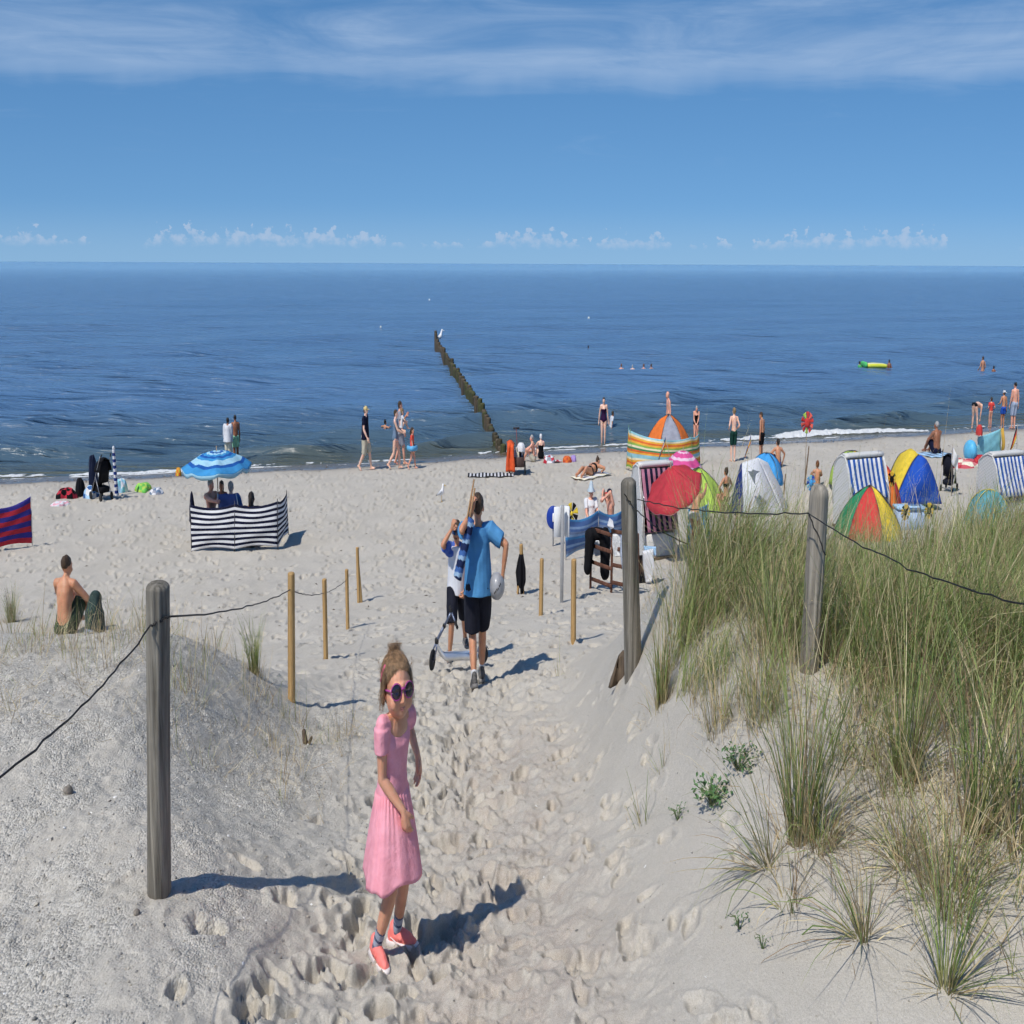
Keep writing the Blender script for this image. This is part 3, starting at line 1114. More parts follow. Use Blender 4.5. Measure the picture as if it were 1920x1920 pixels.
# ------------------------------------------------------------------ marram grass
def grass_material():
    m, t, b, out = new_mat('marram_blade')
    c = t.n('ShaderNodeAttribute', attribute_name='tint').outputs['Color']
    t.l(c, b.inputs['Base Color'])
    b.inputs['Roughness'].default_value = 0.55
    b.inputs['Specular IOR Level'].default_value = 0.3
    tr = t.n('ShaderNodeBsdfTranslucent')
    t.l(c, tr.inputs[0])
    mx = t.n('ShaderNodeMixShader')
    mx.inputs[0].default_value = 0.25
    t.l(b.outputs[0], mx.inputs[1]); t.l(tr.outputs[0], mx.inputs[2]); t.l(mx.outputs[0], out.inputs[0])
    return m


GRASS = grass_material()
GREENS = np.array([(0.200, 0.270, 0.070), (0.250, 0.310, 0.095), (0.315, 0.345, 0.125), (0.140, 0.205, 0.058)])
STRAWS = np.array([(0.56, 0.45, 0.25), (0.46, 0.35, 0.19), (0.66, 0.56, 0.34), (0.30, 0.21, 0.12)])


def blades(P, az, a0, curl, length, width, green, seed, seg=5, twist=0.5):
    """curved tapering leaves: arrays of root, heading, first tilt, bend, length, width; green 0..1 per blade"""
    r = np.random.default_rng(seed)
    n = len(P)
    t = np.linspace(0, 1, seg + 1)
    ang = a0[:, None] + curl[:, None] * t[None, :] ** 1.6
    st = length[:, None] / seg
    dz = np.cos(ang) * st; dh = np.sin(ang) * st
    hz = np.concatenate([np.zeros((n, 1)), np.cumsum((dz[:, :-1] + dz[:, 1:]) / 2, 1)], 1)
    hh = np.concatenate([np.zeros((n, 1)), np.cumsum((dh[:, :-1] + dh[:, 1:]) / 2, 1)], 1)
    side = r.normal(0, 0.10, n)[:, None] * length[:, None] * t[None, :] ** 2
    ca, sa = np.cos(az)[:, None], np.sin(az)[:, None]
    C = np.stack([P[:, 0:1] + hh * ca - side * sa, P[:, 1:2] + hh * sa + side * ca, P[:, 2:3] + hz], -1)
    wa = az + math.pi / 2 + r.normal(0, twist, n)
    wd = np.stack([np.cos(wa), np.sin(wa), r.normal(0, 0.25, n)], -1)[:, None, :]
    wt = (width[:, None] * (1 - t[None, :] ** 2.2) + 0.0004)[..., None] * 0.5
    V = np.concatenate([C - wd * wt, C + wd * wt], 1)           # n, 2(seg+1), 3
    k = 2 * (seg + 1)
    base = (np.arange(n) * k)[:, None, None]
    q = np.array([[i, i + 1, seg + 1 + i + 1, seg + 1 + i] for i in range(seg)])[None]
    Fq = (base + q).reshape(-1, 4)
    gi = r.integers(0, len(GREENS), n); si = r.integers(0, len(STRAWS), n)
    isg = r.random(n) < green
    col = np.where(isg[:, None], GREENS[gi], STRAWS[si]) * r.uniform(0.75, 1.25, n)[:, None]
    # green leaves have straw-coloured sheaths and often dry tips
    tt = np.concatenate([t, t])
    dry = np.clip(1 - tt * 5, 0, 1)[None, :, None] * 0.7 + np.clip(tt * 4 - 3.2, 0, 1)[None, :, None] * 0.6
    cv = col[:, None, :] * (1 - dry) + STRAWS[si][:, None, :] * dry * 0.85
    return V.reshape(-1, 3), Fq, cv.reshape(-1, 3)


def blade_object(name, sets, base=None, parent=None):
    Vs, Fs, Cs, n = [], [], [], 0
    for V, Fq, c in sets:
        Vs.append(V); Fs.append(Fq + n); Cs.append(c); n += len(V)
    V = np.concatenate(Vs); Fq = np.concatenate(Fs); c = np.concatenate(Cs)
    o = part(name, (V, Fq), GRASS, parent=parent, base=base)
    at = o.data.color_attributes.new('tint', 'FLOAT_COLOR', 'POINT')
    at.data.foreach_set('color', np.concatenate([c, np.ones((len(c), 1))], 1).astype(np.float32).ravel())
    return o


def tuft_set(c, n, length, spread, lean=(0.0, 0.0), rad=0.05, green=0.7, curl=0.7, seed=0, width=0.0055, floor=True):
    r = np.random.default_rng(seed)
    rr = rad * np.sqrt(r.random(n)); pa = r.uniform(0, 6.28, n)
    X = c[0] + rr * np.cos(pa); Y = c[1] + rr * np.sin(pa)
    Z = land(X, Y) + detail(X, Y) - 0.015
    tx = np.cos(pa) * spread * r.random(n) + lean[0] + r.normal(0, 0.08, n)
    ty = np.sin(pa) * spread * r.random(n) + lean[1] + r.normal(0, 0.08, n)
    a0 = np.hypot(tx, ty); az = np.arctan2(ty, tx)
    L = length * r.uniform(0.45, 1.1, n)
    cu = np.abs(r.normal(curl, 0.4, n)) * (0.4 + L / length * 0.6)
    cu = np.where(r.random(n) < 0.16, cu + r.uniform(0.7, 1.9, n), cu)
    return blades(np.stack([X, Y, Z], 1), az, a0, cu, L, width * r.uniform(0.6, 1.2, n), green, seed + 1)


def mass_grass():
    r = np.random.default_rng(42)
    sets = []
    k = 0
    tries = 0
    while k < 470 and tries < 9000:
        tries += 1
        x = r.uniform(1.3, 8.6); y = r.uniform(4.4, 10.8)
        u = x / (y + 0.5)
        front = 5.0 + 0.25 * math.sin(x * 2.1) - 0.10 * (x - 3)            # front rim of the thicket
        if x > 3.4: front -= 0.55
        left = 1.55 + 0.05 * (y - 6) + (0.5 if y < 6.3 else 0.0)
        if x < left or y < front or u > 0.95: continue
        if y > 7.5 + 0.28 * x: continue
        if y < P3.y + 0.1 and abs(x - P3.x * y / P3.y) < 0.24: continue
        den = 0.30 + 0.7 * sst(np.array(y), front, front + 0.9)
        if r.random() > den: continue
        Ln = r.uniform(0.52, 0.88) * (0.80 if x / y > 0.40 and y > 6.2 else 1.0)
        sets.append(tuft_set((x, y), int(r.integers(60, 105)), Ln, 0.55, (0.22 + r.normal(0, .16), 0.04 + r.normal(0, .08)), 0.15, r.uniform(0.5, 0.9), 0.95, 1000 + k, 0.005))
        k += 1
    # smaller ragged clumps thinning out down the bare slope
    for j in range(520):
        y = r.uniform(3.3, 6.4); x = r.uniform(1.45, 4.9)
        if abs(x - P3.x * y / P3.y) < 0.2 and y > 4.9: continue
        if x / (y + 0.5) > 0.75 or x < 1.75 + 0.36 * (5.6 - y) or (y < 4.4 and r.random() < 0.5): continue
        sets.append(tuft_set((x, y), int(r.integers(8, 38)), r.uniform(0.2, 0.6), 0.8, (r.normal(0, 0.18), r.normal(0, 0.1)), 0.10, r.uniform(0.15, 0.75), 0.8, 2000 + j, 0.0042))
    # long dead strands trailing over the bare sand
    n = 420
    X = r.uniform(1.8, 4.4, n); Y = r.uniform(3.2, 5.6, n)
    ok = (X > 1.8 + 0.36 * (5.4 - Y)) & (X / (Y + 0.5) < 0.8); X, Y = X[ok], Y[ok]; n = len(X)
    sets.append(blades(np.stack([X, Y, land(X, Y) + detail(X, Y)], 1), r.normal(3.3, 1.1, n), r.uniform(0.9, 1.35, n), r.uniform(0.1, 0.5, n), r.uniform(0.3, 0.75, n), r.uniform(0.0028, 0.005, n), 0.4, 97, seg=6))
    # single long blades standing above the rest
    for j in range(150):
        x = r.uniform(1.9, 7.2); y = r.uniform(5.6, 8.0)
        if x / (y + 0.5) > 0.92: continue
        sets.append(tuft_set((x, y), int(r.integers(2, 6)), r.uniform(0.85, 1.2), 0.25, (0.22, 0.05), 0.10, 0.6, 0.45, 2300 + j, 0.0045))
    # dead stems and litter in the thicket
    n = 8500
    X = r.uniform(1.4, 8.0, n); Y = r.uniform(3.9, 9.0, n)
    ok = (X > 1.5 + 0.3 * np.clip(5.4 - Y, 0, 3)) & (Y > 4.0) & (X / Y < 0.95)
    X, Y = X[ok], Y[ok]; n = len(X)
    P = np.stack([X, Y, land(X, Y) + detail(X, Y)], 1)
    sets.append(blades(P, r.uniform(0, 6.28, n), r.uniform(0.5, 1.45, n), r.normal(0.25, 0.25, n), r.uniform(0.15, 0.5, n), r.uniform(0.002, 0.0042, n), 0.06, 99))
    o = blade_object('marram_grass', sets, base=(4, 7, 3.9))
    tag(o, 'dense thicket of green and straw marram grass covering the right dune', 'grass', kind='stuff')
    # dry wisps along the crest of the left dune
    sets = []
    for k in range(110):
        x = r.uniform(-6.2, -1.7); y = r.uniform(6.4, 9.4)
        if x > -2.6 and y > 8.6: continue
        if r.random() < 0.45: y = r.uniform(7.6, 9.2)
        sets.append(tuft_set((x, y), int(r.integers(5, 20)), r.uniform(0.15, 0.5), 0.75, (0.1, 0.05), 0.10, 0.25, 0.55, 3000 + k, 0.0036))
    n = 1500
    X = r.uniform(-5.6, -1.6, n); Y = r.uniform(6.2, 9.0, n)
    P = np.stack([X, Y, land(X, Y) + detail(X, Y)], 1)
    sets.append(blades(P, r.uniform(0, 6.28, n), r.uniform(0.9, 1.5, n), r.normal(0.1, 0.2, n), r.uniform(0.06, 0.26, n), r.uniform(0.0015, 0.003, n), 0.05, 98))
    o = blade_object('dry_grass', sets, base=(-3.5, 8, 3.7))
    tag(o, 'thin dry grass wisps and straw litter along the left dune crest', 'grass', kind='stuff')


mass_grass()

TUFTS = [  # foot pixel, blades, length, spread, lean, radius, green, curl, width, label
    ((1500, 1572), 135, 0.98, 0.40, (0.02, 0.05), 0.075, 0.62, 0.6, 0.0055, 'tall upright marram tuft in the middle of the right slope, below the split post'),
    ((1540, 1590), 90, 0.42, 0.9, (0.1, 0.0), 0.06, 0.35, 0.8, 0.005, 'low straw-coloured tuft at the foot of the tall upright tuft'),
    ((1697, 1462), 95, 0.90, 0.38, (0.05, 0.05), 0.07, 0.7, 0.55, 0.0058, 'tall green upright tuft on the right, behind the sprawling rooty clump'),
    ((1240, 1322), 130, 0.55, 0.16, (0.0, 0.05), 0.05, 0.6, 0.45, 0.005, 'slim small tuft on the left edge of the dune, right of the tall grey post'),
    ((1836, 1568), 80, 0.95, 0.38, (0.08, 0.05), 0.09, 0.75, 0.6, 0.007, 'broad-leaved green tuft near the right edge of the picture'),
    ((1912, 1596), 70, 0.92, 0.38, (-0.02, 0.05), 0.09, 0.7, 0.6, 0.007, 'rightmost upright green tuft, cut by the picture edge'),
    ((1692, 1622), 60, 0.62, 1.2, (-0.25, 0.0), 0.03, 0.45, 0.9, 0.005, 'low fan of arching blades leaning left, above the sprawling rooty clump'),
    ((1618, 1772), 55, 0.66, 1.05, (-0.35, 0.0), 0.025, 0.6, 0.75, 0.005, 'spider-like tuft low on the bare right slope, blades fanning to the left'),
    ((1775, 1690), 170, 0.62, 0.95, (-0.05, 0.0), 0.12, 0.3, 0.8, 0.0045, 'sprawling clump with brown exposed roots in the lower right'),
    ((1775, 1862), 60, 0.62, 1.15, (0.1, -0.1), 0.03, 0.75, 0.75, 0.0062, 'lowest tuft at the bottom right, long blades spreading over bare sand'),
    ((1435, 1632), 55, 0.66, 0.8, (-0.65, 0.0), 0.04, 0.6, 0.7, 0.0055, 'tuft of long blades arching far to the left over bare sand'),
    ((1345, 1372), 70, 0.52, 0.55, (0.0, 0.0), 0.08, 0.4, 0.6, 0.0042, 'wispy thin tuft left of the tall upright one, halfway up the slope'),
    ((1425, 1350), 90, 0.55, 0.5, (0.05, 0.0), 0.09, 0.5, 0.6, 0.0045, 'loose feathery tuft under the left end of the thicket'),
    ((1480, 1700), 40, 0.40, 0.9, (-0.2, 0.0), 0.06, 0.3, 0.8, 0.004, 'small dead brown tuft low on the bare slope, left of the spider-like one'),
    ((1205, 1545), 12, 0.34, 0.7, (-0.25, 0.0), 0.05, 0.9, 0.5, 0.004, 'few single green blades on the bare bank right of the path'),
    ((1240, 1445), 10, 0.24, 0.9, (-0.2, 0.0), 0.03, 0.7, 0.6, 0.004, 'tiny flattened sprig higher up the bare bank right of the path'),
    ((1047, 1268), 12, 0.42, 0.55, (-0.1, 0.0), 0.04, 0.4, 0.4, 0.0042, 'thin dry sprig at the right edge of the path, near the boy in blue'),
    ((477, 1262), 110, 0.52, 0.28, (-0.02, 0.0), 0.06, 0.85, 0.5, 0.0055, 'green tuft between the left post and the nearest pine stake'),
    ((22, 1168), 150, 0.62, 0.22, (0.03, 0.0), 0.10, 0.6, 0.4, 0.0055, 'tall tuft at the left edge of the picture, on the dune crest'),
    ((768, 1030), 0, 0, 0, 0, 0, 0, 0, 0, None)]
for i, (pp, n, ln, sp, le, rd, gr, cu, wd, lab) in enumerate(TUFTS):
    if lab is None: continue
    p = pick(*pp)
    o = blade_object('marram_tuft', [tuft_set(p, n, ln, sp, le, rd, gr, cu, 5000 + 10 * i, wd), tuft_set(p, max(6, n // 3), ln * 0.5, sp + 0.7, le, rd * 1.8, 0.05, 0.8, 5005 + 10 * i, wd * 0.7), tuft_set(p, max(5, n // 3), 0.22, 1.6, (0, 0), rd + 0.14, 0.02, 0.3, 5007 + 10 * i, wd * 0.55)], base=p)
    tag(o, lab, 'grass tuft', 'single marram tufts')

# small fleshy-leaved dune plants
LEAF = M('dune_plant_leaf', (0.085, 0.17, 0.06), rough=0.5, var=0.3, scale=30)
STEM = M('dune_plant_stem', (0.12, 0.16, 0.07), rough=0.6, var=0.2)
for i, (pp, n, sz, lab) in enumerate([((1335, 1510), 120, 0.13, 'bluish-green leafy dune plant on the bank, largest of the small plants'),
                                      ((1385, 1442), 90, 0.13, 'leafy dune plant higher up, at the edge of the wispy tufts'),
                                      ((1271, 1536), 36, 0.065, 'small leafy sprig alone on the bare bank, left of the large plant'),
                                      ((1386, 1752), 34, 0.055, 'small leafy sprig low on the bare slope'),
                                      ((1430, 1784), 20, 0.04, 'tiniest leafy sprig at the bottom of the bare slope')]):
    p = pick(*pp)
    r = np.random.default_rng(700 + i)
    th = thing('dune_plant', lab, 'plant', p, 'leafy dune plants')
    Ls, Ss = [], []
    for k in range(n):
        a = r.uniform(0, 6.28); rad = sz * math.sqrt(r.random())
        tip = np.array(p) + np.array([rad * math.cos(a) * 1.1, rad * math.sin(a), 0.02 + 0.55 * sz * r.random()])
        if k % 5 == 0:
            Ss.append(tube([np.array(p) - (0, 0, 0.01), (np.array(p) + tip) / 2 + (0, 0, 0.02), tip], [0.003, 0.0025, 0.0015], 5))
        el, aa = r.uniform(-0.2, 0.9), r.uniform(0, 6.28)
        d = np.array([math.cos(aa) * math.cos(el), math.sin(aa) * math.cos(el), math.sin(el)])
        s = np.cross(d, [0, 0, 1]); s /= np.linalg.norm(s)
        l = sz * r.uniform(0.18, 0.32); w_ = l * 0.3
        up = np.cross(s, d) * l * 0.12
        Ls.append((np.array([tip, tip + d * l * .5 + s * w_ + up, tip + d * l, tip + d * l * .5 - s * w_ + up]), [(0, 1, 2), (0, 2, 3)]))
    part('leaves', join(*Ls), LEAF, th, smooth=False)
    part('stems', join(*Ss), STEM, th)
    bpy.data.objects[th.name]
# driftwood, pebbles and roots on the left dune
STONE = M('beach_stone', (0.23, 0.20, 0.165), rough=0.8, var=0.3, bump=0.6, bscale=80)
for pp, sz, lab in (((128, 1492), 0.034, 'tan pebble alone on the gritty left dune'), ((256, 1722), 0.020, 'small dark pebble near the foot of the left post')):
    p = pick(*pp)
    s = ellipsoid((0, 0, 0), (sz, sz * 0.8, sz * 0.6), rotm(0.2, 0.3, 0.5), 12, 8)
    V = s[0] * (1 + 0.18 * np.sin(s[0][:, :1] * 90) * np.cos(s[0][:, 1:2] * 70))
    tag(part('pebble', (V + np.array(p) + (0, 0, sz * 0.3), s[1]), STONE, base=p), lab, 'pebble')
p = pick(573, 1392)
tag(part('root_stub', join(post_shape(p, p + Vector((-0.02, 0, 0.10)), 0.035, 0.02, 61, n=14, dome=0.02, bury=0.05), post_shape(p + Vector((0.03, 0, 0)), p + Vector((0.07, 0.01, 0.05)), 0.02, 0.012, 62, n=10, dome=0.01, bury=0.03)), BARK, base=p), 'dark root stub sticking out of the sand behind the girl', 'root')
# ------------------------------------------------------------------ people
QUEUE = []


def fuse(name, shapes, mat, parent, voxel, smooth=4, wrinkle=0.0, wscale=14.0, seed=0):
    """closed pieces -> one continuous skin (melted together when all figures are laid out)"""
    s = join(*shapes)
    me = bpy.data.meshes.new(name)
    me.from_pydata(s[0].tolist(), [], s[1])
    tmp = bpy.data.objects.new('tmp_' + name, me)
    COL.objects.link(tmp)
    md = tmp.modifiers.new('r', 'REMESH'); md.mode = 'VOXEL'; md.voxel_size = voxel; md.adaptivity = 0.0
    if smooth:
        sm = tmp.modifiers.new('s', 'SMOOTH'); sm.factor = 0.5; sm.iterations = smooth
    o = bpy.data.objects.new(name, bpy.data.meshes.new(name + '_wait'))
    COL.objects.link(o)
    o.parent = parent
    QUEUE.append((tmp, o, mat, parent, wrinkle, wscale, seed))
    return o


def run_queue():
    dg = bpy.context.evaluated_depsgraph_get()
    dg.update()
    for tmp, o, mat, parent, wr, ws, seed in QUEUE:
        me = bpy.data.meshes.new_from_object(tmp.evaluated_get(dg))
        n = len(me.vertices)
        co = np.empty(n * 3, np.float32); me.vertices.foreach_get('co', co)
        co = co.reshape(-1, 3).astype(np.float64)
        if wr:
            no = np.empty(n * 3, np.float32); me.vertex_normals.foreach_get('vector', no); no = no.reshape(-1, 3)
            r = np.random.default_rng(seed)
            f = np.zeros(n)
            for k in range(7):
                d = r.normal(0, 1, 3); d[2] *= 0.55; d /= np.linalg.norm(d)
                f += np.sin(co @ d * ws * (1 + 0.45 * k) + r.uniform(0, 6.28) + 1.3 * np.sin(co @ r.normal(0, 1, 3) * ws * 0.4)) / (1 + 0.5 * k)
            co = co + no * (wr * f / 2.2)[:, None]
        root = parent
        while root.parent is not None:
            root = root.parent
        co -= np.array(BASE[root.name]); co[:, 0] *= W
        me.vertices.foreach_set('co', co.astype(np.float32).ravel())
        me.materials.clear(); me.materials.append(mat)
        me.polygons.foreach_set('material_index', np.zeros(len(me.polygons), np.int32))
        me.polygons.foreach_set('use_smooth', np.ones(len(me.polygons), bool))
        me.update()
        old = o.data; o.data = me; me.name = o.name
        bpy.data.meshes.remove(old)
        tm = tmp.data
        bpy.data.objects.remove(tmp); bpy.data.meshes.remove(tm)
    QUEUE.clear()


def skin(name, rgb):
    if name in MATS:
        return MATS[name]
    m, t, b, out = new_mat(name)
    co = t.n('ShaderNodeTexCoord').outputs['Object']
    c = srgb(*rgb)
    n = t.noise(co, 11.0, 4, 0.6)
    t.l(t.mix(t.smooth(n, 0.3, 0.7), tuple(v * k for v, k in zip(c, (0.9, 0.84, 0.80))), tuple(min(1, v * 1.08) for v in c)), b.inputs['Base Color'])
    b.inputs['Roughness'].default_value = 0.48
    b.inputs['Specular IOR Level'].default_value = 0.35
    b.inputs['Subsurface Weight'].default_value = 0.12
    b.inputs['Subsurface Radius'].default_value = (0.012, 0.004, 0.002)
    b.inputs['Subsurface Scale'].default_value = 0.4
    t.l(t.bump(t.noise(co, 160.0, 2, 0.6), 0.12, 0.004), b.inputs['Normal'])
    MATS[name] = m
    return m


SK_TAN = skin('skin_tanned', (196, 142, 110))
SK_FAIR = skin('skin_fair', (232, 190, 168))
SK_PINK = skin('skin_flushed', (224, 166, 142))
SK_BROWN = skin('skin_sunbrowned', (152, 102, 76))
SK_GIRL = skin('skin_girl', (214, 158, 128))
H_BROWN = M('hair_brown', (0.062, 0.038, 0.022), rough=0.55, var=0.4, scale=60, bump=0.7, bscale=140)
H_DARK = M('hair_dark', (0.022, 0.016, 0.013), rough=0.5, var=0.4, scale=60, bump=0.7, bscale=140)
H_FAIR = M('hair_fair', (0.26, 0.175, 0.085), rough=0.55, var=0.35, scale=60, bump=0.7, bscale=140)
H_GREY = M('hair_grey', (0.36, 0.35, 0.34), rough=0.55, var=0.3, scale=60, bump=0.7, bscale=140)
H_RED = M('hair_red', (0.19, 0.075, 0.03), rough=0.55, var=0.35, scale=60, bump=0.7, bscale=140)


def unit(v):
    v = np.asarray(v, float)
    return v / max(np.linalg.norm(v), 1e-9)


def ik(a, b, l1, l2, hint):
    """middle joint of a two-bone limb from a to b, bending towards hint; also the reachable end"""
    a, b = np.array(a, float), np.array(b, float)
    d = b - a; L = np.linalg.norm(d)
    if L > 0.995 * (l1 + l2):
        b = a + d / L * 0.995 * (l1 + l2); d = b - a; L = np.linalg.norm(d)
    x = (l1 * l1 - l2 * l2 + L * L) / (2 * L)
    h = math.sqrt(max(l1 * l1 - x * x, 0))
    u = d / L
    n = np.array(hint, float); n = n - u * np.dot(n, u); n = unit(n)
    return a + u * x + n * h, b


def rod(points, radii, n=12):
    """organic limb: rounded ends, radii along the way"""
    P = np.asarray(points, float); R = np.asarray(radii, float)
    t = np.linspace(0, 1, len(P)); tt = np.linspace(0, 1, 4 * (len(P) - 1) + 1)
    Q = np.stack([np.interp(tt, t, P[:, k]) for k in range(3)], 1); q = np.interp(tt, t, R)
    d0, d1 = unit(Q[1] - Q[0]), unit(Q[-1] - Q[-2])
    pre = [(Q[0] - d0 * q[0] * math.cos(a), q[0] * math.sin(a)) for a in (0.12, 0.6, 1.1)]
    post = [(Q[-1] + d1 * q[-1] * math.sin(a), q[-1] * math.cos(a)) for a in (0.5, 1.0, 1.45)]
    PP = np.array([p for p, _ in pre] + list(Q) + [p for p, _ in post])
    RR = np.array([r for _, r in pre] + list(q) + [r for _, r in post])
    return tube(PP, RR, n)


def cone(a, b, ra, rb, n=14, flat=None):
    return tube([a, (np.array(a) + np.array(b)) / 2, b], [ra, (ra + rb) / 2, rb], n)


class Fig:
    """joints of one figure in true world coordinates"""
    def __init__(self, loc, H, yaw, pose=None, build=1.0, head=1.0, fem=0.0, belly=0.0):
        p = dict(pelvis=(0, 0, 0.535), tilt=0.0, ctilt=0.03, side=0.0, twist=0.0, hl=None, hr=None, el=(-0.5, -1, -0.2), er=(0.5, -1, -0.2),
                 fl=(-0.055, 0.0, 0.04), fr=(0.055, 0.0, 0.04), kl=(0, 1, 0.1), kr=(0, 1, 0.1), fyl=0.12, fyr=-0.12, fpl=0.0, fpr=0.0, hyaw=0.0, hpitch=0.0, htilt=0.0,
                 handdirl=None, handdirr=None, palml=None, palmr=None, curl=0.5, hips=0.0)
        p.update(pose or {})
        self.p, self.H, self.b, self.fem = p, H, build, fem
        self.R0 = rotz(yaw); self.loc = np.array(loc, float)
        pel = np.array(p['pelvis'])
        Rz_h = rotz(p['hips'])
        sp = [pel - rotm(-p['tilt'], 0, 0) @ np.array([0, 0, 0.05])]
        self.secR = []
        ts = np.array([-0.05, -0.015, 0.025, 0.07, 0.115, 0.165, 0.215, 0.255, 0.285, 0.303])
        pts = []
        cur = pel.copy()
        last = 0.0
        for t in ts:
            k = np.clip(t / 0.285, 0, 1)
            R = rotm(-(p['tilt'] + (p['ctilt'] - p['tilt']) * k), p['side'] * k, p['hips'] * (1 - k) + p['twist'] * k)
            if t < 0:
                pos = pel + R @ np.array([0, 0, t])
            else:
                cur = cur + R @ np.array([0, 0, t - max(last, 0)])
                pos = cur.copy()
            last = t
            pts.append(pos); self.secR.append(R)
        self.sp = np.array(pts); self.ts = ts
        Rc = self.secR[-1]; Rp = self.secR[1]
        self.Rc, self.Rp = Rc, Rp
        sw = (0.108 - 0.010 * fem) * (0.6 + 0.4 * build)
        self.hw = (0.052 + 0.004 * fem)
        self.shl = self.sp[7] + Rc @ np.array([-sw, 0, 0.012]); self.shr = self.sp[7] + Rc @ np.array([sw, 0, 0.012])
        self.hil = pel + Rp @ np.array([-self.hw, 0, -0.012]); self.hir = pel + Rp @ np.array([self.hw, 0, -0.012])
        self.neck0 = self.sp[-1]
        hs = head
        self.hs = hs
        self.Rh = Rc @ rotm(0, 0, p['hyaw']) @ rotm(p['hpitch'] + (p['ctilt']), 0, 0) @ rotm(0, p['htilt'], 0) if p['ctilt'] < 0.9 else Rc @ rotm(0, 0, p['hyaw']) @ rotm(p['hpitch'], 0, 0)
        self.neck1 = self.neck0 + Rc @ np.array([0, 0.008, p.get('nk', 0.016)])
        self.hc = self.neck1 + self.Rh @ np.array([0, 0.010, 0.058 * hs])
        fl, fr = np.array(p['fl'], float), np.array(p['fr'], float)
        self.knl, self.anl = ik(self.hil, fl, 0.245, 0.240, p['kl'])
        self.knr, self.anr = ik(self.hir, fr, 0.245, 0.240, p['kr'])
        dl = self.shl + Rc @ np.array([-0.05, 0.01, -0.31]); dr = self.shr + Rc @ np.array([0.05, 0.01, -0.31])
        self.ell, self.wrl = ik(self.shl, np.array(p['hl']) if p['hl'] is not None else dl, 0.165, 0.148, p['el'])
        self.elr, self.wrr = ik(self.shr, np.array(p['hr']) if p['hr'] is not None else dr, 0.165, 0.148, p['er'])
        b = build
        wd = np.array([0.060, 0.090, 0.094, 0.085, 0.077, 0.084, 0.094, 0.092, 0.072, 0.040])
        dp = np.array([0.050, 0.064, 0.064, 0.056, 0.052, 0.058, 0.062, 0.056, 0.046, 0.036])
        wf = np.array([0.062, 0.099, 0.102, 0.085, 0.072, 0.077, 0.084, 0.082, 0.063, 0.034])
        self.wd = (wd * (1 - fem) + wf * fem) * b
        self.dp = dp * b
        self.bel = belly

    def w(self, v):
        return self.loc + (self.R0 @ (np.asarray(v, float) * self.H).T).T

    def torso(self, i0=0, i1=9, s=1.0, add=0.0, n=20, flare=0.0):
        rings = []
        ang = np.linspace(0, 2 * math.pi, n, endpoint=False)
        idx = np.linspace(i0, i1, (i1 - i0) * 2 + 1)
        k = np.arange(len(self.ts))
        for q in idx:
            i = int(min(math.floor(q), 8)); f = q - i
            c = self.sp[i] * (1 - f) + self.sp[i + 1] * f
            R = self.secR[i] if f < 0.5 else self.secR[i + 1]
            w_ = np.interp(q, k, self.wd) * s + add; d_ = np.interp(q, k, self.dp) * s + add
            if flare:
                w_ += flare * (i1 - q) / (i1 - i0); d_ += flare * (i1 - q) / (i1 - i0)
            x = np.sign(np.cos(ang)) * np.abs(np.cos(ang)) ** 0.82 * w_
            y = np.sign(np.sin(ang)) * np.abs(np.sin(ang)) ** 0.9 * d_
            y = y + self.bel * np.exp(-((q - 3.2) / 1.6) ** 2) * np.clip(np.sin(ang), 0, 1) - 0.006 * np.exp(-((q - 4) / 1.5) ** 2)
            if self.fem > 0:
                y = y + 0.018 * self.fem * np.exp(-((q - 6.1) / 0.8) ** 2) * np.clip(np.sin(ang), 0, 1)
                y = y - 0.014 * self.fem * np.exp(-((q - 1.4) / 1.0) ** 2) * np.clip(-np.sin(ang), 0, 1)
            rings.append(self.w(c + (R @ np.stack([x, y, np.zeros(n)])).T))
        return loft(rings)

    def limb(self, a, m, e, rr, f0=0.0, f1=1.0, s=1.0, add=0.0, solid=False):
        """rr: radii at start, mid-upper, joint, mid-lower, end; f0..f1 of the whole limb"""
        P = np.array([a, (a + m) / 2, m, m * 0.62 + e * 0.38, e]); t = np.array([0, 0.25, 0.5, 0.69, 1.0])
        tt = np.linspace(f0, f1, 9)
        Q = np.stack([np.interp(tt, t, P[:, k]) for k in range(3)], 1)
        q = (np.interp(tt, t, np.array(rr)) * (0.5 + 0.5 * self.b) * s + add) * self.H
        return tube(self.w(Q), q, 14) if solid else rod(self.w(Q), q)

    LEG = (0.058, 0.050, 0.036, 0.037, 0.0215)
    ARM = (0.035, 0.030, 0.0255, 0.0255, 0.0165)

    def leg(self, side, **k):
        return self.limb(*((self.hil, self.knl, self.anl) if side < 0 else (self.hir, self.knr, self.anr)), self.LEG, **k)

    def arm(self, side, **k):
        return self.limb(*((self.shl, self.ell, self.wrl) if side < 0 else (self.shr, self.elr, self.wrr)), self.ARM, **k)

    def foot_frame(self, side):
        an = self.anl if side < 0 else self.anr
        y = self.p['fyl'] if side < 0 else self.p['fyr']
        pt = self.p['fpl'] if side < 0 else self.p['fpr']
        return an, rotz(y) @ rotm(pt, 0, 0)

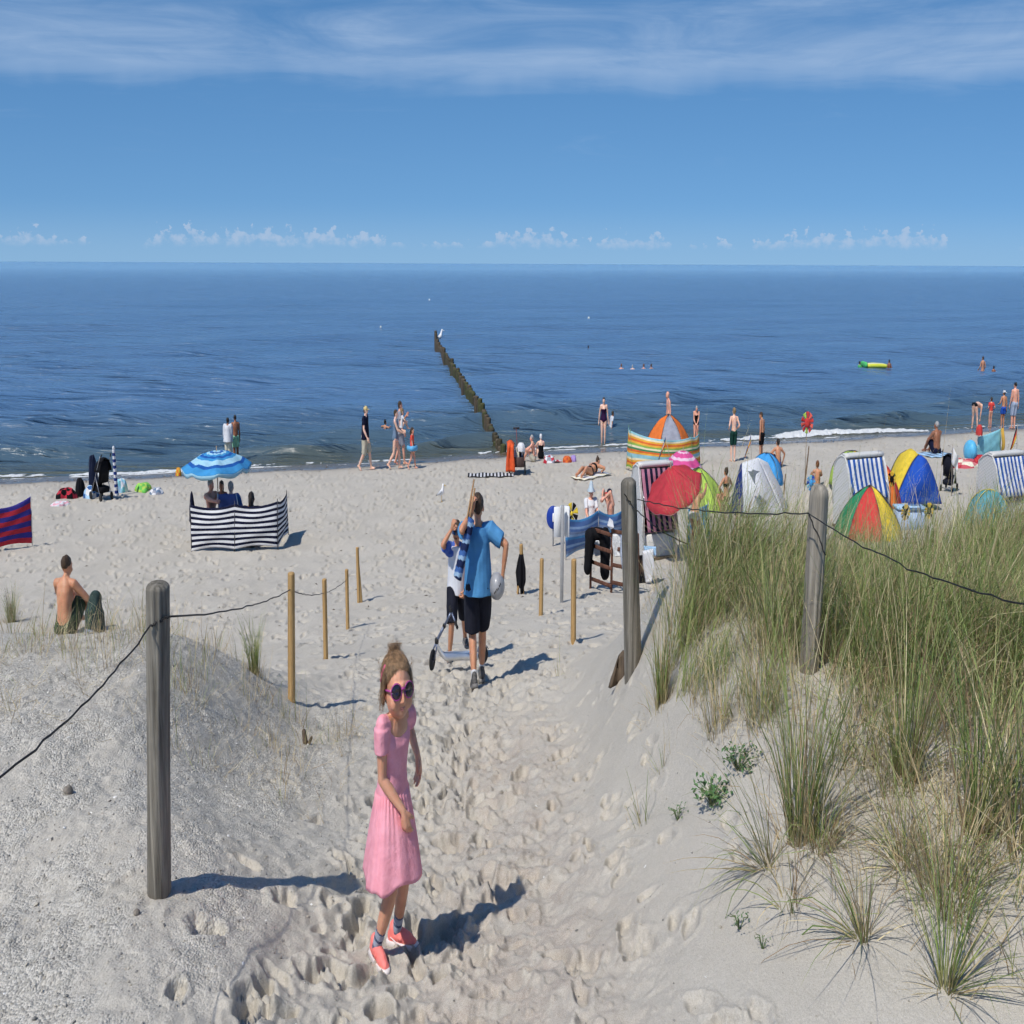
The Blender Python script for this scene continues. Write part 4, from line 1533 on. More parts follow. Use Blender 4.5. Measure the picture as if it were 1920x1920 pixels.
    def foot(self, side, s=1.0, add=0.0):
        an, R = self.foot_frame(side)
        f = lambda x, y, z: self.w(an + R @ np.array([x, y, z]))
        H = self.H
        out = [rod([f(0, -0.022, -0.020), f(0, 0.03, -0.016), f(0, 0.075, -0.026)], np.array([0.0205, 0.0215, 0.017]) * s * H + add * H),
               rod([f(-0.013, 0.05, -0.027), f(-0.015, 0.098, -0.030)], np.array([0.014, 0.0105]) * s * H + add * H),
               rod([f(0.013, 0.05, -0.027), f(0.016, 0.09, -0.030)], np.array([0.014, 0.010]) * s * H + add * H),
               rod([self.w(an), f(0, 0.028, -0.012)], np.array([0.0205, 0.02]) * s * H + add * H)]
        return out

    def hand(self, side, fingers=True):
        wr, el = (self.wrl, self.ell) if side < 0 else (self.wrr, self.elr)
        hd = self.p['handdirl'] if side < 0 else self.p['handdirr']
        pm = self.p['palml'] if side < 0 else self.p['palmr']
        d = unit(np.array(hd)) if hd is not None else unit(wr - el)
        n = np.array(pm, float) if pm is not None else self.Rc @ np.array([-side * -1.0, 0.25, 0.0]) * (-1)
        n = unit(n - d * np.dot(n, d))            # palm faces n
        s = np.cross(d, n)                         # across the palm
        if np.dot(s, self.Rc @ np.array([0, 1.0, 0])) < 0: s = -s   # thumb on the forward / upper edge
        H = self.H; g = lambda a, b, c: self.w(wr + d * a + s * b + n * c)
        out = [rod([g(0, 0, 0), g(0.022, 0.002, 0), g(0.050, 0.002, 0)], np.array([0.0155, 0.0185, 0.019]) * H),
               rod([g(0.03, 0.012, 0), g(0.052, 0.017, 0)], np.array([0.012, 0.0115]) * H), rod([g(0.03, -0.012, 0), g(0.050, -0.016, 0)], np.array([0.012, 0.0105]) * H)]
        c = self.p['curl']
        if fingers:
            for off, ln in ((0.0205, 0.042), (0.0075, 0.047), (-0.0065, 0.043), (-0.0195, 0.034)):
                p = np.array([0.050, off, 0.0]); a = 0.25 * c
                P = [p]
                for k, sg in enumerate((0.42, 0.32, 0.26)):
                    a += c * (0.35, 0.75, 0.6)[k]
                    P.append(P[-1] + np.array([math.cos(a), 0.03 * np.sign(off), math.sin(a)]) * ln * sg * 1.25)
                out.append(rod([g(*v) for v in P], np.array([0.0068, 0.0064, 0.0058, 0.0048]) * H * 1.08, 8))
            P = [np.array([0.012, 0.014, 0.002]), np.array([0.030, 0.030, 0.010]), np.array([0.047, 0.036, 0.018 + 0.012 * c])]
            out.append(rod([g(*v) for v in P], np.array([0.0095, 0.0082, 0.006]) * H, 8))
        else:
            out.append(rod([g(0.05, 0, 0), g(0.085, 0, 0.012), g(0.10, 0, 0.022)], np.array([0.0165, 0.015, 0.010]) * H, 8))
            out.append(rod([g(0.015, 0.014, 0), g(0.045, 0.032, 0.010)], np.array([0.0095, 0.0075]) * H, 8))
        return out

    def hp(self, x, y, z):
        """point in head coordinates, 1 = half the head height"""
        k = 0.066 * self.hs
        return self.w(self.hc + self.Rh @ (np.array([x, y, z]) * k))

    def skull(self, face=True, kid=0.0):
        k = 0.066 * self.hs * self.H
        RR = self.R0 @ self.Rh
        o = [ellipsoid(self.hp(0, -0.10, 0.18), np.array([0.70, 0.86, 0.80]) * k, RR, 18, 12),
             ellipsoid(self.hp(0, 0.20, -0.22), np.array([0.60 + 0.07 * kid, 0.60, 0.66 - 0.03 * kid]) * k, RR, 16, 10),
             ellipsoid(self.hp(0, 0.40, -0.66 + 0.07 * kid), np.array([0.34, 0.30, 0.26]) * k, RR, 12, 8)]
        if face:
            o += [rod([self.hp(0, 0.76, 0.02), self.hp(0, 0.85 - 0.02 * kid, -0.18), self.hp(0, 0.93 - 0.08 * kid, -0.27)], np.array([0.07, 0.085, 0.10]) * k, 8),
                  ellipsoid(self.hp(0.10, 0.78, -0.31), np.array([0.08, 0.08, 0.065]) * k, RR, 8, 6), ellipsoid(self.hp(-0.10, 0.78, -0.31), np.array([0.08, 0.08, 0.065]) * k, RR, 8, 6),
                  rod([self.hp(-0.42, 0.62, 0.16), self.hp(0, 0.76, 0.17), self.hp(0.42, 0.62, 0.16)], np.array([0.10, 0.12, 0.10]) * k, 8),
                  ellipsoid(self.hp(0, 0.60, -0.52), np.array([0.24, 0.12, 0.12]) * k, RR, 10, 6), ellipsoid(self.hp(0, 0.20, -0.50), np.array([0.46 + 0.05 * kid, 0.44, 0.34]) * k, RR, 14, 8),
                  ellipsoid(self.hp(0.36, 0.50, -0.34), np.array([0.22 + 0.05 * kid, 0.22 + 0.03 * kid, 0.26]) * k, RR, 10, 6), ellipsoid(self.hp(-0.36, 0.50, -0.34), np.array([0.22 + 0.05 * kid, 0.22 + 0.03 * kid, 0.26]) * k, RR, 10, 6)]
        for s in (-1, 1):
            o.append(ellipsoid(self.hp(0.72 * s, -0.04, -0.08), np.array([0.09, 0.17, 0.27]) * k, RR @ rotm(0, 0, -0.35 * s), 10, 8))
        return o

    def neck(self):
        return rod([self.w(self.sp[7]), self.w(self.neck0), self.w(self.neck1), self.w(self.hc * 0.6 + self.neck1 * 0.4)], np.array([0.040, 0.034, 0.031, 0.030]) * self.H * (0.65 + 0.35 * self.b) * (0.9 + 0.1 * self.hs))

    def body(self, fingers=True, kid=0.0, face=True):
        o = [self.torso(), self.neck(), self.leg(-1), self.leg(1), self.arm(-1), self.arm(1)]
        o += self.foot(-1) + self.foot(1) + self.hand(-1, fingers) + self.hand(1, fingers) + self.skull(face, kid)
        H = self.H
        # shoulders and seat melt into the limbs
        for sh, s in ((self.shl, -1), (self.shr, 1)):
            o.append(rod([self.w(sh), self.w(self.sp[8] * 0.6 + sh * 0.4), self.w(self.neck0 * 0.75 + self.neck1 * 0.25)], np.array([0.034, 0.031, 0.027]) * H * (0.5 + 0.5 * self.b)))
        for h in (self.hil, self.hir):
            o.append(ellipsoid(self.w(h + self.Rp @ np.array([0, -0.022, 0.0])), np.array([0.052, 0.050, 0.055]) * H * self.b, None, 12, 8))
        return o

    # clothes -------------------------------------------------------
    def shirt(self, sleeve=0.30, lo=1, hi=8, add=0.010, flare=0.0, s=1.04):
        o = [self.torso(max(lo, 1), hi, s, add, flare=flare)]
        if lo < 1:
            ang = np.linspace(0, 2 * math.pi, 20, endpoint=False)
            hem = self.sp[2] + self.secR[1] @ np.array([0, -0.008, -0.075])
            w0, w1, d0, d1 = self.wd[6] * s + add, 0.123 * self.b + add + flare, self.dp[6] * s + add, 0.088 * self.b + add + flare
            o.append(loft([self.w(self.sp[6] * (1 - q) + hem * q + (self.secR[1 if q > 0.5 else 5] @ np.stack([np.cos(ang) * (w0 + (w1 - w0) * q), np.sin(ang) * (d0 + (d1 - d0) * q), 0 * ang])).T) for q in (0, 0.25, 0.5, 0.75, 1)]))
        if sleeve > 0:
            for sd, sh in ((-1, self.shl), (1, self.shr)):
                o.append(self.arm(sd, f0=-0.0, f1=sleeve, s=1.12, add=add * 1.1, solid=True))
                o.append(rod([self.w(sh), self.w(self.sp[7] * 0.55 + sh * 0.45)], np.array([0.036, 0.036]) * self.H * (0.5 + 0.5 * self.b) + add * self.H))
        else:
            for sd in (-1, 1):
                o.append(rod([self.w(self.sp[7] + self.Rc @ np.array([0.05 * sd, y, 0.02])) for y in (-0.05, 0.0, 0.05)], np.array([0.014, 0.016, 0.014]) * self.H))
        return o

    def shorts(self, length=0.42, hi=2, add=0.010, flare=0.012):
        o = [self.torso(0, hi, 1.03, add)]
        for sd in (-1, 1):
            P = (self.hil, self.knl, self.anl) if sd < 0 else (self.hir, self.knr, self.anr)
            t = np.array([0, 0.5, 1.0]); tt = np.linspace(0, length, 7)
            Q = np.stack([np.interp(tt, t, np.array(P)[:, k]) for k in range(3)], 1)
            rr = np.interp(tt, [0, 0.25, 0.5, 0.69, 1.0], self.LEG) * (0.5 + 0.5 * self.b) * 1.05 + add + flare * tt / max(length, 0.01)
            o.append(tube(self.w(Q), rr * self.H, 16))
        for h in (self.hil, self.hir):
            o.append(ellipsoid(self.w(h + self.Rp @ np.array([0, -0.022, 0.0])), np.array([0.056, 0.054, 0.057]) * self.H * self.b + add * self.H, None, 12, 8))
        return o

    def briefs(self, hi=2, add=0.006):
        o = [self.torso(0, hi, 1.02, add)]
        for h in (self.hil, self.hir):
            o.append(ellipsoid(self.w(h + self.Rp @ np.array([0, -0.024, 0.004])), np.array([0.052, 0.052, 0.046]) * self.H * self.b + add * self.H, None, 12, 8))
        return o

    def suit(self, top=6):
        o = self.briefs(2) + [self.torso(1, top, 1.02, 0.006)]
        for sd in (-1, 1):
            a = self.sp[top] + self.Rc @ np.array([0.045 * sd, 0.055, 0.0]); b = self.sp[8] + self.Rc @ np.array([0.052 * sd, 0.01, 0.022]); c = self.sp[top] + self.Rc @ np.array([0.045 * sd, -0.052, 0.0])
            o.append(rod([self.w(a), self.w(b), self.w(c)], np.array([0.012, 0.011, 0.012]) * self.H))
        return o

    def bra(self):
        return [self.torso(5, 6, 1.03, 0.007)]

    def hair(self, kind='short'):
        k = 0.066 * self.hs * self.H
        RR = self.R0 @ self.Rh
        o = [ellipsoid(self.hp(0, -0.20, 0.32), np.array([0.76, 0.86, 0.78]) * k, RR @ rotm(0.25, 0, 0), 16, 10)]
        if kind != 'crop':
            o.append(ellipsoid(self.hp(0, -0.42, -0.02), np.array([0.66, 0.56, 0.62]) * k, RR, 14, 9))
        if kind == 'bun':
            o.append(ellipsoid(self.hp(0, -0.75, 0.95), np.array([0.34, 0.34, 0.32]) * k, RR, 12, 8))
        if kind == 'long':
            o.append(rod([self.hp(0, -0.6, 0.1), self.hp(0, -0.85, -0.7), self.hp(0, -0.8, -1.7)], np.array([0.62, 0.55, 0.30]) * k))
        if kind == 'tail':
            o.append(rod([self.hp(0, -0.9, 0.5), self.hp(0, -1.25, 0.1), self.hp(0, -1.15, -0.8)], np.array([0.2, 0.24, 0.1]) * k))
        return o

    def cap(self, peak=0.0):
        k = 0.066 * self.hs * self.H
        RR = self.R0 @ self.Rh
        crown = ellipsoid(self.hp(0, -0.10, 0.38), np.array([0.80, 0.94, 0.72]) * k, RR, 18, 10)
        a = peak
        d = np.array([math.sin(a), math.cos(a), 0])
        s = np.array([math.cos(a), -math.sin(a), 0])
        G = []
        for v in np.linspace(0.55, 1.62, 5):
            G.append([self.hp(*(d * (v - 0.32 * u * u * (v - 0.4)) + s * u * 0.62 + np.array([0, -0.05, 0.40 - 0.10 * (v - 0.6)]))) for u in np.linspace(-1, 1, 9)])
        return crown, sheet(np.array(G), 0.05 * k)


def person(label, foot, H, yaw, pose=None, sk=SK_TAN, hair=('short', H_BROWN), wear=(), build=1.06, head=1.0, fem=0.0, belly=0.0, vox=None, group=None, fingers=None, kid=0.0, name='person'):
    th = thing(name, label, 'person', foot, group)
    f = Fig(foot, H, yaw, pose, build, head, fem, belly)
    dist = math.hypot(foot[0], foot[1])
    vx = vox or (0.0075 if dist < 14 else 0.0125 * max(1.0, min(dist / 34.0, 1.6)) * (H / 1.7) ** 0.5)
    fg = fingers if fingers is not None else True
    fuse('body', f.body(fg, kid), sk, th, vx, 3)
    if hair:
        fuse('hair', f.hair(hair[0]), hair[1], th, vx, 2, wrinkle=0.004 * H / 1.7, wscale=60, seed=1)
    for i, (nm, shp, mat) in enumerate(wear):
        if callable(shp):
            shp = shp(f)
        fuse(nm, shp, mat, th, vx * 1.0, 2, wrinkle=0.004 * H / 1.7, wscale=16, seed=i + int(abs(foot[0] * 10)))
    return th, f


def hgt(px, py, foot):
    return at_y(px, py, foot.y).z - foot.z
# ------------------------------------------------------------------ the three children on the path
def tolocal(p, foot, yaw, H):
    return rotz(-yaw) @ (np.array(p, float) - np.array(foot, float)) / H


def ankle(px, py, foot, yaw, H, up=0.04):
    g = pick(px, py)
    v = tolocal(g, foot, yaw, H)
    v[2] += up
    return tuple(v)


def shoe(f, side, mat_up, mat_sole, parent, strap=None, mark=None):
    an, R = f.foot_frame(side)
    H = f.H
    g = lambda x, y, z: f.w(an + R @ np.array([x, y, z]))
    up = fuse('shoe', [rod([g(0, -0.030, -0.014), g(0, 0.0, -0.006), g(0, 0.035, -0.012), g(0, 0.075, -0.021), g(0, 0.098, -0.026)], np.array([0.0255, 0.0275, 0.028, 0.0265, 0.019]) * H),
                       rod([g(-0.008, 0.06, -0.024), g(-0.010, 0.104, -0.029)], np.array([0.020, 0.014]) * H),
                       rod([g(0, -0.020, -0.01), g(0, -0.018, 0.014)], np.array([0.026, 0.0255]) * H)], mat_up, parent, 0.0042, 3)
    ring = []
    prof = [(-0.060, 0.012), (-0.052, 0.024), (-0.02, 0.027), (0.02, 0.026), (0.06, 0.031), (0.09, 0.029), (0.115, 0.020), (0.126, 0.008)]
    out = [(x, y) for y, x in prof] + [(-x, y) for y, x in prof[::-1]]
    for z, s in ((-0.048, 0.94), (-0.044, 1.03), (-0.030, 1.04), (-0.026, 0.96)):
        ring.append([g(x * s, y * s + 0.001, z) for x, y in out])
    sl = part('sole', loft(np.array(ring)), mat_sole, up)
    if strap:
        G = [[g(0.031 * math.sin(a), y, -0.018 + 0.0305 * math.cos(a)) for a in np.linspace(-1.5, 1.5, 11)] for y in (0.018, 0.030, 0.042)]
        part('strap', sheet(np.array(G), 0.003), strap, up)
    if mark:
        for sx in (-1, 1):
            pts = [g(sx * 0.0285, 0.075, -0.026), g(sx * 0.0300, 0.040, -0.030), g(sx * 0.0298, 0.010, -0.024), g(sx * 0.0285, -0.030, -0.008)]
            part('stripe', tube(pts, np.array([0.001, 0.004, 0.003, 0.0012]) * H, 6), mark, up)
    return up


def sock(f, side, mat, parent, top=0.075, band=None):
    an = f.anl if side < 0 else f.anr
    kn = f.knl if side < 0 else f.knr
    d = unit(kn - an)
    zs = np.linspace(-0.012, top, 9)
    P = [f.w(an + d * z) for z in zs]
    r = np.array([0.0245 + 0.0035 * max(0, (z - 0.02) / top) + 0.0012 * (i % 2) for i, z in enumerate(zs)]) * f.H
    s = tube(P, r, 16)
    if band:
        idx = []
        for i in range(8):
            idx += [1 if i % 3 == 1 else 0] * 16
        idx += [0, 0]
        return part('sock', (s[0], s[1], idx), [mat, band], parent)
    return part('sock', s, mat, parent)


def build_girl():
    foot = pick(726, 1782)
    H = hgt(752, 1222, foot) + 0.015
    yaw = math.radians(-128)
    pose = dict(nk=-0.018, pelvis=(-0.015, 0.035, 0.503), tilt=0.05, ctilt=0.12, side=-0.09, twist=0.03, hyaw=-0.42, hpitch=0.08, htilt=0.10,
                fl=ankle(744, 1768, foot, yaw, H, 0.047), fr=ankle(706, 1792, foot, yaw, H, 0.047), fyl=0.45, fyr=-0.25,
                hr=tuple(tolocal(at_y(756, 1520, foot.y - 0.13), foot, yaw, H)), er=(0.5, -0.9, -0.1),
                hl=tuple(tolocal(at_y(783, 1415, foot.y + 0.14), foot, yaw, H)), el=(-0.6, -1, 0), curl=0.55, palmr=(-0.9, -0.5, 0.0),
                handdirr=tuple(rotz(-yaw) @ np.array([0.28, 0.12, -1.0])), handdirl=tuple(rotz(-yaw) @ np.array([0.1, 0.1, -1.0])))
    th = thing('person', 'little girl in a pink dress and dark sunglasses looking back at the camera', 'person', foot)
    f = Fig(foot, H, yaw, pose, 0.88, 1.58, 0.0, 0.012)
    body = fuse('body', f.body(True, 1.0), SK_GIRL, th, 0.0036, 5)
    # face
    k = 0.066 * f.hs * H
    RR = f.R0 @ f.Rh
    LIP = M('lips', (0.46, 0.19, 0.16), rough=0.4, var=0.1)
    part('mouth', join(tube([f.hp(-0.21, 0.655, -0.50), f.hp(-0.09, 0.715, -0.48), f.hp(0, 0.722, -0.49), f.hp(0.09, 0.715, -0.48), f.hp(0.21, 0.655, -0.50)], np.array([0.010, 0.036, 0.032, 0.036, 0.010]) * k, 8),
                       tube([f.hp(-0.18, 0.655, -0.525), f.hp(0, 0.715, -0.56), f.hp(0.18, 0.655, -0.525)], np.array([0.010, 0.042, 0.010]) * k, 8)), LIP, body)
    FR = M('sunglass_frame_magenta', (0.42, 0.06, 0.25), rough=0.25, var=0.08, spec=0.6)
    LENS = M('sunglass_lens', (0.016, 0.008, 0.022), rough=0.06, var=0.1, bump=0.0, spec=0.8)
    gl = part('sunglasses', (lambda: join(*(
        [tube([f.hp(s * 0.345 + 0.265 * math.cos(a), 0.83 - 0.30 * abs(s * 0.345 + 0.265 * math.cos(a)) ** 2, 0.02 + 0.24 * math.sin(a)) for a in np.linspace(0, 2 * math.pi, 25)], 0.026 * k, 8) for s in (-1, 1)] +
        [tube([f.hp(-0.09, 0.84, 0.08), f.hp(0, 0.88, 0.11), f.hp(0.09, 0.84, 0.08)], 0.045 * k, 8)] +
        [tube([f.hp(s * 0.58, 0.72, 0.06), f.hp(s * 0.69, 0.42, 0.05), f.hp(s * 0.74, -0.05, 0.03)], 0.035 * k, 8) for s in (-1, 1)])))(), FR, th)
    for s in (-1, 1):
        G = [[f.hp(s * 0.345 + 0.26 * r * math.cos(a), 0.85 - 0.30 * abs(s * 0.345 + 0.26 * r * math.cos(a)) ** 2 + 0.02 * (1 - r * r), 0.02 + 0.235 * r * math.sin(a)) for a in np.linspace(0, 2 * math.pi, 21)] for r in (0.02, 0.5, 0.8, 1.0)]
        part('lens', sheet(np.array(G), 0.02 * k), LENS, gl)
    # hair: combed up to a knot, loose strands round the face
    HG = M('hair_light_brown', (0.185, 0.110, 0.060), rough=0.45, var=0.45, scale=40, bump=0.25, bscale=90)
    HG2 = M('hair_pale_strand', (0.235, 0.145, 0.078), rough=0.45, var=0.4, scale=70, bump=0.2)  # strands a little paler than the hair beneath, for varied colour
    hair = fuse('hair', [ellipsoid(f.hp(0, -0.22, 0.34), np.array([0.755, 0.85, 0.69]) * k, RR @ rotm(0.34, 0, 0), 20, 12),
                         ellipsoid(f.hp(0, -0.40, 0.02), np.array([0.70, 0.60, 0.66]) * k, RR, 16, 10),
                         rod([f.hp(-0.05, -0.45, 0.85), f.hp(-0.12, -0.42, 1.02), f.hp(-0.02, -0.52, 1.10)], np.array([0.36, 0.25, 0.14]) * k),
                         rod([f.hp(-0.62, 0.15, 0.40), f.hp(-0.70, 0.02, 0.0), f.hp(-0.70, -0.1, -0.42)], np.array([0.16, 0.12, 0.05]) * k),
                         rod([f.hp(0.62, 0.15, 0.40), f.hp(0.72, 0.02, 0.0), f.hp(0.74, -0.1, -0.42)], np.array([0.16, 0.12, 0.05]) * k)], HG, th, 0.0042, 3, wrinkle=0.0015, wscale=60)
    r = np.random.default_rng(8)
    st = []
    for i in range(520):
        u = r.uniform(-1, 1)
        start = np.array([0.72 * math.sin(u * 1.5), 0.62 * math.cos(u * 1.5) - 0.08, 0.56 + r.normal(0, 0.03) - 0.75 * abs(u) ** 2.0])
        end = np.array([-0.08, -0.46, 0.98]) + r.normal(0, 0.15, 3)
        P = []
        for t in np.linspace(0, 1, 7):
            q = start * (1 - t) + end * t
            c = np.array([0, -0.22, 0.34]); d = q - c
            n = d / np.array([0.77, 0.88, 0.72])
            q = c + d / max(np.linalg.norm(n), 1e-6) * (1.0 + 0.035 * r.random()) if t < 0.93 else q + (0, 0, 0.05)
            P.append(f.hp(*q))
        st.append(tube(P, np.array([0.3, 1, 1, 1, 1, 0.8, 0.3]) * 0.0085 * k * r.uniform(0.7, 1.5), 5, cap=False))
    for i in range(150):     # flyaways
        sd = 1 if i % 3 else -1
        a = np.array([sd * 0.70, r.uniform(-0.3, 0.3), r.uniform(0.1, 0.6)])
        P = [f.hp(*(a + np.array([sd * (0.04 + 0.26 * r.random() * t), -0.05 * t, (-0.9 * r.uniform(0.6, 1.1) * t) * (1 if i % 4 else -0.4)]) + r.normal(0, 0.02, 3))) for t in np.linspace(0, 1, 6)]
        st.append(tube(P, 0.0045 * k, 4, cap=False))
    for i in range(60):
        P = [f.hp(*(np.array([-0.08, -0.46, 0.98]) + np.array([0.32 * math.sin(t * 5 + i), 0.30 * math.cos(t * 5 + i * 1.7), 0.28 * math.sin(i * 2.3 + 3 * t)]) * (0.6 + 0.5 * t))) for t in np.linspace(0, 1, 7)]
        st.append(tube(P, 0.0075 * k, 4, cap=False))
    part('hair_strands', join(*st), HG2, hair)
    PK = M('hair_slide_pink', (0.62, 0.12, 0.20), rough=0.3, var=0.05)
    part('hair_slide', tube([f.hp(0.62, 0.02, 0.74), f.hp(0.74, -0.10, 0.50), f.hp(0.80, -0.20, 0.24)], np.array([0.05, 0.075, 0.05]) * k, 8), PK, hair)
    # dress: smooth bodice with short gathered sleeves, gathered skirt
    PINK = M('dress_pink', (1.0, 0.41, 0.48), rough=0.9, var=0.10, scale=22, bump=0.35, bscale=70, trans=0.12, spec=0.08)
    rings = []
    n = 40
    ang = np.linspace(0, 2 * math.pi, n, endpoint=False)
    kk = np.arange(10)
    for q in np.linspace(2.1, 7.85, 16):
        i = int(min(math.floor(q), 8)); fr = q - i
        c = f.sp[i] * (1 - fr) + f.sp[i + 1] * fr
        R = f.secR[i]
        w_ = np.interp(q, kk, f.wd) * 1.06 + 0.012; d_ = np.interp(q, kk, f.dp) * 1.05 + 0.012
        y = np.sin(ang) * d_ + 0.012 * np.exp(-((q - 3.2) / 1.6) ** 2) * np.clip(np.sin(ang), 0, 1)
        z = -0.052 * np.clip(np.sin(ang), 0, 1) ** 1.5 * sst(np.array(q), 5.5, 7.85) - 0.012 * np.clip(-np.sin(ang), 0, 1) * sst(np.array(q), 6, 7.85)
        rings.append(f.w(c + (R @ np.stack([np.cos(ang) * w_, y, z + 0 * ang])).T))
    bod = [loft(rings)]
    for sd, sh in ((-1, f.shl), (1, f.shr)):
        bod.append(f.arm(sd, f0=0.0, f1=0.24, s=1.0, add=0.012, solid=True))
        bod.append(rod([f.w(sh + np.array([0, 0, 0.004])), f.w(f.sp[7] * 0.35 + sh * 0.65 + np.array([0, 0, 0.006]))], np.array([0.036, 0.034]) * H))
    dr = fuse('dress', bod, PINK, th, 0.0045, 4, wrinkle=0.0022, wscale=34, seed=4)
    n = 150
    ang = np.linspace(0, 2 * math.pi, n, endpoint=False)
    r = np.random.default_rng(2)
    ph = r.uniform(0, 6.28, 8)
    rings = []
    top = f.sp[2] * 0.35 + f.sp[3] * 0.65
    hemc = (f.knl + f.knr) / 2 * np.array([0.8, 0.55, 0]) + np.array([0, 0, 0.285])
    for t in list(np.linspace(0, 1, 22)):
        c = top + (hemc - top) * t
        wv = np.interp(2.65, kk, f.wd) * 1.05 + 0.012 + 0.080 * t ** 0.8
        dv = np.interp(2.65, kk, f.dp) * 1.05 + 0.016 + 0.090 * t ** 0.8
        pl = 0.0035 * np.sin(34 * ang + ph[0]) * np.exp(-t * 5) + (0.0040 * np.sin(9 * ang + ph[1] + 1.1 * t + 0.9 * np.sin(2 * ang + ph[5])) + 0.0030 * np.sin(16 * ang + ph[2] + 1.3 * np.sin(3 * ang)) * (0.5 + 0.5 * np.sin(2 * ang + ph[6])) + 0.0022 * np.sin(27 * ang + ph[7] + 2 * t) * (1 - t) + 0.008 * np.sin(4 * ang + ph[3])) * t ** 0.7
        gath = 0.005 * math.exp(-((t - 0.03) / 0.03) ** 2)
        hemz = 0.010 * np.sin(3 * ang + ph[4]) * t + 0.006 * np.sin(7 * ang) * t
        rings.append(f.w(c + np.stack([np.cos(ang) * (wv + pl + gath), np.sin(ang) * (dv + pl + gath), hemz], 1)))
    last = np.array(rings[-1]); cen = last.mean(0)
    rings.append(cen + (last - cen) * 0.985 + (0, 0, -0.001))
    rings.append(cen + (last - cen) * 0.965 + (0, 0, 0.012))
    rings.append(cen + (last - cen) * 0.60 + (0, 0, 0.12))
    part('skirt', loft(rings, cap=False), PINK, dr)
    CORAL = M('shoe_coral', srgb(255, 134, 126), rough=0.6, var=0.10, scale=30, bump=0.3, bscale=120)
    SOLE = M('sole_white', (0.72, 0.66, 0.64), rough=0.55, var=0.08)
    WHT = M('shoe_mark_white', (0.80, 0.70, 0.70), rough=0.5, var=0.05)
    SOCK = cloth('sock_grey', (168, 178, 196), var=0.15, scale=40)
    SOCKB = cloth('sock_navy', (84, 98, 128), var=0.15)
    for sd in (-1, 1):
        sock(f, sd, SOCK, th, 0.085, SOCKB)
        shoe(f, sd, CORAL, SOLE, th, CORAL, WHT)


build_girl()


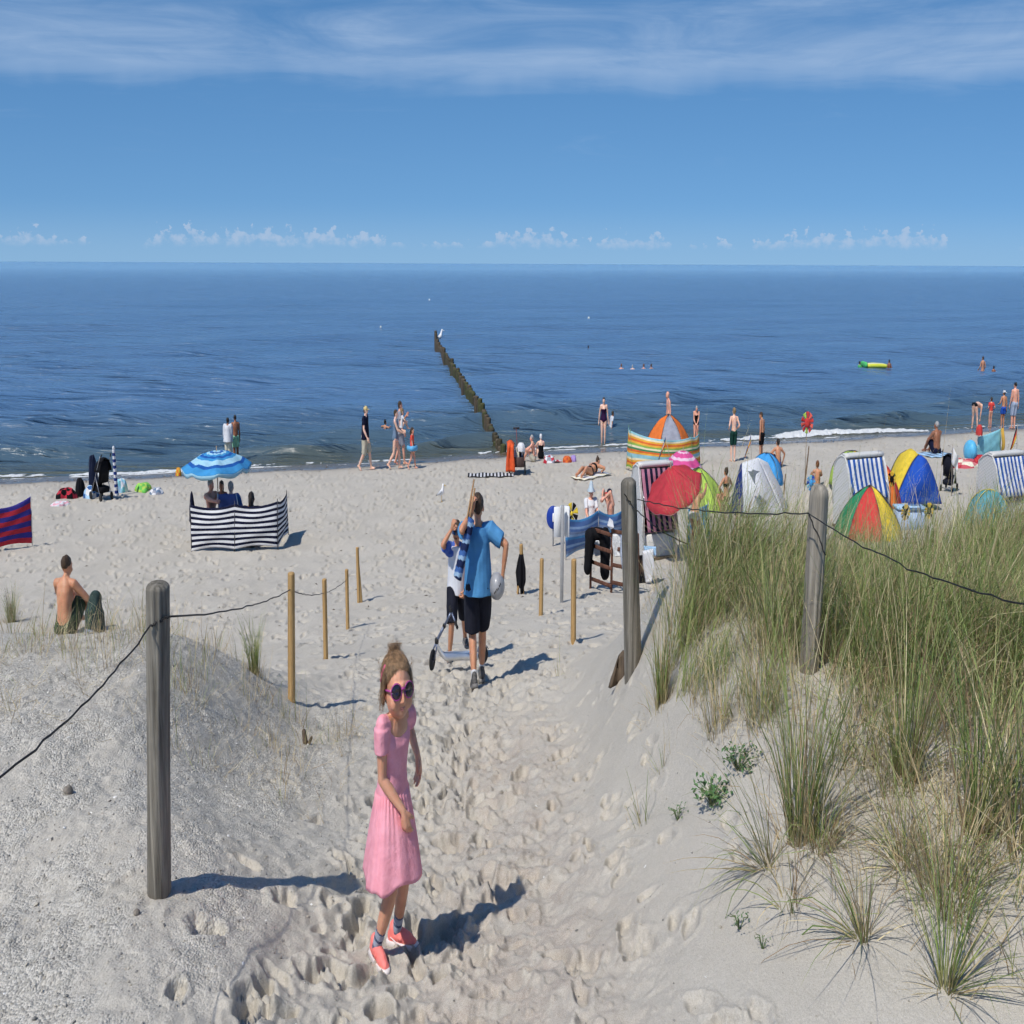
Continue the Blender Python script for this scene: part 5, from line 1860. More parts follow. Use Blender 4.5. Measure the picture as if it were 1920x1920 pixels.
def build_blue_boy():
    foot = pick(896, 1284)
    H = hgt(905, 917, foot)
    yaw = math.radians(8)
    tl = lambda px, py, dy: tuple(tolocal(at_y(px, py, foot.y + dy), foot, yaw, H))
    fl = list(ankle(889, 1291, foot, yaw, H, 0.052)); fl[2] += 0.02
    pose = dict(pelvis=(0.0, 0.0, 0.525), tilt=0.02, ctilt=0.05, hyaw=-0.12, hpitch=-0.10,
                fl=tuple(fl), fr=ankle(903, 1277, foot, yaw, H, 0.050), fpl=-0.42, fyl=0.1, fyr=-0.1,
                hr=tl(943, 1075, 0.0), er=(1.0, -0.35, 0.2), handdirr=(-0.18, 0.25, -1.0), palmr=(-1, 0.05, 0.0),
                hl=tl(885, 962, -0.10), el=(-0.75, 0.1, -1.0), handdirl=(0.12, -0.05, 1.0), palml=(0.6, 0.6, 0), curl=0.9)
    th = thing('person', 'boy in a blue T-shirt and black shorts walking away with a ball', 'person', foot)
    f = Fig(foot, H, yaw, pose, 0.90, 1.05)
    fuse('body', f.body(True), SK_TAN, th, 0.0056, 4)
    fuse('hair', f.hair('crop') + [ellipsoid(f.hp(0, -0.45, 0.0), np.array([0.58, 0.48, 0.5]) * 0.066 * f.hs * H, f.R0 @ f.Rh, 14, 9)], H_BROWN, th, 0.0056, 2, wrinkle=0.003, wscale=130)
    BLUE = cloth('tshirt_blue', (78, 150, 205), var=0.08, trans=0.05)
    BLK = cloth('shorts_black', (34, 36, 48), var=0.2)
    fuse('shirt', f.shirt(0.37, 0, 8, 0.015, 0.002) , BLUE, th, 0.0062, 4, wrinkle=0.0075, wscale=17, seed=5)
    fuse('shorts', f.shorts(0.47, 2, 0.014, 0.016), BLK, th, 0.0062, 4, wrinkle=0.006, wscale=16, seed=6)
    GREY = M('trainer_grey', (0.10, 0.095, 0.09), rough=0.8, var=0.4, scale=40)
    SOLE = M('trainer_sole', (0.20, 0.19, 0.18), rough=0.7, var=0.2)
    WS = cloth('sock_white', (212, 212, 212), var=0.08)
    for sd in (-1, 1):
        sock(f, sd, WS, th, 0.045)
        shoe(f, sd, GREY, SOLE, th)
    # ball under the arm
    bc = np.array(at_y(931.5, 1099, foot.y - 0.02))
    rb = 0.118
    n, m = 40, 26
    s = ellipsoid(bc, (rb, rb, rb), rotm(0.3, 0.4, 0.2), n, m)
    d = (s[0] - bc) / rb
    groove = np.zeros(len(d))
    for ax in np.array([[1, 0, 0], [0, 1, 0], [0, 0, 1.0]]):
        groove = np.maximum(groove, np.exp(-((d @ unit(ax + 0.2)) / 0.035) ** 2))
    V = bc + (s[0] - bc) * (1 - 0.018 * groove)[:, None]
    BALL = M('ball_grey', (0.34, 0.34, 0.35), rough=0.32, var=0.06, bump=0.1, bscale=120, spec=0.6)
    INK = M('ball_ink', (0.03, 0.03, 0.035), rough=0.5, var=0.1)
    bt = thing('ball', 'pale grey ball held against the hip of the boy in blue', 'ball', bc - (0, 0, rb))
    part('skin', (V, s[1]), BALL, bt)
    # printed word running up the ball: short dark strokes
    def onball(u, v):
        a, b = u, v
        dv = np.array([math.sin(a) * math.cos(b), -math.cos(a) * math.cos(b), math.sin(b)])
        return bc + dv * rb * 1.004
    strokes = []
    for i in range(6):
        u0, v0 = -0.28 + 0.16 * i, -0.38 + 0.13 * i
        q = lambda a, b: onball(u0 + a * 0.12 - b * 0.05, v0 + a * 0.09 + b * 0.13)
        strokes.append(tube([q(0, 0), q(0, 0.5), q(0, 1)], 0.0042, 5))
        if i in (0, 2, 4): strokes.append(tube([q(0, 1), q(0.45, 0.8), q(0.5, 0)], 0.0035, 5))
        elif i in (1, 5): strokes.append(tube([q(0, 0), q(0.5, 0.15), q(0.5, 0.9), q(0, 1)], 0.0035, 5))
        else: strokes.append(tube([q(0, 0), q(0.5, 0.0)], 0.0035, 5))
    part('lettering', join(*strokes), INK, bt)
    # rolled-up windbreak carried over the left shoulder
    lo = np.array(at_y(858, 1086, foot.y - 0.26)); hi = np.array(at_y(884.5, 972, foot.y - 0.19)); tip = np.array(at_y(889.5, 899, foot.y - 0.15))
    rt = thing('rolled_windbreak', 'rolled blue and white striped windbreak on wooden poles over the boy\'s shoulder', 'windbreak', lo)
    NV = cloth('roll_navy', (30, 44, 84)); LB = cloth('roll_pale_blue', (150, 182, 214)); MB = cloth('roll_mid_blue', (62, 104, 170))
    dirv = hi - lo
    N, K = 44, 20
    sd_ = unit(np.cross(dirv, [0, 1, 0])); up_ = unit(np.cross(sd_, dirv))
    rings, idx = [], []
    for i in range(N + 1):
        t = i / N
        rad = 0.062 * (1 - 0.22 * t) * (1 + 0.05 * math.sin(i * 1.9)) * (0.75 if i in (0, N) else 1)
        a = np.linspace(0, 2 * math.pi, K, endpoint=False)
        rr = rad * (1 + 0.10 * np.cos(a * 1 + 0.4) + 0.05 * np.sin(3 * a + t * 4))
        rings.append(lo + dirv * t + np.outer(np.cos(a) * rr, sd_) + np.outer(np.sin(a) * rr * 0.9, up_))
    for i in range(N):
        for j in range(K):
            u = (i / N * 11 + (j / K) * 1.3) % 3
            idx.append(0 if u < 1.35 else (1 if u < 2.1 else 2))
    L = loft(np.array(rings))
    part('fabric', (L[0], L[1], idx + [0, 0]), [NV, LB, MB], rt)
    POLE = wood_mat('pole_wood', (0.26, 0.15, 0.075), (0.36, 0.225, 0.12), (0.45, 0.30, 0.17))
    for i, (o1, o2, cut) in enumerate(((0.018, 0.004, 1.0), (-0.020, -0.016, 0.80), (0.0, 0.022, 0.70))):
        a = lo + dirv * 0.02 + sd_ * o1 + up_ * 0.02 * (i - 1); b = hi + (tip - hi) * cut + sd_ * o2
        part('pole', tube([a, (a + b) / 2, b], [0.014, 0.014, 0.012], 10), POLE, rt)


build_blue_boy()


def build_white_boy():
    foot = pick(857, 1236)
    H = hgt(853, 969, foot)
    yaw = math.radians(-170)
    tl = lambda px, py, dy: tuple(tolocal(at_y(px, py, foot.y + dy), foot, yaw, H))
    pose = dict(pelvis=(0.0, 0.0, 0.52), tilt=0.0, ctilt=0.04, twist=-0.10, hyaw=-0.12, hpitch=0.05,
                fr=ankle(843, 1238, foot, yaw, H, 0.05), fl=ankle(874, 1226, foot, yaw, H, 0.05),
                hr=tl(846.5, 993, -0.17), er=(1.0, 0.4, -0.7), handdirr=(-0.35, 0.2, 0.9), palmr=(-0.8, -0.5, 0.0),
                hl=tl(846, 1118, -0.22), el=(-1, 0.2, 0.1), curl=1.0)
    pose['hl'] = tuple(tolocal(at_y(872, 1105, foot.y - 0.1), foot, yaw, H))
    th = thing('person', 'boy in a white T-shirt with blue shoulders shading his eyes beside a scooter', 'person', foot)
    f = Fig(foot, H, yaw, pose, 0.86, 1.10)
    body = fuse('body', f.body(True), SK_TAN, th, 0.0056, 4)
    k = 0.066 * f.hs * H
    fuse('hair', f.hair('crop') + [ellipsoid(f.hp(0, -0.4, 0.05), np.array([0.62, 0.5, 0.55]) * k, f.R0 @ f.Rh, 14, 9)], H_BROWN, th, 0.0056, 2, wrinkle=0.003, wscale=130)
    MOUTH = M('mouth_dark', (0.10, 0.03, 0.028), rough=0.6, var=0.1)
    part('mouth', ellipsoid(f.hp(0, 0.75, -0.56), np.array([0.13, 0.06, 0.09]) * k, f.R0 @ f.Rh, 12, 8), MOUTH, body)
    FR = M('shade_frame_black', (0.012, 0.012, 0.016), rough=0.3, var=0.05)
    LB = M('shade_lens_blue', (0.012, 0.05, 0.16), rough=0.08, var=0.1, bump=0, spec=0.9)
    gl = part('sunglasses', join(tube([f.hp(-0.70, 0.60, 0.12), f.hp(-0.35, 0.90, 0.14), f.hp(0, 0.93, 0.12), f.hp(0.35, 0.90, 0.14), f.hp(0.70, 0.60, 0.12)], 0.09 * k, 8),
                                 *[tube([f.hp(s * 0.70, 0.60, 0.12), f.hp(s * 0.76, 0.0, 0.06)], 0.05 * k, 8) for s in (-1, 1)]), FR, th)
    for s in (-1, 1):
        G = [[f.hp(s * (0.08 + 0.60 * u), 0.98 - 0.36 * (0.08 + 0.6 * u) ** 2, 0.20 - 0.42 * v * (1 - 0.25 * u)) for u in np.linspace(0, 1, 7)] for v in np.linspace(0, 1, 5)]
        part('lens', sheet(np.array(G), 0.06 * k), LB, gl)
    WHITE = cloth('tshirt_white', (232, 234, 240), var=0.04, trans=0.05)
    BLU = cloth('raglan_blue', (70, 104, 190), var=0.08)
    sh = fuse('shirt', f.shirt(0.0, 0, 8, 0.016, 0.006), WHITE, th, 0.0062, 4, wrinkle=0.005, wscale=17, seed=8)
    sl = []
    for sd, s_ in ((-1, f.shl), (1, f.shr)):
        fuse('sleeve', [f.arm(sd, f0=0.0, f1=0.36, s=1.15, add=0.014, solid=True), rod([f.w(s_), f.w(f.sp[7] * 0.45 + s_ * 0.55), f.w(f.sp[8] * 0.7 + s_ * 0.3)], np.array([0.048, 0.052, 0.036]) * H),
                        rod([f.w(s_ + f.Rc @ np.array([0, 0.012, -0.012])), f.w(f.sp[6] * 0.5 + s_ * 0.5 + f.Rc @ np.array([0, 0.026, 0]))], np.array([0.046, 0.046]) * H)], BLU, sh, 0.0062, 4, wrinkle=0.003, wscale=20, seed=9)
    fuse('shorts', f.shorts(0.50, 2, 0.014, 0.014), MATS['shorts_black'], th, 0.0062, 4, wrinkle=0.005, wscale=16, seed=10)
    for sd in (-1, 1):
        shoe(f, sd, MATS['trainer_grey'], MATS['trainer_sole'], th)
    return f


wb = build_white_boy()


def build_scooter():
    g1 = pick(811, 1262); g2 = pick(906, 1252)
    fw = Vector((g1.x, g1.y, g1.z + 0.105)); rw = Vector((g2.x, g2.y, g2.z + 0.10))
    ax = (rw - fw).normalized()
    sidev = np.array(Vector((ax.y, -ax.x, 0)).normalized())          # points to the camera side
    sc = thing('kick_scooter', 'silver kick scooter with black wheels and folded stem on the sand', 'scooter', g1.lerp(g2, 0.5))
    ALU = M('scooter_aluminium', (0.80, 0.81, 0.83), rough=0.35, var=0.08, metal=0.7, bump=0.1)
    STEEL = M('scooter_stem_grey', (0.16, 0.19, 0.27), rough=0.35, var=0.1, metal=0.6)
    RUB = M('scooter_rubber', (0.02, 0.02, 0.022), rough=0.7, var=0.2)
    HUB = M('scooter_hub_blue', (0.03, 0.05, 0.16), rough=0.35, var=0.1)
    GRIP = M('scooter_grip_black', (0.018, 0.018, 0.02), rough=0.85, var=0.2)
    A = lambda v: np.array(v, float)
    def wheel(c, ax_, rad):
        prof = [(rad * 0.72, -0.016), (rad * 0.95, -0.015), (rad, 0.0), (rad * 0.95, 0.015), (rad * 0.72, 0.016)]
        w_ = part('wheel', revolve(prof, c, 28, ax_), RUB, sc)
        part('hub', revolve([(0.001, -0.012), (rad * 0.20, -0.018), (rad * 0.24, -0.01), (rad * 0.24, 0.01), (rad * 0.20, 0.018), (0.001, 0.012)], c, 16, ax_), HUB, w_)
        q = Vector(ax_).to_track_quat('Z', 'Y').to_matrix()
        for k in range(5):
            a = k * 2 * math.pi / 5
            d = np.array(q @ Vector((math.cos(a), math.sin(a), 0)))
            part('spoke', tube([A(c) + d * rad * 0.2, A(c) + d * rad * 0.75], 0.010, 6), HUB, w_)
    steer = unit(sidev * 0.75 + A(ax) * 0.66)
    wheel(A(fw), steer, 0.098)
    wheel(A(rw), sidev, 0.088)
    head = A(fw) + A(ax) * 0.075 + np.array([0, 0, 0.17])
    d0 = A(fw) + A(ax) * 0.20 + np.array([0, 0, 0.0]); d1 = A(rw) - A(ax) * 0.13
    # deck: bowed plank with a rising neck
    wdt = sidev * 0.065
    path = [head - np.array([0, 0, 0.03]), A(fw) + A(ax) * 0.14 + np.array([0, 0, 0.06]), d0 + np.array([0, 0, 0.02]), (d0 + d1) / 2 + np.array([0, 0, 0.015]), d1 + np.array([0, 0, 0.0])]
    G, n = [], 14
    P = np.array(path); tt = np.linspace(0, 1, 5); ts = np.linspace(0, 1, n)
    P = np.stack([np.interp(ts, tt, P[:, k]) for k in range(3)], 1)
    rg = []
    for i, p in enumerate(P):
        w_ = 0.35 + 0.65 * min(1, max(0, ts[i] - 0.12) / 0.3)
        th_ = np.array([0, 0, 0.030])
        rg.append([p - wdt * w_ - th_, p + wdt * w_ - th_, p + wdt * w_ * 1.05, p + wdt * w_ * 0.9 + th_, p - wdt * w_ * 0.9 + th_, p - wdt * w_ * 1.05])
    part('deck', loft(np.array(rg)), ALU, sc)
    part('fender', sheet(np.array([[A(rw) + A(ax) * math.sin(a) * 0.105 + np.array([0, 0, math.cos(a) * 0.105]) + sidev * s for s in (-0.03, 0, 0.03)] for a in np.linspace(-1.3, 1.0, 10)]), 0.004), STEEL, sc)
    for s in (-1, 1):
        part('fork', tube([A(fw) + steer * 0.024 * s, A(fw) + steer * 0.026 * s + A(ax) * 0.04 + np.array([0, 0, 0.09]), head], [0.010, 0.011, 0.014], 8), STEEL, sc)
    top = A(at_y(846, 1148, g1.y + 0.02))
    mid = head + (top - head) * 0.52
    part('stem', join(tube([head - (top - head) * 0.05, mid], 0.019, 12), tube([mid, top], 0.015, 12)), STEEL, sc)
    part('clamp', tube([mid - (top - head) * 0.03, mid + (top - head) * 0.04], 0.025, 12), RUB, sc)
    part('hinge', bbox_(head, (0.06, 0.05, 0.06), 0.012), RUB, sc)
    bar0 = A(at_y(842.5, 1137, g1.y - 0.10)); bar1 = A(at_y(858, 1178, g1.y - 0.24))
    part('handlebar', tube([bar0, (bar0 + bar1) / 2, bar1], 0.012, 10), STEEL, sc)
    for a, b in ((bar0, bar0 + (bar1 - bar0) * 0.30), (bar1, bar1 + (bar0 - bar1) * 0.30)):
        part('grip', tube([a, b], 0.018, 10), GRIP, sc)


build_scooter()
# ------------------------------------------------------------------ things on the beach
def stripes(mats, n):
    return [mats[i % len(mats)] for i in range(n)]


def windbreak(label, feet, tops, mats, nst, name='windbreak', group='striped windbreaks', sag=0.05, pole_mat=None, low=0.06, offs=0, cuts=14, bulge=0.05):
    """feet, tops: world points of the poles; nst horizontal stripes cycling through mats"""
    th = thing(name, label, 'windbreak', feet[0], group)
    feet = [np.array(f) for f in feet]; tops = [np.array(t) for t in tops]
    rows = nst * 2 + 1
    cols = []
    for i in range(len(feet) - 1):
        a0, a1, b0, b1 = feet[i], feet[i + 1], tops[i], tops[i + 1]
        nrm = unit(np.cross(a1 - a0, [0, 0, 1]))
        for t in np.linspace(0, 1, cuts, endpoint=(i == len(feet) - 2)):
            f = a0 * (1 - t) + a1 * t; h = b0 * (1 - t) + b1 * t
            s = math.sin(math.pi * t)
            col = []
            for r in np.linspace(0, 1, rows):
                lo = f + (h - f) * low + (0, 0, 0.04 * s * sag / 0.05)
                hi = h - (0, 0, sag * s + 0.02)
                p = hi * (1 - r) + lo * r + nrm * (bulge * s * math.sin(math.pi * r) + 0.008 * math.sin(9 * t + 14 * r))
                col.append(p)
            cols.append(col)
    G = np.array(cols).transpose(1, 0, 2)
    idx = []
    um = list(dict.fromkeys(mats))
    for r in range(rows - 1):
        idx += [um.index(mats[(r // 2 + offs) % len(mats)])] * (G.shape[1] - 1)
    part('fabric', sheet(G, 0.006, idx), um, th)
    pm = pole_mat or M('windbreak_pole', (0.55, 0.52, 0.48), rough=0.5, var=0.1)
    for f, t in zip(feet, tops):
        d = unit(t - f)
        part('pole', tube([f - d * 0.15, f + (t - f) * 0.5, t + d * 0.03], 0.013, 8), pm, th)
    return th


def gore_tent(label, c, rx, ry, h, mats, rot=0.0, power=1.0, name='beach_tent', group='pop-up beach tents', lean=(0, 0), seam=None, cone=0.0, flat=0.0, cat='tent'):
    """dome of fabric gores between bent rods; c = centre on the ground"""
    th = thing(name, label, cat, c, group)
    n = len(mats)
    apex = np.array(c) + np.array([lean[0], lean[1], h])
    for i, m in enumerate(mats):
        if m is None: continue
        a0, a1 = rot + 2 * math.pi * i / n, rot + 2 * math.pi * (i + 1) / n
        G = []
        for t in np.linspace(0, 1, 11):
            row = []
            for u in np.linspace(0, 1, 9):
                a = a0 + (a1 - a0) * u
                sc_ = 1 - (0.10 + flat) * math.sin(math.pi * u) * math.sin(math.pi * min(1, t * 1.0)) * 0.9
                e = t * math.pi / 2
                rad = (math.sin(e) ** power * (1 - cone) + cone * t) * sc_
                z = (math.cos(e) * (1 - cone) + cone * (1 - t)) * h * (1 - 0.04 * math.sin(math.pi * u))
                row.append(np.array(c) + np.array([math.cos(a) * rx * rad + lean[0] * math.cos(e), math.sin(a) * ry * rad + lean[1] * math.cos(e), z + 0.02 * math.sin(9 * u + 6 * t + i) * (t > 0.1)]))
            G.append(row)
        part('panel', sheet(np.array(G)[::-1], 0.004), m, th)
    rodm = seam or M('tent_rod', (0.08, 0.08, 0.09), rough=0.5)
    for i in range(n):
        if mats[i] is None and mats[i - 1] is None: continue
        a = rot + 2 * math.pi * i / n
        cr_ = lambda e: (math.sin(e) ** power * (1 - cone) + cone * e * 2 / math.pi) * 1.012
        P = [np.array(c) + np.array([math.cos(a) * rx * cr_(e) + lean[0] * math.cos(e), math.sin(a) * ry * cr_(e) + lean[1] * math.cos(e), h * (math.cos(e) * (1 - cone) + cone * (1 - e * 2 / math.pi)) + 0.004]) for e in np.linspace(0, math.pi / 2, 11)]
        part('rod', tube(P, 0.009, 6), rodm, th)
    return th


def parasol(label, hub, foot, rad, drop, bands, axis=(0, 0, 1), ribs=8, valance=0.12, pole=True, group='beach umbrellas', rot=0.2, lace=None, gores=None, curve=1.9):
    """hub = top centre of the canopy; bands = materials from the centre out, or gores = one per rib"""
    th = thing('beach_umbrella', label, 'umbrella', foot, group)
    q = np.array(Vector(axis).normalized().to_track_quat('Z', 'Y').to_matrix())
    nb = len(bands)
    um = list(dict.fromkeys(bands if gores is None else gores))
    rows = nb * 3
    nseg = ribs * 6
    G, idx = [], []
    for i in range(rows + 1):
        t = 0.03 + 0.97 * i / rows
        row = []
        for j in range(nseg + 1):
            a = rot + 2 * math.pi * j / nseg
            k = (j % 6) / 6.0
            chord = math.cos(math.pi / ribs) / math.cos((k - 0.5) * 2 * math.pi / ribs)
            r = rad * t * (chord * 0.55 + 0.45 * (0.965 + 0.035 * abs(2 * k - 1)))
            z = -drop * (t ** curve) - 0.055 * math.sin(math.pi * k) * t * t + 0.008 * math.sin(11 * a + 9 * t)
            row.append((math.cos(a) * r, math.sin(a) * r, z))
        G.append(row)
    for i in range(rows):
        for j in range(nseg):
            idx.append(um.index(bands[i // 3]) if gores is None else um.index(gores[(j // 6) % len(gores)]))
    G = np.array(G) @ q.T + np.array(hub)
    cn = part('canopy', sheet(G, 0.004, idx), um, th)
    if valance:
        V = []
        for s in (0, 0.5, 1.0):
            V.append([G[-1][j] + (q @ np.array([0, 0, -1])) * valance * s * (0.75 + 0.25 * abs(math.sin(j * math.pi / 6))) + (G[-1][j] - np.array(hub)) * (-0.02 * s) for j in range(nseg + 1)])
        part('valance', sheet(np.array(V), 0.003), lace or (bands[-1] if gores is None else gores[0]), cn)
    mt = M('umbrella_pole', (0.30, 0.22, 0.16), rough=0.4, var=0.1)
    top = np.array(hub) + q @ np.array([0, 0, 0.10])
    if pole:
        part('pole', tube([np.array(foot) - (0, 0, 0.2), (np.array(foot) + np.array(hub)) / 2, top], 0.016, 8), mt, th)
    for i in range(ribs):
        a = rot + 2 * math.pi * i / ribs
        P = [np.array(hub) + q @ np.array([math.cos(a) * rad * t * 0.97, math.sin(a) * rad * t * 0.97, -drop * t ** curve - 0.02]) for t in np.linspace(0.03, 1, 7)]
        part('rib', tube(P, 0.006, 5), mt, th)
    return th


def wicker(name='wicker_white', col=(0.66, 0.65, 0.62)):
    if name in MATS: return MATS[name]
    m, t, b, out = new_mat(name)
    co = t.n('ShaderNodeTexCoord').outputs['Object']
    x, y, z = t.sep(t.mapping(co, scale=(1 / W, 1, 1)))
    wv = t.math('MULTIPLY', t.math('SINE', t.math('MULTIPLY', z, 95.0)), t.math('SINE', t.math('MULTIPLY', t.math('ADD', x, y), 80.0)))
    t.l(t.mix(t.smooth(wv, -0.6, 0.5), tuple(c * 0.84 for c in col), col), b.inputs['Base Color'])
    b.inputs['Roughness'].default_value = 0.6
    t.l(t.bump(wv, 0.3, 0.006), b.inputs['Normal'])
    MATS[name] = m
    return m


def strandkorb(label, foot, wdt, H, yaw, ma, mb, nst=8, lean=0.0, aw=0.55):
    """roofed wicker beach chair: two woven sides, hood, striped awning, back and seat; faces -y before turning"""
    th = thing('roofed_beach_chair', label, 'beach chair', foot, 'roofed wicker beach chairs')
    R = rotz(yaw); f0 = np.array(foot)
    g = lambda x, y, z: f0 + R @ np.array([x, y, z])
    WK = wicker()
    hw = wdt / 2
    # side outline (y, z): front is -y
    side = [(-0.42, 0.0), (0.40, 0.0), (0.44, 0.45), (0.50, 0.80), (0.46, 1.20), (0.30, H - 0.06), (0.12, H), (-0.05, H - 0.02), (-0.22, 1.15), (-0.40, 0.72), (-0.43, 0.42)]
    side = [(y, z * 1.0 if z <= 0.85 else 0.85 + (z - 0.85)) for y, z in side]
    for s in (-1, 1):
        o = [g(s * hw, y, z) for y, z in side]; i = [g(s * (hw - 0.05), y, z) for y, z in side]
        n = len(side)
        Fc = [tuple(range(n)), tuple(range(2 * n - 1, n - 1, -1))] + [(k, n + k, n + (k + 1) % n, (k + 1) % n) for k in range(n)]
        part('side_panel', (np.array(o + i), Fc), WK, th, smooth=False)
        part('side_rail', tube([g(s * (hw + 0.008), y, z) for y, z in side[2:]], 0.018, 8), WK, th)
    prof = [(0.42, 0.30), (0.46, 0.80), (0.43, 1.18), (0.285, H - 0.06), (0.12, H + 0.01), (-0.05, H - 0.02)]
    Q = np.array(prof); tt = np.linspace(0, 1, len(prof)); ts = np.linspace(0, 1, 16)
    Q = np.stack([np.interp(ts, tt, Q[:, k]) for k in range(2)], 1)
    part('hood', sheet(np.array([[g(x, y, z) for x in np.linspace(-hw + 0.03, hw - 0.03, 9)] for y, z in Q]), 0.035), WK, th)
    part('roof_band', tube([g(x, -0.04, H) for x in np.linspace(-hw - 0.01, hw + 0.01, 9)], 0.045, 10), WK, th)
    # striped awning from the roof edge outwards
    N = nst * 2 + 1
    def striped(nm, fn, rows, par):
        G = np.array([[fn(u, v) for u in np.linspace(-1, 1, N * 2 + 1)] for v in np.linspace(0, 1, rows)])
        idx = [(j // 2) % 2 for _ in range(rows - 1) for j in range(N * 2)]
        return part(nm, sheet(G, 0.006, idx), [ma, mb], par)
    striped('awning', lambda u, v: g(u * (hw - 0.07), -0.07 - 0.34 * v * aw / 0.55 + 0.02 * math.sin(3 * u), H - 0.06 - 0.62 * v * aw / 0.55 - 0.03 * math.sin(math.pi * v) + (0.0 if v < 0.99 else -0.02)), 8, th)
    striped('back_cushion', lambda u, v: g(u * (hw - 0.07), 0.36 - 0.24 * v + 0.04 * math.sin(math.pi * v), H - 0.30 - 0.62 * v), 8, th)
    striped('seat_cushion', lambda u, v: g(u * (hw - 0.07), 0.16 - 0.50 * v, 0.52 - 0.04 * v + 0.03 * math.sin(math.pi * v)), 6, th)
    part('seat_box', bbox_(g(0, -0.05, 0.24), (wdt - 0.10, 0.66, 0.42), 0.02, R), WK, th)
    part('base_board', bbox_(g(0, 0.0, 0.03), (wdt + 0.02, 0.88, 0.07), 0.01, R), M('chair_base_brown', (0.10, 0.07, 0.05), rough=0.7), th)
    DK = M('chair_lining_dark', (0.02, 0.02, 0.024), rough=0.9)
    part('lining', sheet(np.array([[g(x, 0.37 + 0.02, z) for x in (-hw + 0.055, hw - 0.055)] for z in (H - 0.25, 0.45)]), 0.01), DK, th)
    for s in (-1, 1):
        part('arm_strut', tube([g(s * (hw - 0.06), -0.10, H - 0.32), g(s * (hw - 0.05), -0.45, H - 0.62)], 0.012, 6), M('chrome_strut', (0.6, 0.6, 0.62), rough=0.3, metal=0.9), th)
    return th


def flag(label, foot, top, mats, wd, hg, dirv=(1, -0.4), droop=0.5, vertical=False, group='small flags'):
    th = thing('flag', label, 'flag', foot, group)
    part('pole', tube([np.array(foot) - (0, 0, 0.1), top], 0.011, 6), M('flag_pole', (0.35, 0.30, 0.25), rough=0.6), th)
    d = unit((dirv[0], dirv[1], 0)); n = len(mats); rows = 4 * n
    G = []
    for i in range(rows + 1):
        v = i / rows
        row = []
        for u in np.linspace(0, 1, 9):
            p = np.array(top) - (0, 0, 0.03) + d * wd * u * (1 - 0.3 * droop) + np.array([0, 0, -hg * v - droop * wd * u * 0.9 * (1 - 0.3 * v)]) + np.array([0.02, 0.05, 0]) * math.sin(7 * u + 3 * v)
            row.append(p)
        G.append(row)
    idx = [(i // 4) for i in range(rows) for j in range(8)] if not vertical else [min(n - 1, j * n // 8) for i in range(rows) for j in range(8)]
    um = list(mats)
    part('cloth', sheet(np.array(G), 0.004, idx), um, th)
    return th


def heap(name, label, cat, c, r, mats, seed=0, group=None, n=22, rough=0.35):
    """crumpled cloth or soft bag lying on the sand"""
    rr = np.random.default_rng(seed)
    ph = rr.uniform(0, 6.28, 12)
    G = []
    for i in range(n + 1):
        v = i / n
        row = []
        for j in range(2 * n + 1):
            a = 2 * math.pi * j / (2 * n)
            k = 1 + rough * (0.5 * math.sin(2 * a + ph[0]) + 0.35 * math.sin(3 * a + ph[1]) + 0.2 * math.sin(5 * a + ph[2] + 3 * v))
            rad = math.sin(v * math.pi / 2) ** 0.7 * k
            z = math.cos(v * math.pi / 2) * (1 + rough * 0.7 * math.sin(4 * a + ph[3] + 6 * v) * v) + 0.10 * math.sin(9 * a + ph[4]) * v
            row.append((c[0] + math.cos(a) * r[0] * rad, c[1] + math.sin(a) * r[1] * rad, c[2] - 0.02 + max(0, z) * r[2]))
        G.append(row)
    idx = [(j // 5 + i // 7) % len(mats) for i in range(n) for j in range(2 * n)]
    return tag(part(name, sheet(np.array(G)[::-1], 0, idx), mats, base=c), label, cat, group)


def towel(label, c, lx, ly, rot, mats, name='beach_towel', nst=8, group='beach towels', z=0.02):
    G = []
    R = rotz(rot)
    for i in np.linspace(-0.5, 0.5, nst + 1):
        row = []
        for j in np.linspace(-0.5, 0.5, 7):
            p = R @ np.array([i * lx, j * ly, 0])
            x, y = c[0] + p[0], c[1] + p[1]
            row.append((x, y, float(land(np.array(x), np.array(y))) + z + 0.012 * math.sin(17 * i + 9 * j)))
        G.append(row)
    idx = [i % len(mats) for i in range(nst) for j in range(6)]
    return tag(part(name, sheet(np.array(G), 0.015, idx), mats, base=c), label, 'towel', group)
# ------------------------------------------------------------------ colours of the beach
C = lambda n, r, g, b, **k: cloth(n, (r, g, b), **k)
NAVY = C('navy', 22, 26, 52); WHITE = C('white_cloth', 236, 236, 238, var=0.04, trans=0.08); BLACK = C('black_fabric', 22, 22, 26)
RED = C('red_fabric', 214, 62, 58); PINKW = C('pink_fabric', 238, 96, 164); CRIM = C('crimson_fabric', 190, 40, 60)
SKYB = C('sky_blue_fabric', 60, 160, 226); CYAN = C('pale_cyan_fabric', 142, 214, 228, trans=0.1); ROYAL = C('royal_blue_fabric', 24, 84, 190)
DBLUE = C('deep_blue_fabric', 34, 58, 130); LIME = C('lime_fabric', 192, 226, 92, trans=0.12); YEL = C('yellow_fabric', 236, 204, 48)
GREEN = C('green_fabric', 40, 148, 100); ORNG = C('orange_fabric', 238, 120, 36); GREY = C('grey_fabric', 158, 160, 172); LGREY = C('light_grey_fabric', 222, 224, 228, var=0.04)
MINT = C('mint_fabric', 168, 224, 176); KHAKI = C('khaki_fabric', 200, 192, 170); GBLUE = C('grey_blue_fabric', 112, 136, 164); PURP = C('dark_purple_fabric', 52, 24, 64)
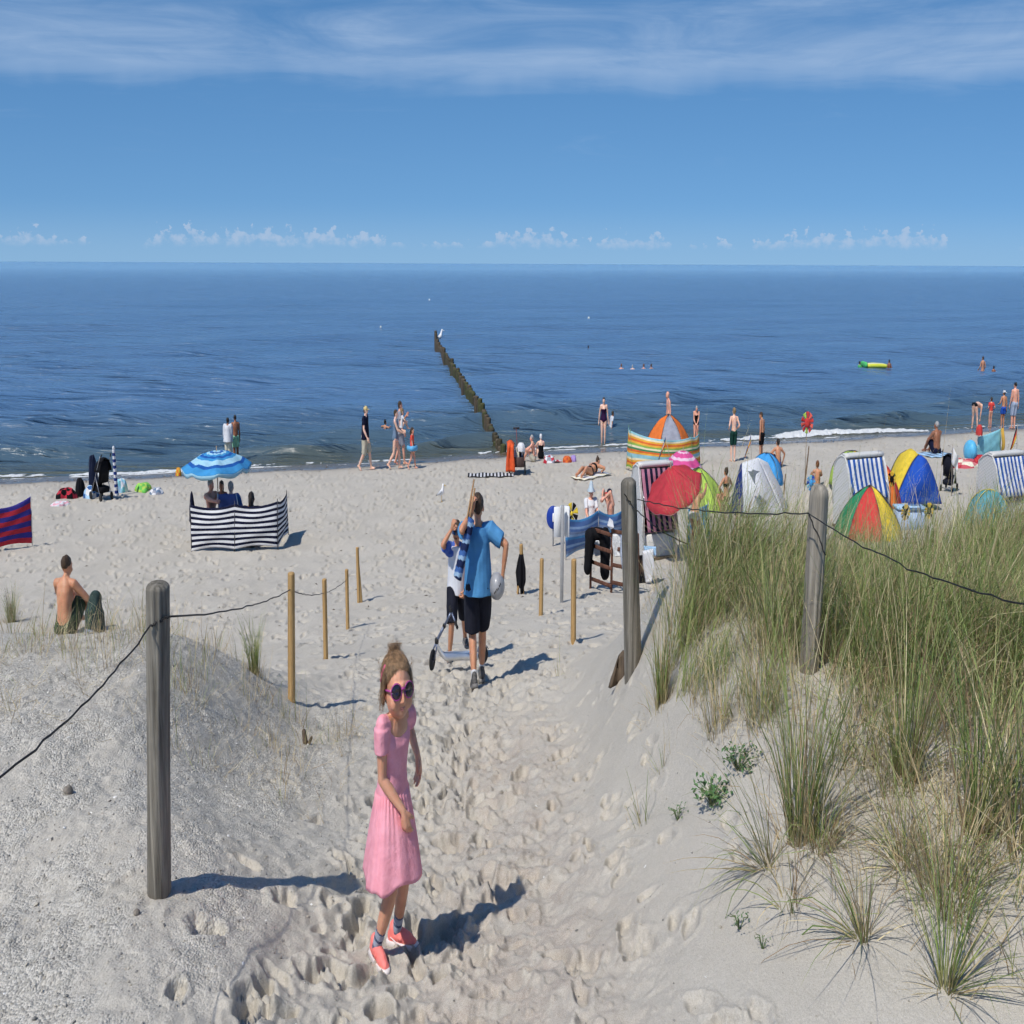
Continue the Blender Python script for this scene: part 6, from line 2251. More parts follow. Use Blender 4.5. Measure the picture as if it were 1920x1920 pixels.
VIOL = C('violet_fabric', 58, 52, 140); MAROON = C('dusty_rose_fabric', 176, 118, 140); PALEB = C('pale_blue_fabric', 168, 206, 236); TEAL = C('teal_fabric', 84, 170, 186, trans=0.1)
DGREEN = C('dark_green_fabric', 24, 66, 58); STRAWH = C('straw_hat', 214, 190, 130); OLIVE = C('olive_fabric', 70, 82, 62); LAV = C('lavender_plastic', 176, 150, 220, rough=0.4)
OCHRE = C('ochre_fabric', 206, 160, 60); MIDB = C('mid_blue_fabric', 64, 112, 176, trans=0.08); CREAM = C('cream_fabric', 240, 232, 206)
RUSTW = wood_mat('rust_brown_timber', (0.08, 0.035, 0.022), (0.13, 0.06, 0.04), (0.19, 0.09, 0.06))

SIT = dict(pelvis=(0, 0, 0.07), tilt=-0.12, ctilt=0.32, fl=(-0.07, 0.33, 0.045), fr=(0.07, 0.33, 0.045), kl=(-0.2, 0.2, 1), kr=(0.2, 0.2, 1), hl=(-0.10, 0.26, 0.22), hr=(0.10, 0.26, 0.22), el=(-1, 0, -0.3), er=(1, 0, -0.3))
CHAIR = dict(pelvis=(0, 0, 0.26), tilt=-0.25, ctilt=-0.05, fl=(-0.07, 0.27, 0.045), fr=(0.07, 0.27, 0.045), kl=(-0.1, 0.3, 1), kr=(0.1, 0.3, 1), hl=(-0.11, 0.20, 0.33), hr=(0.11, 0.20, 0.33))
WALK = dict(fl=(-0.05, 0.13, 0.045), fr=(0.05, -0.17, 0.075), fpr=-0.5, fpl=0.12, hl=(-0.15, -0.10, 0.50), hr=(0.15, 0.10, 0.51), pelvis=(0, 0, 0.522))
BEND = dict(pelvis=(0, -0.06, 0.53), tilt=1.25, ctilt=1.75, fl=(-0.10, 0.0, 0.045), fr=(0.10, 0.02, 0.045), hl=(-0.05, 0.22, 0.16), hr=(0.05, 0.22, 0.16), hpitch=0.2)
PI = math.pi


def P_(base, **k):
    d = dict(base); d.update(k); return d


def shallow(px, py):
    p = at_z(px, py, 0.0)
    q = pick(px, py)
    if q.z > 0.02: return q
    return Vector((p.x, p.y, float(land(np.array(p.x), np.array(p.y)))))


def wade(px, py_top, py_water, H):
    p = at_z(px, py_water, 0.0)
    return Vector((p.x, p.y, max(at_y(px, py_top, p.y).z, sea_z(p.x, p.y) + 0.30) - H))


def trunks(m, ln=0.40): return ('swim_trunks', lambda f: f.shorts(ln, 2, 0.008, 0.010), m)
def suit(m): return ('swimsuit', lambda f: f.suit(), m)
def tee(m, sl=0.3, lo=0): return ('shirt', lambda f: f.shirt(sl, lo, 8, 0.010), m)


# ---- far left: red and blue windbreak, buggy, bags
a, b = pick(61, 1027), pick(-75, 1040)
windbreak('red and violet striped windbreak cut by the left picture edge', [b, (a + b) / 2 + Vector((0, -0.2, 0)), a], [at_y(-75, 962, b.y), at_y(-8, 952, (a.y + b.y) / 2 - 0.2), at_y(58, 928, a.y)], [VIOL, CRIM], 8, sag=0.06)
f = pick(112, 1168)
f = Vector((at_y(122, 1150, 17.0).x, 17.0, ground(at_y(122, 1150, 17.0).x, 17.0)))
Hs = hgt(126, 1043, f) / 0.515
person('bare-backed man sitting in the dune grass on the left, seen from behind', f, Hs, -0.12, P_(SIT, hyaw=-0.15, hpitch=-0.12, hr=(0.15, 0.20, 0.16), er=(1, -0.2, -0.3)), SK_TAN, ('crop', H_BROWN), [('shorts', lambda f: f.shorts(0.42), OLIVE)], vox=0.008, build=0.95)
f2 = Vector((at_y(178, 1160, 16.6).x, 16.6, 0)); f2.z = ground(f2.x, f2.y)
zt = hgt(180, 1106, f2)
th = thing('backpack', 'grey-green backpack standing next to the man in the dune grass', 'backpack', f2)
fuse('bag', [rod([f2 + Vector((0, 0, 0.12)), f2 + Vector((0.0, 0, zt * 0.55)), f2 + Vector((0.02, 0.02, zt - 0.14))], [0.19, 0.19, 0.13]), ellipsoid(f2 + Vector((0.0, -0.12, zt * 0.30)), (0.14, 0.09, 0.15))], C('backpack_grey_green', 58, 74, 70, var=0.3, scale=14), th, 0.012, 3, wrinkle=0.012, wscale=18)
fuse('lining', [ellipsoid(f2 + Vector((-0.04, -0.2, 0.10)), (0.12, 0.06, 0.09))], C('backpack_pale', 150, 160, 176, var=0.3), th, 0.012, 2, wrinkle=0.01, wscale=25)

def buggy(label, foot, H, yaw, fab, group='pushchairs'):
    th = thing('pushchair', label, 'pushchair', foot, group)
    R = rotz(yaw); g = lambda x, y, z: np.array(foot) + R @ (np.array([x, y, z]) * H)
    MT = M('pushchair_frame', (0.35, 0.35, 0.37), rough=0.4, metal=0.7); RB = M('pushchair_tyre', (0.02, 0.02, 0.02), rough=0.8)
    for s in (-1, 1):
        part('frame_tube', tube([g(0.20 * s, 0.42, 0.08), g(0.22 * s, 0.05, 0.50), g(0.22 * s, -0.30, 0.93), g(0.20 * s, -0.36, 1.0)], 0.014, 8), MT, th)
        part('rear_leg', tube([g(0.22 * s, 0.02, 0.52), g(0.23 * s, -0.28, 0.10)], 0.013, 8), MT, th)
        part('grip', tube([g(0.20 * s, -0.35, 0.97), g(0.18 * s, -0.43, 1.04)], 0.02, 8), RB, th)
        for y in (0.42, -0.28):
            w_ = part('wheel', revolve([(0.05 * H, -0.02), (0.085 * H, -0.018), (0.09 * H, 0), (0.085 * H, 0.018), (0.05 * H, 0.02)], g(0.22 * s, y, 0.088), 18, R @ np.array([1, 0, 0])), RB, th)
            part('hub', revolve([(0.001, -0.015), (0.05 * H, -0.015), (0.05 * H, 0.015), (0.001, 0.015)], g(0.22 * s, y, 0.088), 12, R @ np.array([1, 0, 0])), MT, w_)
    part('axle', tube([g(-0.22, -0.28, 0.10), g(0.22, -0.28, 0.10)], 0.011, 6), MT, th)
    part('seat', sheet(np.array([[g(x, y, z) for x in np.linspace(-0.2, 0.2, 5)] for y, z in ((-0.26, 0.88), (-0.20, 0.62), (-0.10, 0.40), (0.16, 0.40), (0.30, 0.34), (0.40, 0.18))]), 0.03), fab, th)
    part('hood', sheet(np.array([[g(0.24 * math.sin(u), -0.24 + 0.36 * math.sin(v), 0.62 + 0.34 * math.cos(u) * math.cos(v * 0.8)) for u in np.linspace(-1.5, 1.5, 11)] for v in np.linspace(-0.3, 1.1, 8)]), 0.008), fab, th)
    part('basket', bbox_(g(0, -0.04, 0.24), (0.36 * H, 0.44 * H, 0.13 * H), 0.03, R), fab, th)
    return th

f = pick(192, 937)
buggy('black pushchair leaning beside the striped folded umbrella at the waterline', f, hgt(178, 852, f), 1.0, BLACK)
heap('blanket', 'dark navy blanket hanging beside the black pushchair', 'blanket', pick(176, 925), (0.16, 0.12, 0.95), [C('navy_blanket', 34, 42, 66)], 3)
f = pick(219, 930); t = at_y(213, 843, f.y)
th = thing('folded_umbrella', 'upright folded beach umbrella wrapped in blue and white stripes', 'umbrella', f)
N = 15
rings = []
for i in range(3 * N + 1):
    u = i / (3 * N); c = np.array(f) * (1 - u) + np.array(t) * u
    aa = np.linspace(0, 2 * PI, 14, endpoint=False); rr = (0.075 - 0.025 * u) * (1 + 0.12 * np.sin(5 * aa + 3 * u))
    rings.append(c + np.stack([np.cos(aa) * rr, np.sin(aa) * rr, 0 * aa], 1))
L = loft(np.array(rings)); part('cover', (L[0], L[1], [((i // 14) // 3 + (1 if (i % 14) > 6 else 0)) % 2 for i in range(14 * 3 * N)] + [0, 0]), [DBLUE, WHITE], th)
part('finial', ellipsoid(np.array(t) + (0, 0, 0.03), (0.05, 0.05, 0.06)), WHITE, th)
heap('beach_bag', 'red and dark soft beach bag lying left of the black pushchair', 'bag', pick(126, 935), (0.36, 0.22, 0.26), [CRIM, BLACK], 11)
heap('beach_bag', 'black upright bag between the red bag and the pushchair', 'bag', pick(151, 930), (0.18, 0.16, 0.46), [BLACK], 12, rough=0.2)
heap('towel_heap', 'crumpled blue and white towels at the foot of the black pushchair', 'towel', pick(174, 932), (0.36, 0.3, 0.30), [PALEB, WHITE, MIDB], 13)
heap('beach_bag', 'pale blue bag right of the striped folded umbrella', 'bag', pick(228, 922), (0.27, 0.2, 0.34), [PALEB, CYAN, WHITE], 14)
heap('towel_heap', 'lime green crumpled towel lying alone near the waterline', 'towel', pick(268, 920), (0.36, 0.3, 0.20), [LIME, C('bright_green', 120, 214, 90)], 15)
heap('towel_heap', 'grey and white striped cloth right of the lime towel', 'towel', pick(294, 924), (0.30, 0.3, 0.16), [WHITE, GREY, GBLUE], 16)
heap('towel_heap', 'small pink and white cloth in front of the red bag', 'towel', pick(112, 948), (0.36, 0.2, 0.10), [WHITE, C('pale_pink', 238, 176, 190)], 17)
heap('toy_bucket', 'small yellow and orange toy near the left waterline', 'toy', pick(335, 892), (0.14, 0.12, 0.24), [YEL, ORNG], 18, rough=0.1)

# ---- group behind the black and white windbreak
fa, fb, fc, fd = pick(359, 1035), pick(440, 1034), pick(521, 1031), pick(541, 1003)
windbreak('navy and white striped windbreak under the blue umbrella', [fa, fb, fc, fd], [at_y(357, 944, fa.y), at_y(440, 943, fb.y), at_y(520, 938, fc.y), at_y(537, 922, fd.y)], [NAVY, WHITE], 16, sag=0.07, pole_mat=M('pole_dark', (0.05, 0.05, 0.06), rough=0.5), low=0.05, bulge=0.06)
yb = fb.y + 1.1
hub = at_y(406, 846, yb); ft = Vector((at_y(410, 960, yb).x, yb, 0)); ft.z = ground(ft.x, ft.y)
B1, B2, B3, B4 = C('band_pale', 176, 226, 246, trans=0.15), C('band_mid', 60, 160, 222, trans=0.15), C('band_deep', 26, 100, 186, trans=0.15), C('band_bright', 44, 136, 214, trans=0.15)
parasol('blue banded beach umbrella above the navy and white windbreak', hub, ft, 1.10, 0.27, [B1, B3, B1, B2, B3, B2, B1, B1, B3, B2, B2], ribs=8, valance=0.09, rot=0.39, lace=B1, group='open beach umbrellas')
dy = yb
def behind(px, py_head, frac, H, y):
    """seat someone so that the head top shows at a pixel; returns ground point"""
    p = at_y(px, py_head, y); return Vector((p.x, y, p.z - frac * H))
f = behind(396, 899, 0.70, 1.75, dy - 0.15)
f.z = ground(f.x, f.y)
person('shirtless man sitting left of the pole under the blue umbrella', f, hgt(396, 899, f) / 0.70, -2.2, P_(CHAIR, hyaw=0.5, hr=(0.10, 0.30, 0.50), hl=(-0.02, 0.27, 0.40)), SK_PINK, ('crop', H_GREY), [trunks(DBLUE)])
f = Vector((at_y(416, 960, dy + 0.7).x, dy + 0.7, 0)); f.z = ground(f.x, f.y)
person('dark-haired woman behind the umbrella pole, half hidden', f, hgt(415, 902, f) / 0.70, PI, P_(CHAIR), SK_BROWN, ('long', H_BROWN), [suit(PURP)], fem=1.0, build=0.95)
# deck chair with a person wrapped in a blue towel
f = Vector((at_y(434, 960, dy - 0.2).x, dy - 0.2, 0)); f.z = ground(f.x, f.y)
th = thing('deck_chair', 'blue canvas deck chair seen from behind, under the blue umbrella', 'chair', f)
bt = at_y(434, 924, dy - 0.35)
part('back_canvas', sheet(np.array([[(f.x + u * (0.36 - 0.07 * v), f.y - 0.10 - 0.25 * v + 0.04 * math.sin(PI * (u + 1) / 2), f.z + 0.25 + (bt.z - f.z - 0.25) * v) for u in np.linspace(-1, 1, 7)] for v in np.linspace(0, 1, 6)]), 0.01), C('deck_canvas_blue', 84, 104, 166), th)
for s in (-1, 1):
    part('frame_rail', tube([(f.x + s * 0.38, f.y + 0.5, f.z), (f.x + s * 0.37, f.y - 0.05, f.z + 0.25), (f.x + s * 0.30, f.y - 0.36, bt.z + 0.02)], 0.015, 8), M('deck_frame', (0.5, 0.5, 0.52), rough=0.4, metal=0.6), th)
    part('leg', tube([(f.x + s * 0.38, f.y - 0.35, f.z), (f.x + s * 0.37, f.y + 0.2, f.z + 0.45)], 0.015, 8), M('deck_frame', (0.5, 0.5, 0.52)), th)
part('seat_canvas', sheet(np.array([[(f.x + u * 0.36, f.y - 0.10 + 0.55 * v, f.z + 0.25 + 0.15 * v) for u in np.linspace(-1, 1, 5)] for v in np.linspace(0, 1, 4)]), 0.01), MATS['deck_canvas_blue'], th)
person('grey-haired person in a blue hooded towel sitting in the deck chair', f, hgt(432, 904, f) / 0.655, 0.1, P_(CHAIR, pelvis=(0, 0.04, 0.22)), SK_FAIR, ('short', H_GREY), [('hooded_towel', lambda f: f.shirt(0.55, 0, 8, 0.02), MIDB)])
f = Vector((at_y(470, 960, dy - 0.5).x, dy - 0.5, 0)); f.z = ground(f.x, f.y)
person('dark-haired person sitting low behind the right half of the striped windbreak', f, hgt(470, 922, f) / 0.515, 0.0, P_(SIT), SK_BROWN, ('long', H_DARK), [tee(BLACK)])
f = Vector((at_y(362, 1000, fa.y + 0.5).x, fa.y + 0.5, 0)); f.z = ground(f.x, f.y); t = at_y(362, 921, f.y)
th = thing('folded_umbrella', 'small closed navy umbrella at the left end of the striped windbreak', 'umbrella', f)
part('cover', revolve([(0.02, 0.35), (0.10, 0.5), (0.085, 0.75), (0.04, 1.0), (0.012, t.z - f.z)], f, 14), NAVY, th)
part('pole', tube([np.array(f) - (0, 0, 0.1), np.array(f) + (0, 0, 0.6)], 0.014, 8), M('umbrella_pole', (0.3, 0.22, 0.16)), th)

# ---- waterline, left to right
f = shallow(429, 862)
person('person in a loose white shirt standing at the water, left of the bare-chested man', f, hgt(428, 781, f), 0.1, P_({}, hl=(-0.12, 0.05, 0.5), hr=(0.12, 0.05, 0.5)), SK_BROWN, ('short', H_DARK), [('shirt', lambda f: f.shirt(0.75, 0, 8, 0.02, 0.02), LGREY), ('shorts', lambda f: f.shorts(0.52, 2, 0.015, 0.02), CREAM)])
f = shallow(443, 858)
person('bare-chested dark-haired man in mint shorts standing at the water', f, hgt(440, 776, f), 0.4, P_({}, hl=(-0.14, 0.12, 0.55), hr=(0.14, 0.08, 0.5)), SK_BROWN, ('crop', H_DARK), [trunks(MINT, 0.36)])
f = pick(686, 882)
th, fg = person('man in a navy T-shirt, pale shorts and cap walking along the water', f, hgt(691, 757, f), -PI / 2 - 0.15, P_(WALK), SK_FAIR, ('short', H_BROWN), [tee(NAVY, 0.3), ('shorts', lambda f: f.shorts(0.54, 2, 0.014, 0.012), KHAKI)])
cr, pk = fg.cap(); fuse('cap', [cr], STRAWH, th, 0.014, 2); part('cap_peak', pk, STRAWH, th)
f = pick(742, 879)
person('woman in a grey-blue swimsuit walking along the water, carrying something', f, hgt(742, 764, f), -PI / 2, P_(WALK, hr=(0.06, 0.22, 0.60), hl=(-0.05, 0.22, 0.62), fl=(-0.05, 0.10, 0.045), fr=(0.05, -0.20, 0.09)), SK_FAIR, ('short', H_BROWN), [('swimsuit', lambda f: f.suit(7) + f.shirt(0, 3, 8, 0.008), GBLUE)], fem=0.9)
f = pick(750, 871)
person('tall man walking behind the woman in grey-blue', f, hgt(744, 748, f), -PI / 2 + 0.2, P_(WALK, hl=(-0.02, 0.18, 0.74), fl=(-0.05, -0.12, 0.05), fr=(0.05, 0.12, 0.045), fpr=0, fpl=-0.3), SK_PINK, ('short', H_BROWN), [trunks(GREY, 0.45), tee(GREY, 0.3)])
f = pick(755, 871); f2 = Vector((f.x - 0.02, f.y - 0.22, at_y(750, 764, f.y - 0.2).z - 0.62))
person('fair-haired toddler carried on the walking man\'s arm', f2, 1.0, -1.2, P_(SIT, pelvis=(0, 0, 0.10)), SK_FAIR, ('short', H_FAIR), [tee(WHITE)], head=1.5)
f = pick(773, 878)
th, fg = person('small girl in an orange-red top with a blue swim ring walking along the water', f, hgt(772, 801, f), -PI / 2 - 0.1, P_(WALK, hl=(-0.13, 0.10, 0.46), hr=(0.13, 0.10, 0.46)), SK_PINK, ('long', H_BROWN), [tee(C('coral_top', 246, 86, 62), 0.25, 1), ('swim_pants', lambda f: f.briefs(2), C('coral_top', 246, 86, 62))], head=1.25)
tor = lambda c, R, r, q=None, sx=1.0: loft([[np.array(c) + np.array([(R + r * math.cos(b)) * math.cos(a), (R + r * math.cos(b)) * math.sin(a) * sx, r * math.sin(b)]) for b in np.linspace(0, 2 * PI, 12, endpoint=False)] for a in np.linspace(0, 2 * PI, 28)], cap=False)
tag(part('swim_ring', tor(fg.w(fg.sp[1]), 0.20, 0.075), C('ring_blue', 96, 176, 222, rough=0.35)), 'pale blue swim ring round the waist of the small girl', 'swim ring')
f = wade(722, 791, 806, 1.2)
person('dark-haired child swimming close to the beach, left of the walkers', f, 1.2, -0.8, P_({}, hl=(-0.25, 0.1, 0.8), hr=(0.2, 0.2, 0.8)), SK_TAN, ('short', H_DARK), [], head=1.2)

# couple sitting by the handcart
f = pick(1000, 866)
person('older bare man sitting on the sand facing left, next to the woman in black', f, hgt(994, 814, f) / 0.52, PI / 2 - 0.2, P_(SIT), SK_PINK, ('crop', H_GREY), [trunks(KHAKI, 0.3)])
f = pick(1014, 862)
th, fg = person('woman in a black swimsuit and white bathing cap sitting with her back to us', f, hgt(1012, 814, f) / 0.51, 0.25, P_(SIT, ctilt=0.1), SK_FAIR, None, [suit(BLACK)], fem=0.9)
fuse('bathing_cap', [ellipsoid(fg.hp(0, -0.12, 0.34), np.array([0.80, 0.94, 0.80]) * 0.066 * fg.H, fg.R0 @ fg.Rh), ellipsoid(fg.hp(0, -0.42, 0.05), np.array([0.70, 0.60, 0.66]) * 0.066 * fg.H, fg.R0 @ fg.Rh)], WHITE, th, 0.014, 2)
heap('towel_heap', 'white and dark crumpled clothes right of the sitting couple', 'towel', pick(1030, 866), (0.34, 0.3, 0.22), [WHITE, GREY, CRIM], 21)
towel('thin crimson towel strip right of the sitting couple', pick(1043, 866), 0.5, 0.4, 0.1, [CRIM, WHITE], nst=4)
heap('toy_bucket', 'orange sand toy lying between the couple and the sunbather', 'toy', pick(1063, 865), (0.22, 0.2, 0.2), [ORNG, C('brick_red', 206, 84, 50)], 22, rough=0.12)
heap('toy_bucket', 'lavender sand toy right next to the orange one', 'toy', pick(1075, 864), (0.16, 0.16, 0.18), [LAV], 23, rough=0.1)
# handcart with orange towel
f = pick(970, 890)
th = thing('handcart', 'dark wooden handcart with tall T-handle, loaded beside the sitting couple', 'handcart', f)
DKW = wood_mat('cart_wood', (0.05, 0.03, 0.03), (0.08, 0.05, 0.045), (0.12, 0.08, 0.07))
g = lambda x, y, z: np.array(f) + np.array([x, y, z])
for sx in (-1, 1): part('side_board', bbox_(g(0.30 * sx, 0.35, 0.34), (0.03, 0.95, 0.26), 0.006), DKW, th)
for sy in (-0.12, 0.82): part('end_board', bbox_(g(0, sy, 0.34), (0.60, 0.03, 0.26), 0.006), DKW, th)
part('floor_board', bbox_(g(0, 0.35, 0.22), (0.60, 0.92, 0.03), 0.006), DKW, th)
for sx in (-1, 1):
    for sy in (-0.02, 0.72):
        w_ = part('wheel', revolve([(0.06, -0.03), (0.125, -0.028), (0.135, 0), (0.125, 0.028), (0.06, 0.03)], g(0.36 * sx, sy, 0.135), 18, (1, 0, 0)), M('cart_tyre', (0.025, 0.025, 0.025), rough=0.8), th)
        part('hub', revolve([(0.001, -0.02), (0.06, -0.02), (0.06, 0.02), (0.001, 0.02)], g(0.36 * sx, sy, 0.135), 12, (1, 0, 0)), M('cart_hub', (0.4, 0.38, 0.36), rough=0.5), w_)
tp = np.array(at_y(968, 803, f.y + 0.95))
part('handle_shaft', tube([g(0.02, 0.85, 0.25), tp], 0.02, 8), M('cart_handle', (0.16, 0.05, 0.06), rough=0.5), th)
part('handle_grip', tube([tp - (0.15, 0, 0), tp + (0.15, 0, 0)], 0.028, 8), M('cart_grip', (0.03, 0.03, 0.035), rough=0.8), th)
G = [[g(-0.50 + 0.36 * v + 0.03 * math.sin(5 * u + 3 * v), (0.35 - 2.2 * u) if u < 0.24 else -0.19 - 0.03 * math.sin(9 * v), 0.80 + 0.05 * math.sin(4 * v) if u < 0.24 else 0.80 - 0.92 * (u - 0.24)) for v in np.linspace(0, 1, 9)] for u in np.linspace(0, 1, 16)]
tag(part('orange_towel', sheet(np.array(G), 0.02), C('orange_towel', 236, 92, 34), base=f), 'bright orange towel draped over the left front corner of the handcart', 'towel')
heap('beach_bag', 'grey and beige bag riding in the handcart', 'bag', f + Vector((0.02, 0.2, 0.24)), (0.24, 0.3, 0.48), [GREY, KHAKI, BLACK], 25, rough=0.2)
heap('sun_hat', 'white cap lying on top of the handcart load', 'cap', f + Vector((0.16, 0.15, 0.62)), (0.20, 0.2, 0.22), [WHITE], 26, rough=0.1)
Z1, Z2 = C('zebra_black', 40, 40, 44), C('zebra_white', 210, 210, 212)
c = pick(920, 893)
towel('black and white zebra-striped towel spread left of the handcart', c, 2.1, 0.75, 0.03, [Z1, Z2], nst=26, z=0.03)
# gull on the sand
f = pick(828, 940)
th = thing('seagull', 'white gull standing on the sand behind the boys', 'gull', f)
Hg = hgt(828, 906, f)
g = lambda x, y, z: np.array(f) + np.array([x, y, z]) * Hg
GW = M('gull_white', (0.80, 0.80, 0.80), rough=0.7, var=0.05); GG = M('gull_grey', (0.42, 0.44, 0.47), rough=0.7, var=0.1); GY = M('gull_yellow', (0.55, 0.35, 0.05), rough=0.5); GB = M('gull_black', (0.03, 0.03, 0.03), rough=0.6)
fuse('body', [rod([g(-0.34, 0, 0.40), g(-0.10, 0, 0.46), g(0.06, 0, 0.55), g(0.12, 0, 0.75), g(0.13, 0, 0.86)], np.array([0.05, 0.15, 0.16, 0.10, 0.09]) * Hg), ellipsoid(g(0.15, 0, 0.90), np.array([0.11, 0.085, 0.085]) * Hg)], GW, th, 0.012, 3)
for s in (-1, 1):
    fuse('wing', [rod([g(0.02, 0.10 * s, 0.56), g(-0.18, 0.11 * s, 0.48), g(-0.42, 0.05 * s, 0.38)], np.array([0.08, 0.085, 0.03]) * Hg)], GG, th, 0.010, 2)
    lg = part('leg', tube([g(0.0, 0.06 * s, 0.38), g(-0.02, 0.06 * s, 0.18), g(0.0, 0.06 * s, 0.0)], 0.014 * Hg, 6), GY, th)
    part('foot', sheet(np.array([[g(-0.02, 0.06 * s + v * 0.02, 0.015), g(0.10, 0.06 * s + v * 0.08, 0.015)] for v in (-1, 0, 1)]), 0.01 * Hg), GY, lg)
part('tail', tube([g(-0.36, 0, 0.40), g(-0.52, 0, 0.34)], [0.05 * Hg, 0.02 * Hg], 8), GB, th)
part('beak', tube([g(0.24, 0, 0.90), g(0.33, 0, 0.88), g(0.40, 0, 0.86)], np.array([0.035, 0.028, 0.008]) * Hg, 8), GY, th)

# sunbather
c = pick(1106, 893)
towel('white towel under the woman sunbathing on her front', c + Vector((0.05, -0.05, 0)), 1.9, 0.85, 0.75, [CREAM, WHITE], nst=6)
PRONE = dict(pelvis=(0, 0, 0.065), tilt=1.50, ctilt=1.15, fl=(-0.09, -0.47, 0.05), fr=(0.08, -0.46, 0.05), kl=(0, 0, 1), kr=(0, 0, 1), fpl=-1.4, fpr=-1.4, hl=(-0.16, 0.42, 0.04), hr=(0.13, 0.42, 0.05), el=(-1, 0, 0.1), er=(1, 0, 0.1), hpitch=0.4, hyaw=-0.3)
person('woman in a black bikini lying on her front on a white towel', c + Vector((0, 0, 0.02)), 1.70, -0.75, PRONE, SK_TAN, ('bun', H_BROWN), [('bikini_bottom', lambda f: f.briefs(2), BLACK), ('bikini_top', lambda f: f.bra(), BLACK)], fem=1.0, build=1.08)

# purple swimsuit woman and child behind
f = shallow(1131, 829)
person('woman in a dark purple swimsuit standing at the water facing us', f, hgt(1130, 743, f), PI - 0.1, P_({}, hl=(-0.17, 0.0, 0.49), hr=(0.17, 0.0, 0.49)), SK_FAIR, ('short', H_BROWN), [suit(PURP)], fem=1.0, build=1.08)
f = wade(1146, 770, 794, 1.2)
person('child in a pale shirt crouching in the water right of the purple swimsuit', f, 1.2, -1.2, P_({}, ctilt=0.4), SK_TAN, ('short', H_BROWN), [tee(LGREY, 0.4)], head=1.2)

# ---- rainbow windbreak, orange tent, people behind
fs = [pick(1174, 880), pick(1186, 884), pick(1245, 886), pick(1300, 880), pick(1313, 872)]
tops = [at_y(1179, 799, fs[0].y), at_y(1182, 806, fs[1].y), at_y(1245, 823, fs[2].y), at_y(1296, 818, fs[3].y), at_y(1310, 812, fs[4].y)]
RB = [C('rb_sky', 150, 204, 214), C('rb_cream', 240, 230, 190), C('rb_amber', 244, 176, 52), C('rb_orange', 232, 108, 40), C('rb_amber', 0, 0, 0), C('rb_lime', 150, 190, 80), C('rb_cream', 0, 0, 0), C('rb_green', 74, 140, 92), C('rb_orange', 0, 0, 0), C('rb_amber', 0, 0, 0), C('rb_sky', 0, 0, 0)]
windbreak('tall windbreak in rainbow stripes of orange, yellow, green and blue', fs, tops, RB, 18, sag=0.05, low=0.02, cuts=8, bulge=0.08, pole_mat=M('pole_green', (0.12, 0.22, 0.10), rough=0.5))
c = Vector((at_y(1252, 850, fs[2].y + 2.6).x, fs[2].y + 2.6, 0)); c.z = ground(c.x, c.y)
gore_tent('orange and grey dome tent rising behind the rainbow windbreak', c, 1.35, 1.2, hgt(1250, 776, c), [ORNG, GREY, ORNG, GREY, ORNG, GREY], rot=-2.1 - 1.05, cone=0.35)
f = shallow(1252, 838)
person('bald bare-chested man standing at the water behind the orange tent', f, hgt(1248, 731, f), PI / 2 + 0.1, P_({}, ctilt=0.08, hpitch=-0.2), SK_PINK, None, [trunks(DBLUE)], belly=0.02)
f = shallow(1304, 836)
person('woman in a black swimsuit looking down, standing right of the orange tent', f, hgt(1304, 757, f), PI - 0.2, P_({}, ctilt=0.28, hpitch=-0.5, hl=(-0.04, 0.17, 0.55), hr=(0.04, 0.17, 0.55)), SK_PINK, ('crop', H_GREY), [suit(BLACK)], fem=0.9, build=1.1)
f = pick(1251, 878); f = Vector((f.x, fs[2].y - 0.5, ground(f.x, fs[2].y - 0.5)))
flag('blue, yellow and red flag in front of the rainbow windbreak', f, at_y(1248, 817, f.y), [ROYAL, YEL, RED], 0.55, 0.22, (-1, -0.3), 1.2)

# ---- rose-striped beach chair with red and pink umbrellas
f = pick(1224, 1040)
strandkorb('roofed beach chair with rose and navy stripes behind the red umbrella', f, 1.12, hgt(1222, 870, f), 0.30, MAROON, NAVY, 5, aw=0.85)
yy = f.y
hub = at_y(1258, 877, yy - 0.8); ft = Vector((hub.x + 0.5, yy - 0.4, 0)); ft.z = ground(ft.x, ft.y)
parasol('tilted red umbrella in front of the rose-striped beach chair', hub, ft, 0.84, 0.40, [C('umb_red', 206, 58, 70, trans=0.12), C('umb_red', 0, 0, 0), C('umb_red', 0, 0, 0)], axis=(-0.30, -0.22, 0.93), curve=1.25, ribs=8, valance=0.03, lace=C('umb_trim', 236, 150, 160), group='open beach umbrellas')
y2 = fs[2].y - 4.5
hub = at_y(1281, 846, y2); ft = Vector((hub.x, y2, 0)); ft.z = ground(ft.x, ft.y)
PK1, PK2 = C('umb_pink', 236, 84, 158, trans=0.15), C('umb_palepink', 246, 206, 224, trans=0.15)
parasol('pink and white banded umbrella behind the red umbrella', hub, ft, 1.0, 0.55, [PK1, PK2, PK1, PK1, PK2, PK1, PK1, PK2, PK1, PK1], ribs=8, valance=0.06, lace=PK2, group='open beach umbrellas')
c = pick(1322, 952)
gore_tent('lime green pop-up tent right of the red umbrella', c, 0.95, 0.9, hgt(1312, 876, c), [LIME, LIME, LIME, LIME, LIME, None], rot=-2.3, power=0.9, cone=0.4, lean=(-0.3, 0), flat=0.08)
c0, c1 = pick(1288, 1022), pick(1330, 1012)
windbreak('light blue windbreak behind the stooping woman, under the lime tent', [c0, c1], [at_y(1290, 950, c0.y), at_y(1328, 942, c1.y)], [SKYB, CYAN, CYAN, C('sea_print', 96, 176, 208), C('sea_print', 0, 0, 0), PALEB], 12, group='blue windbreaks')
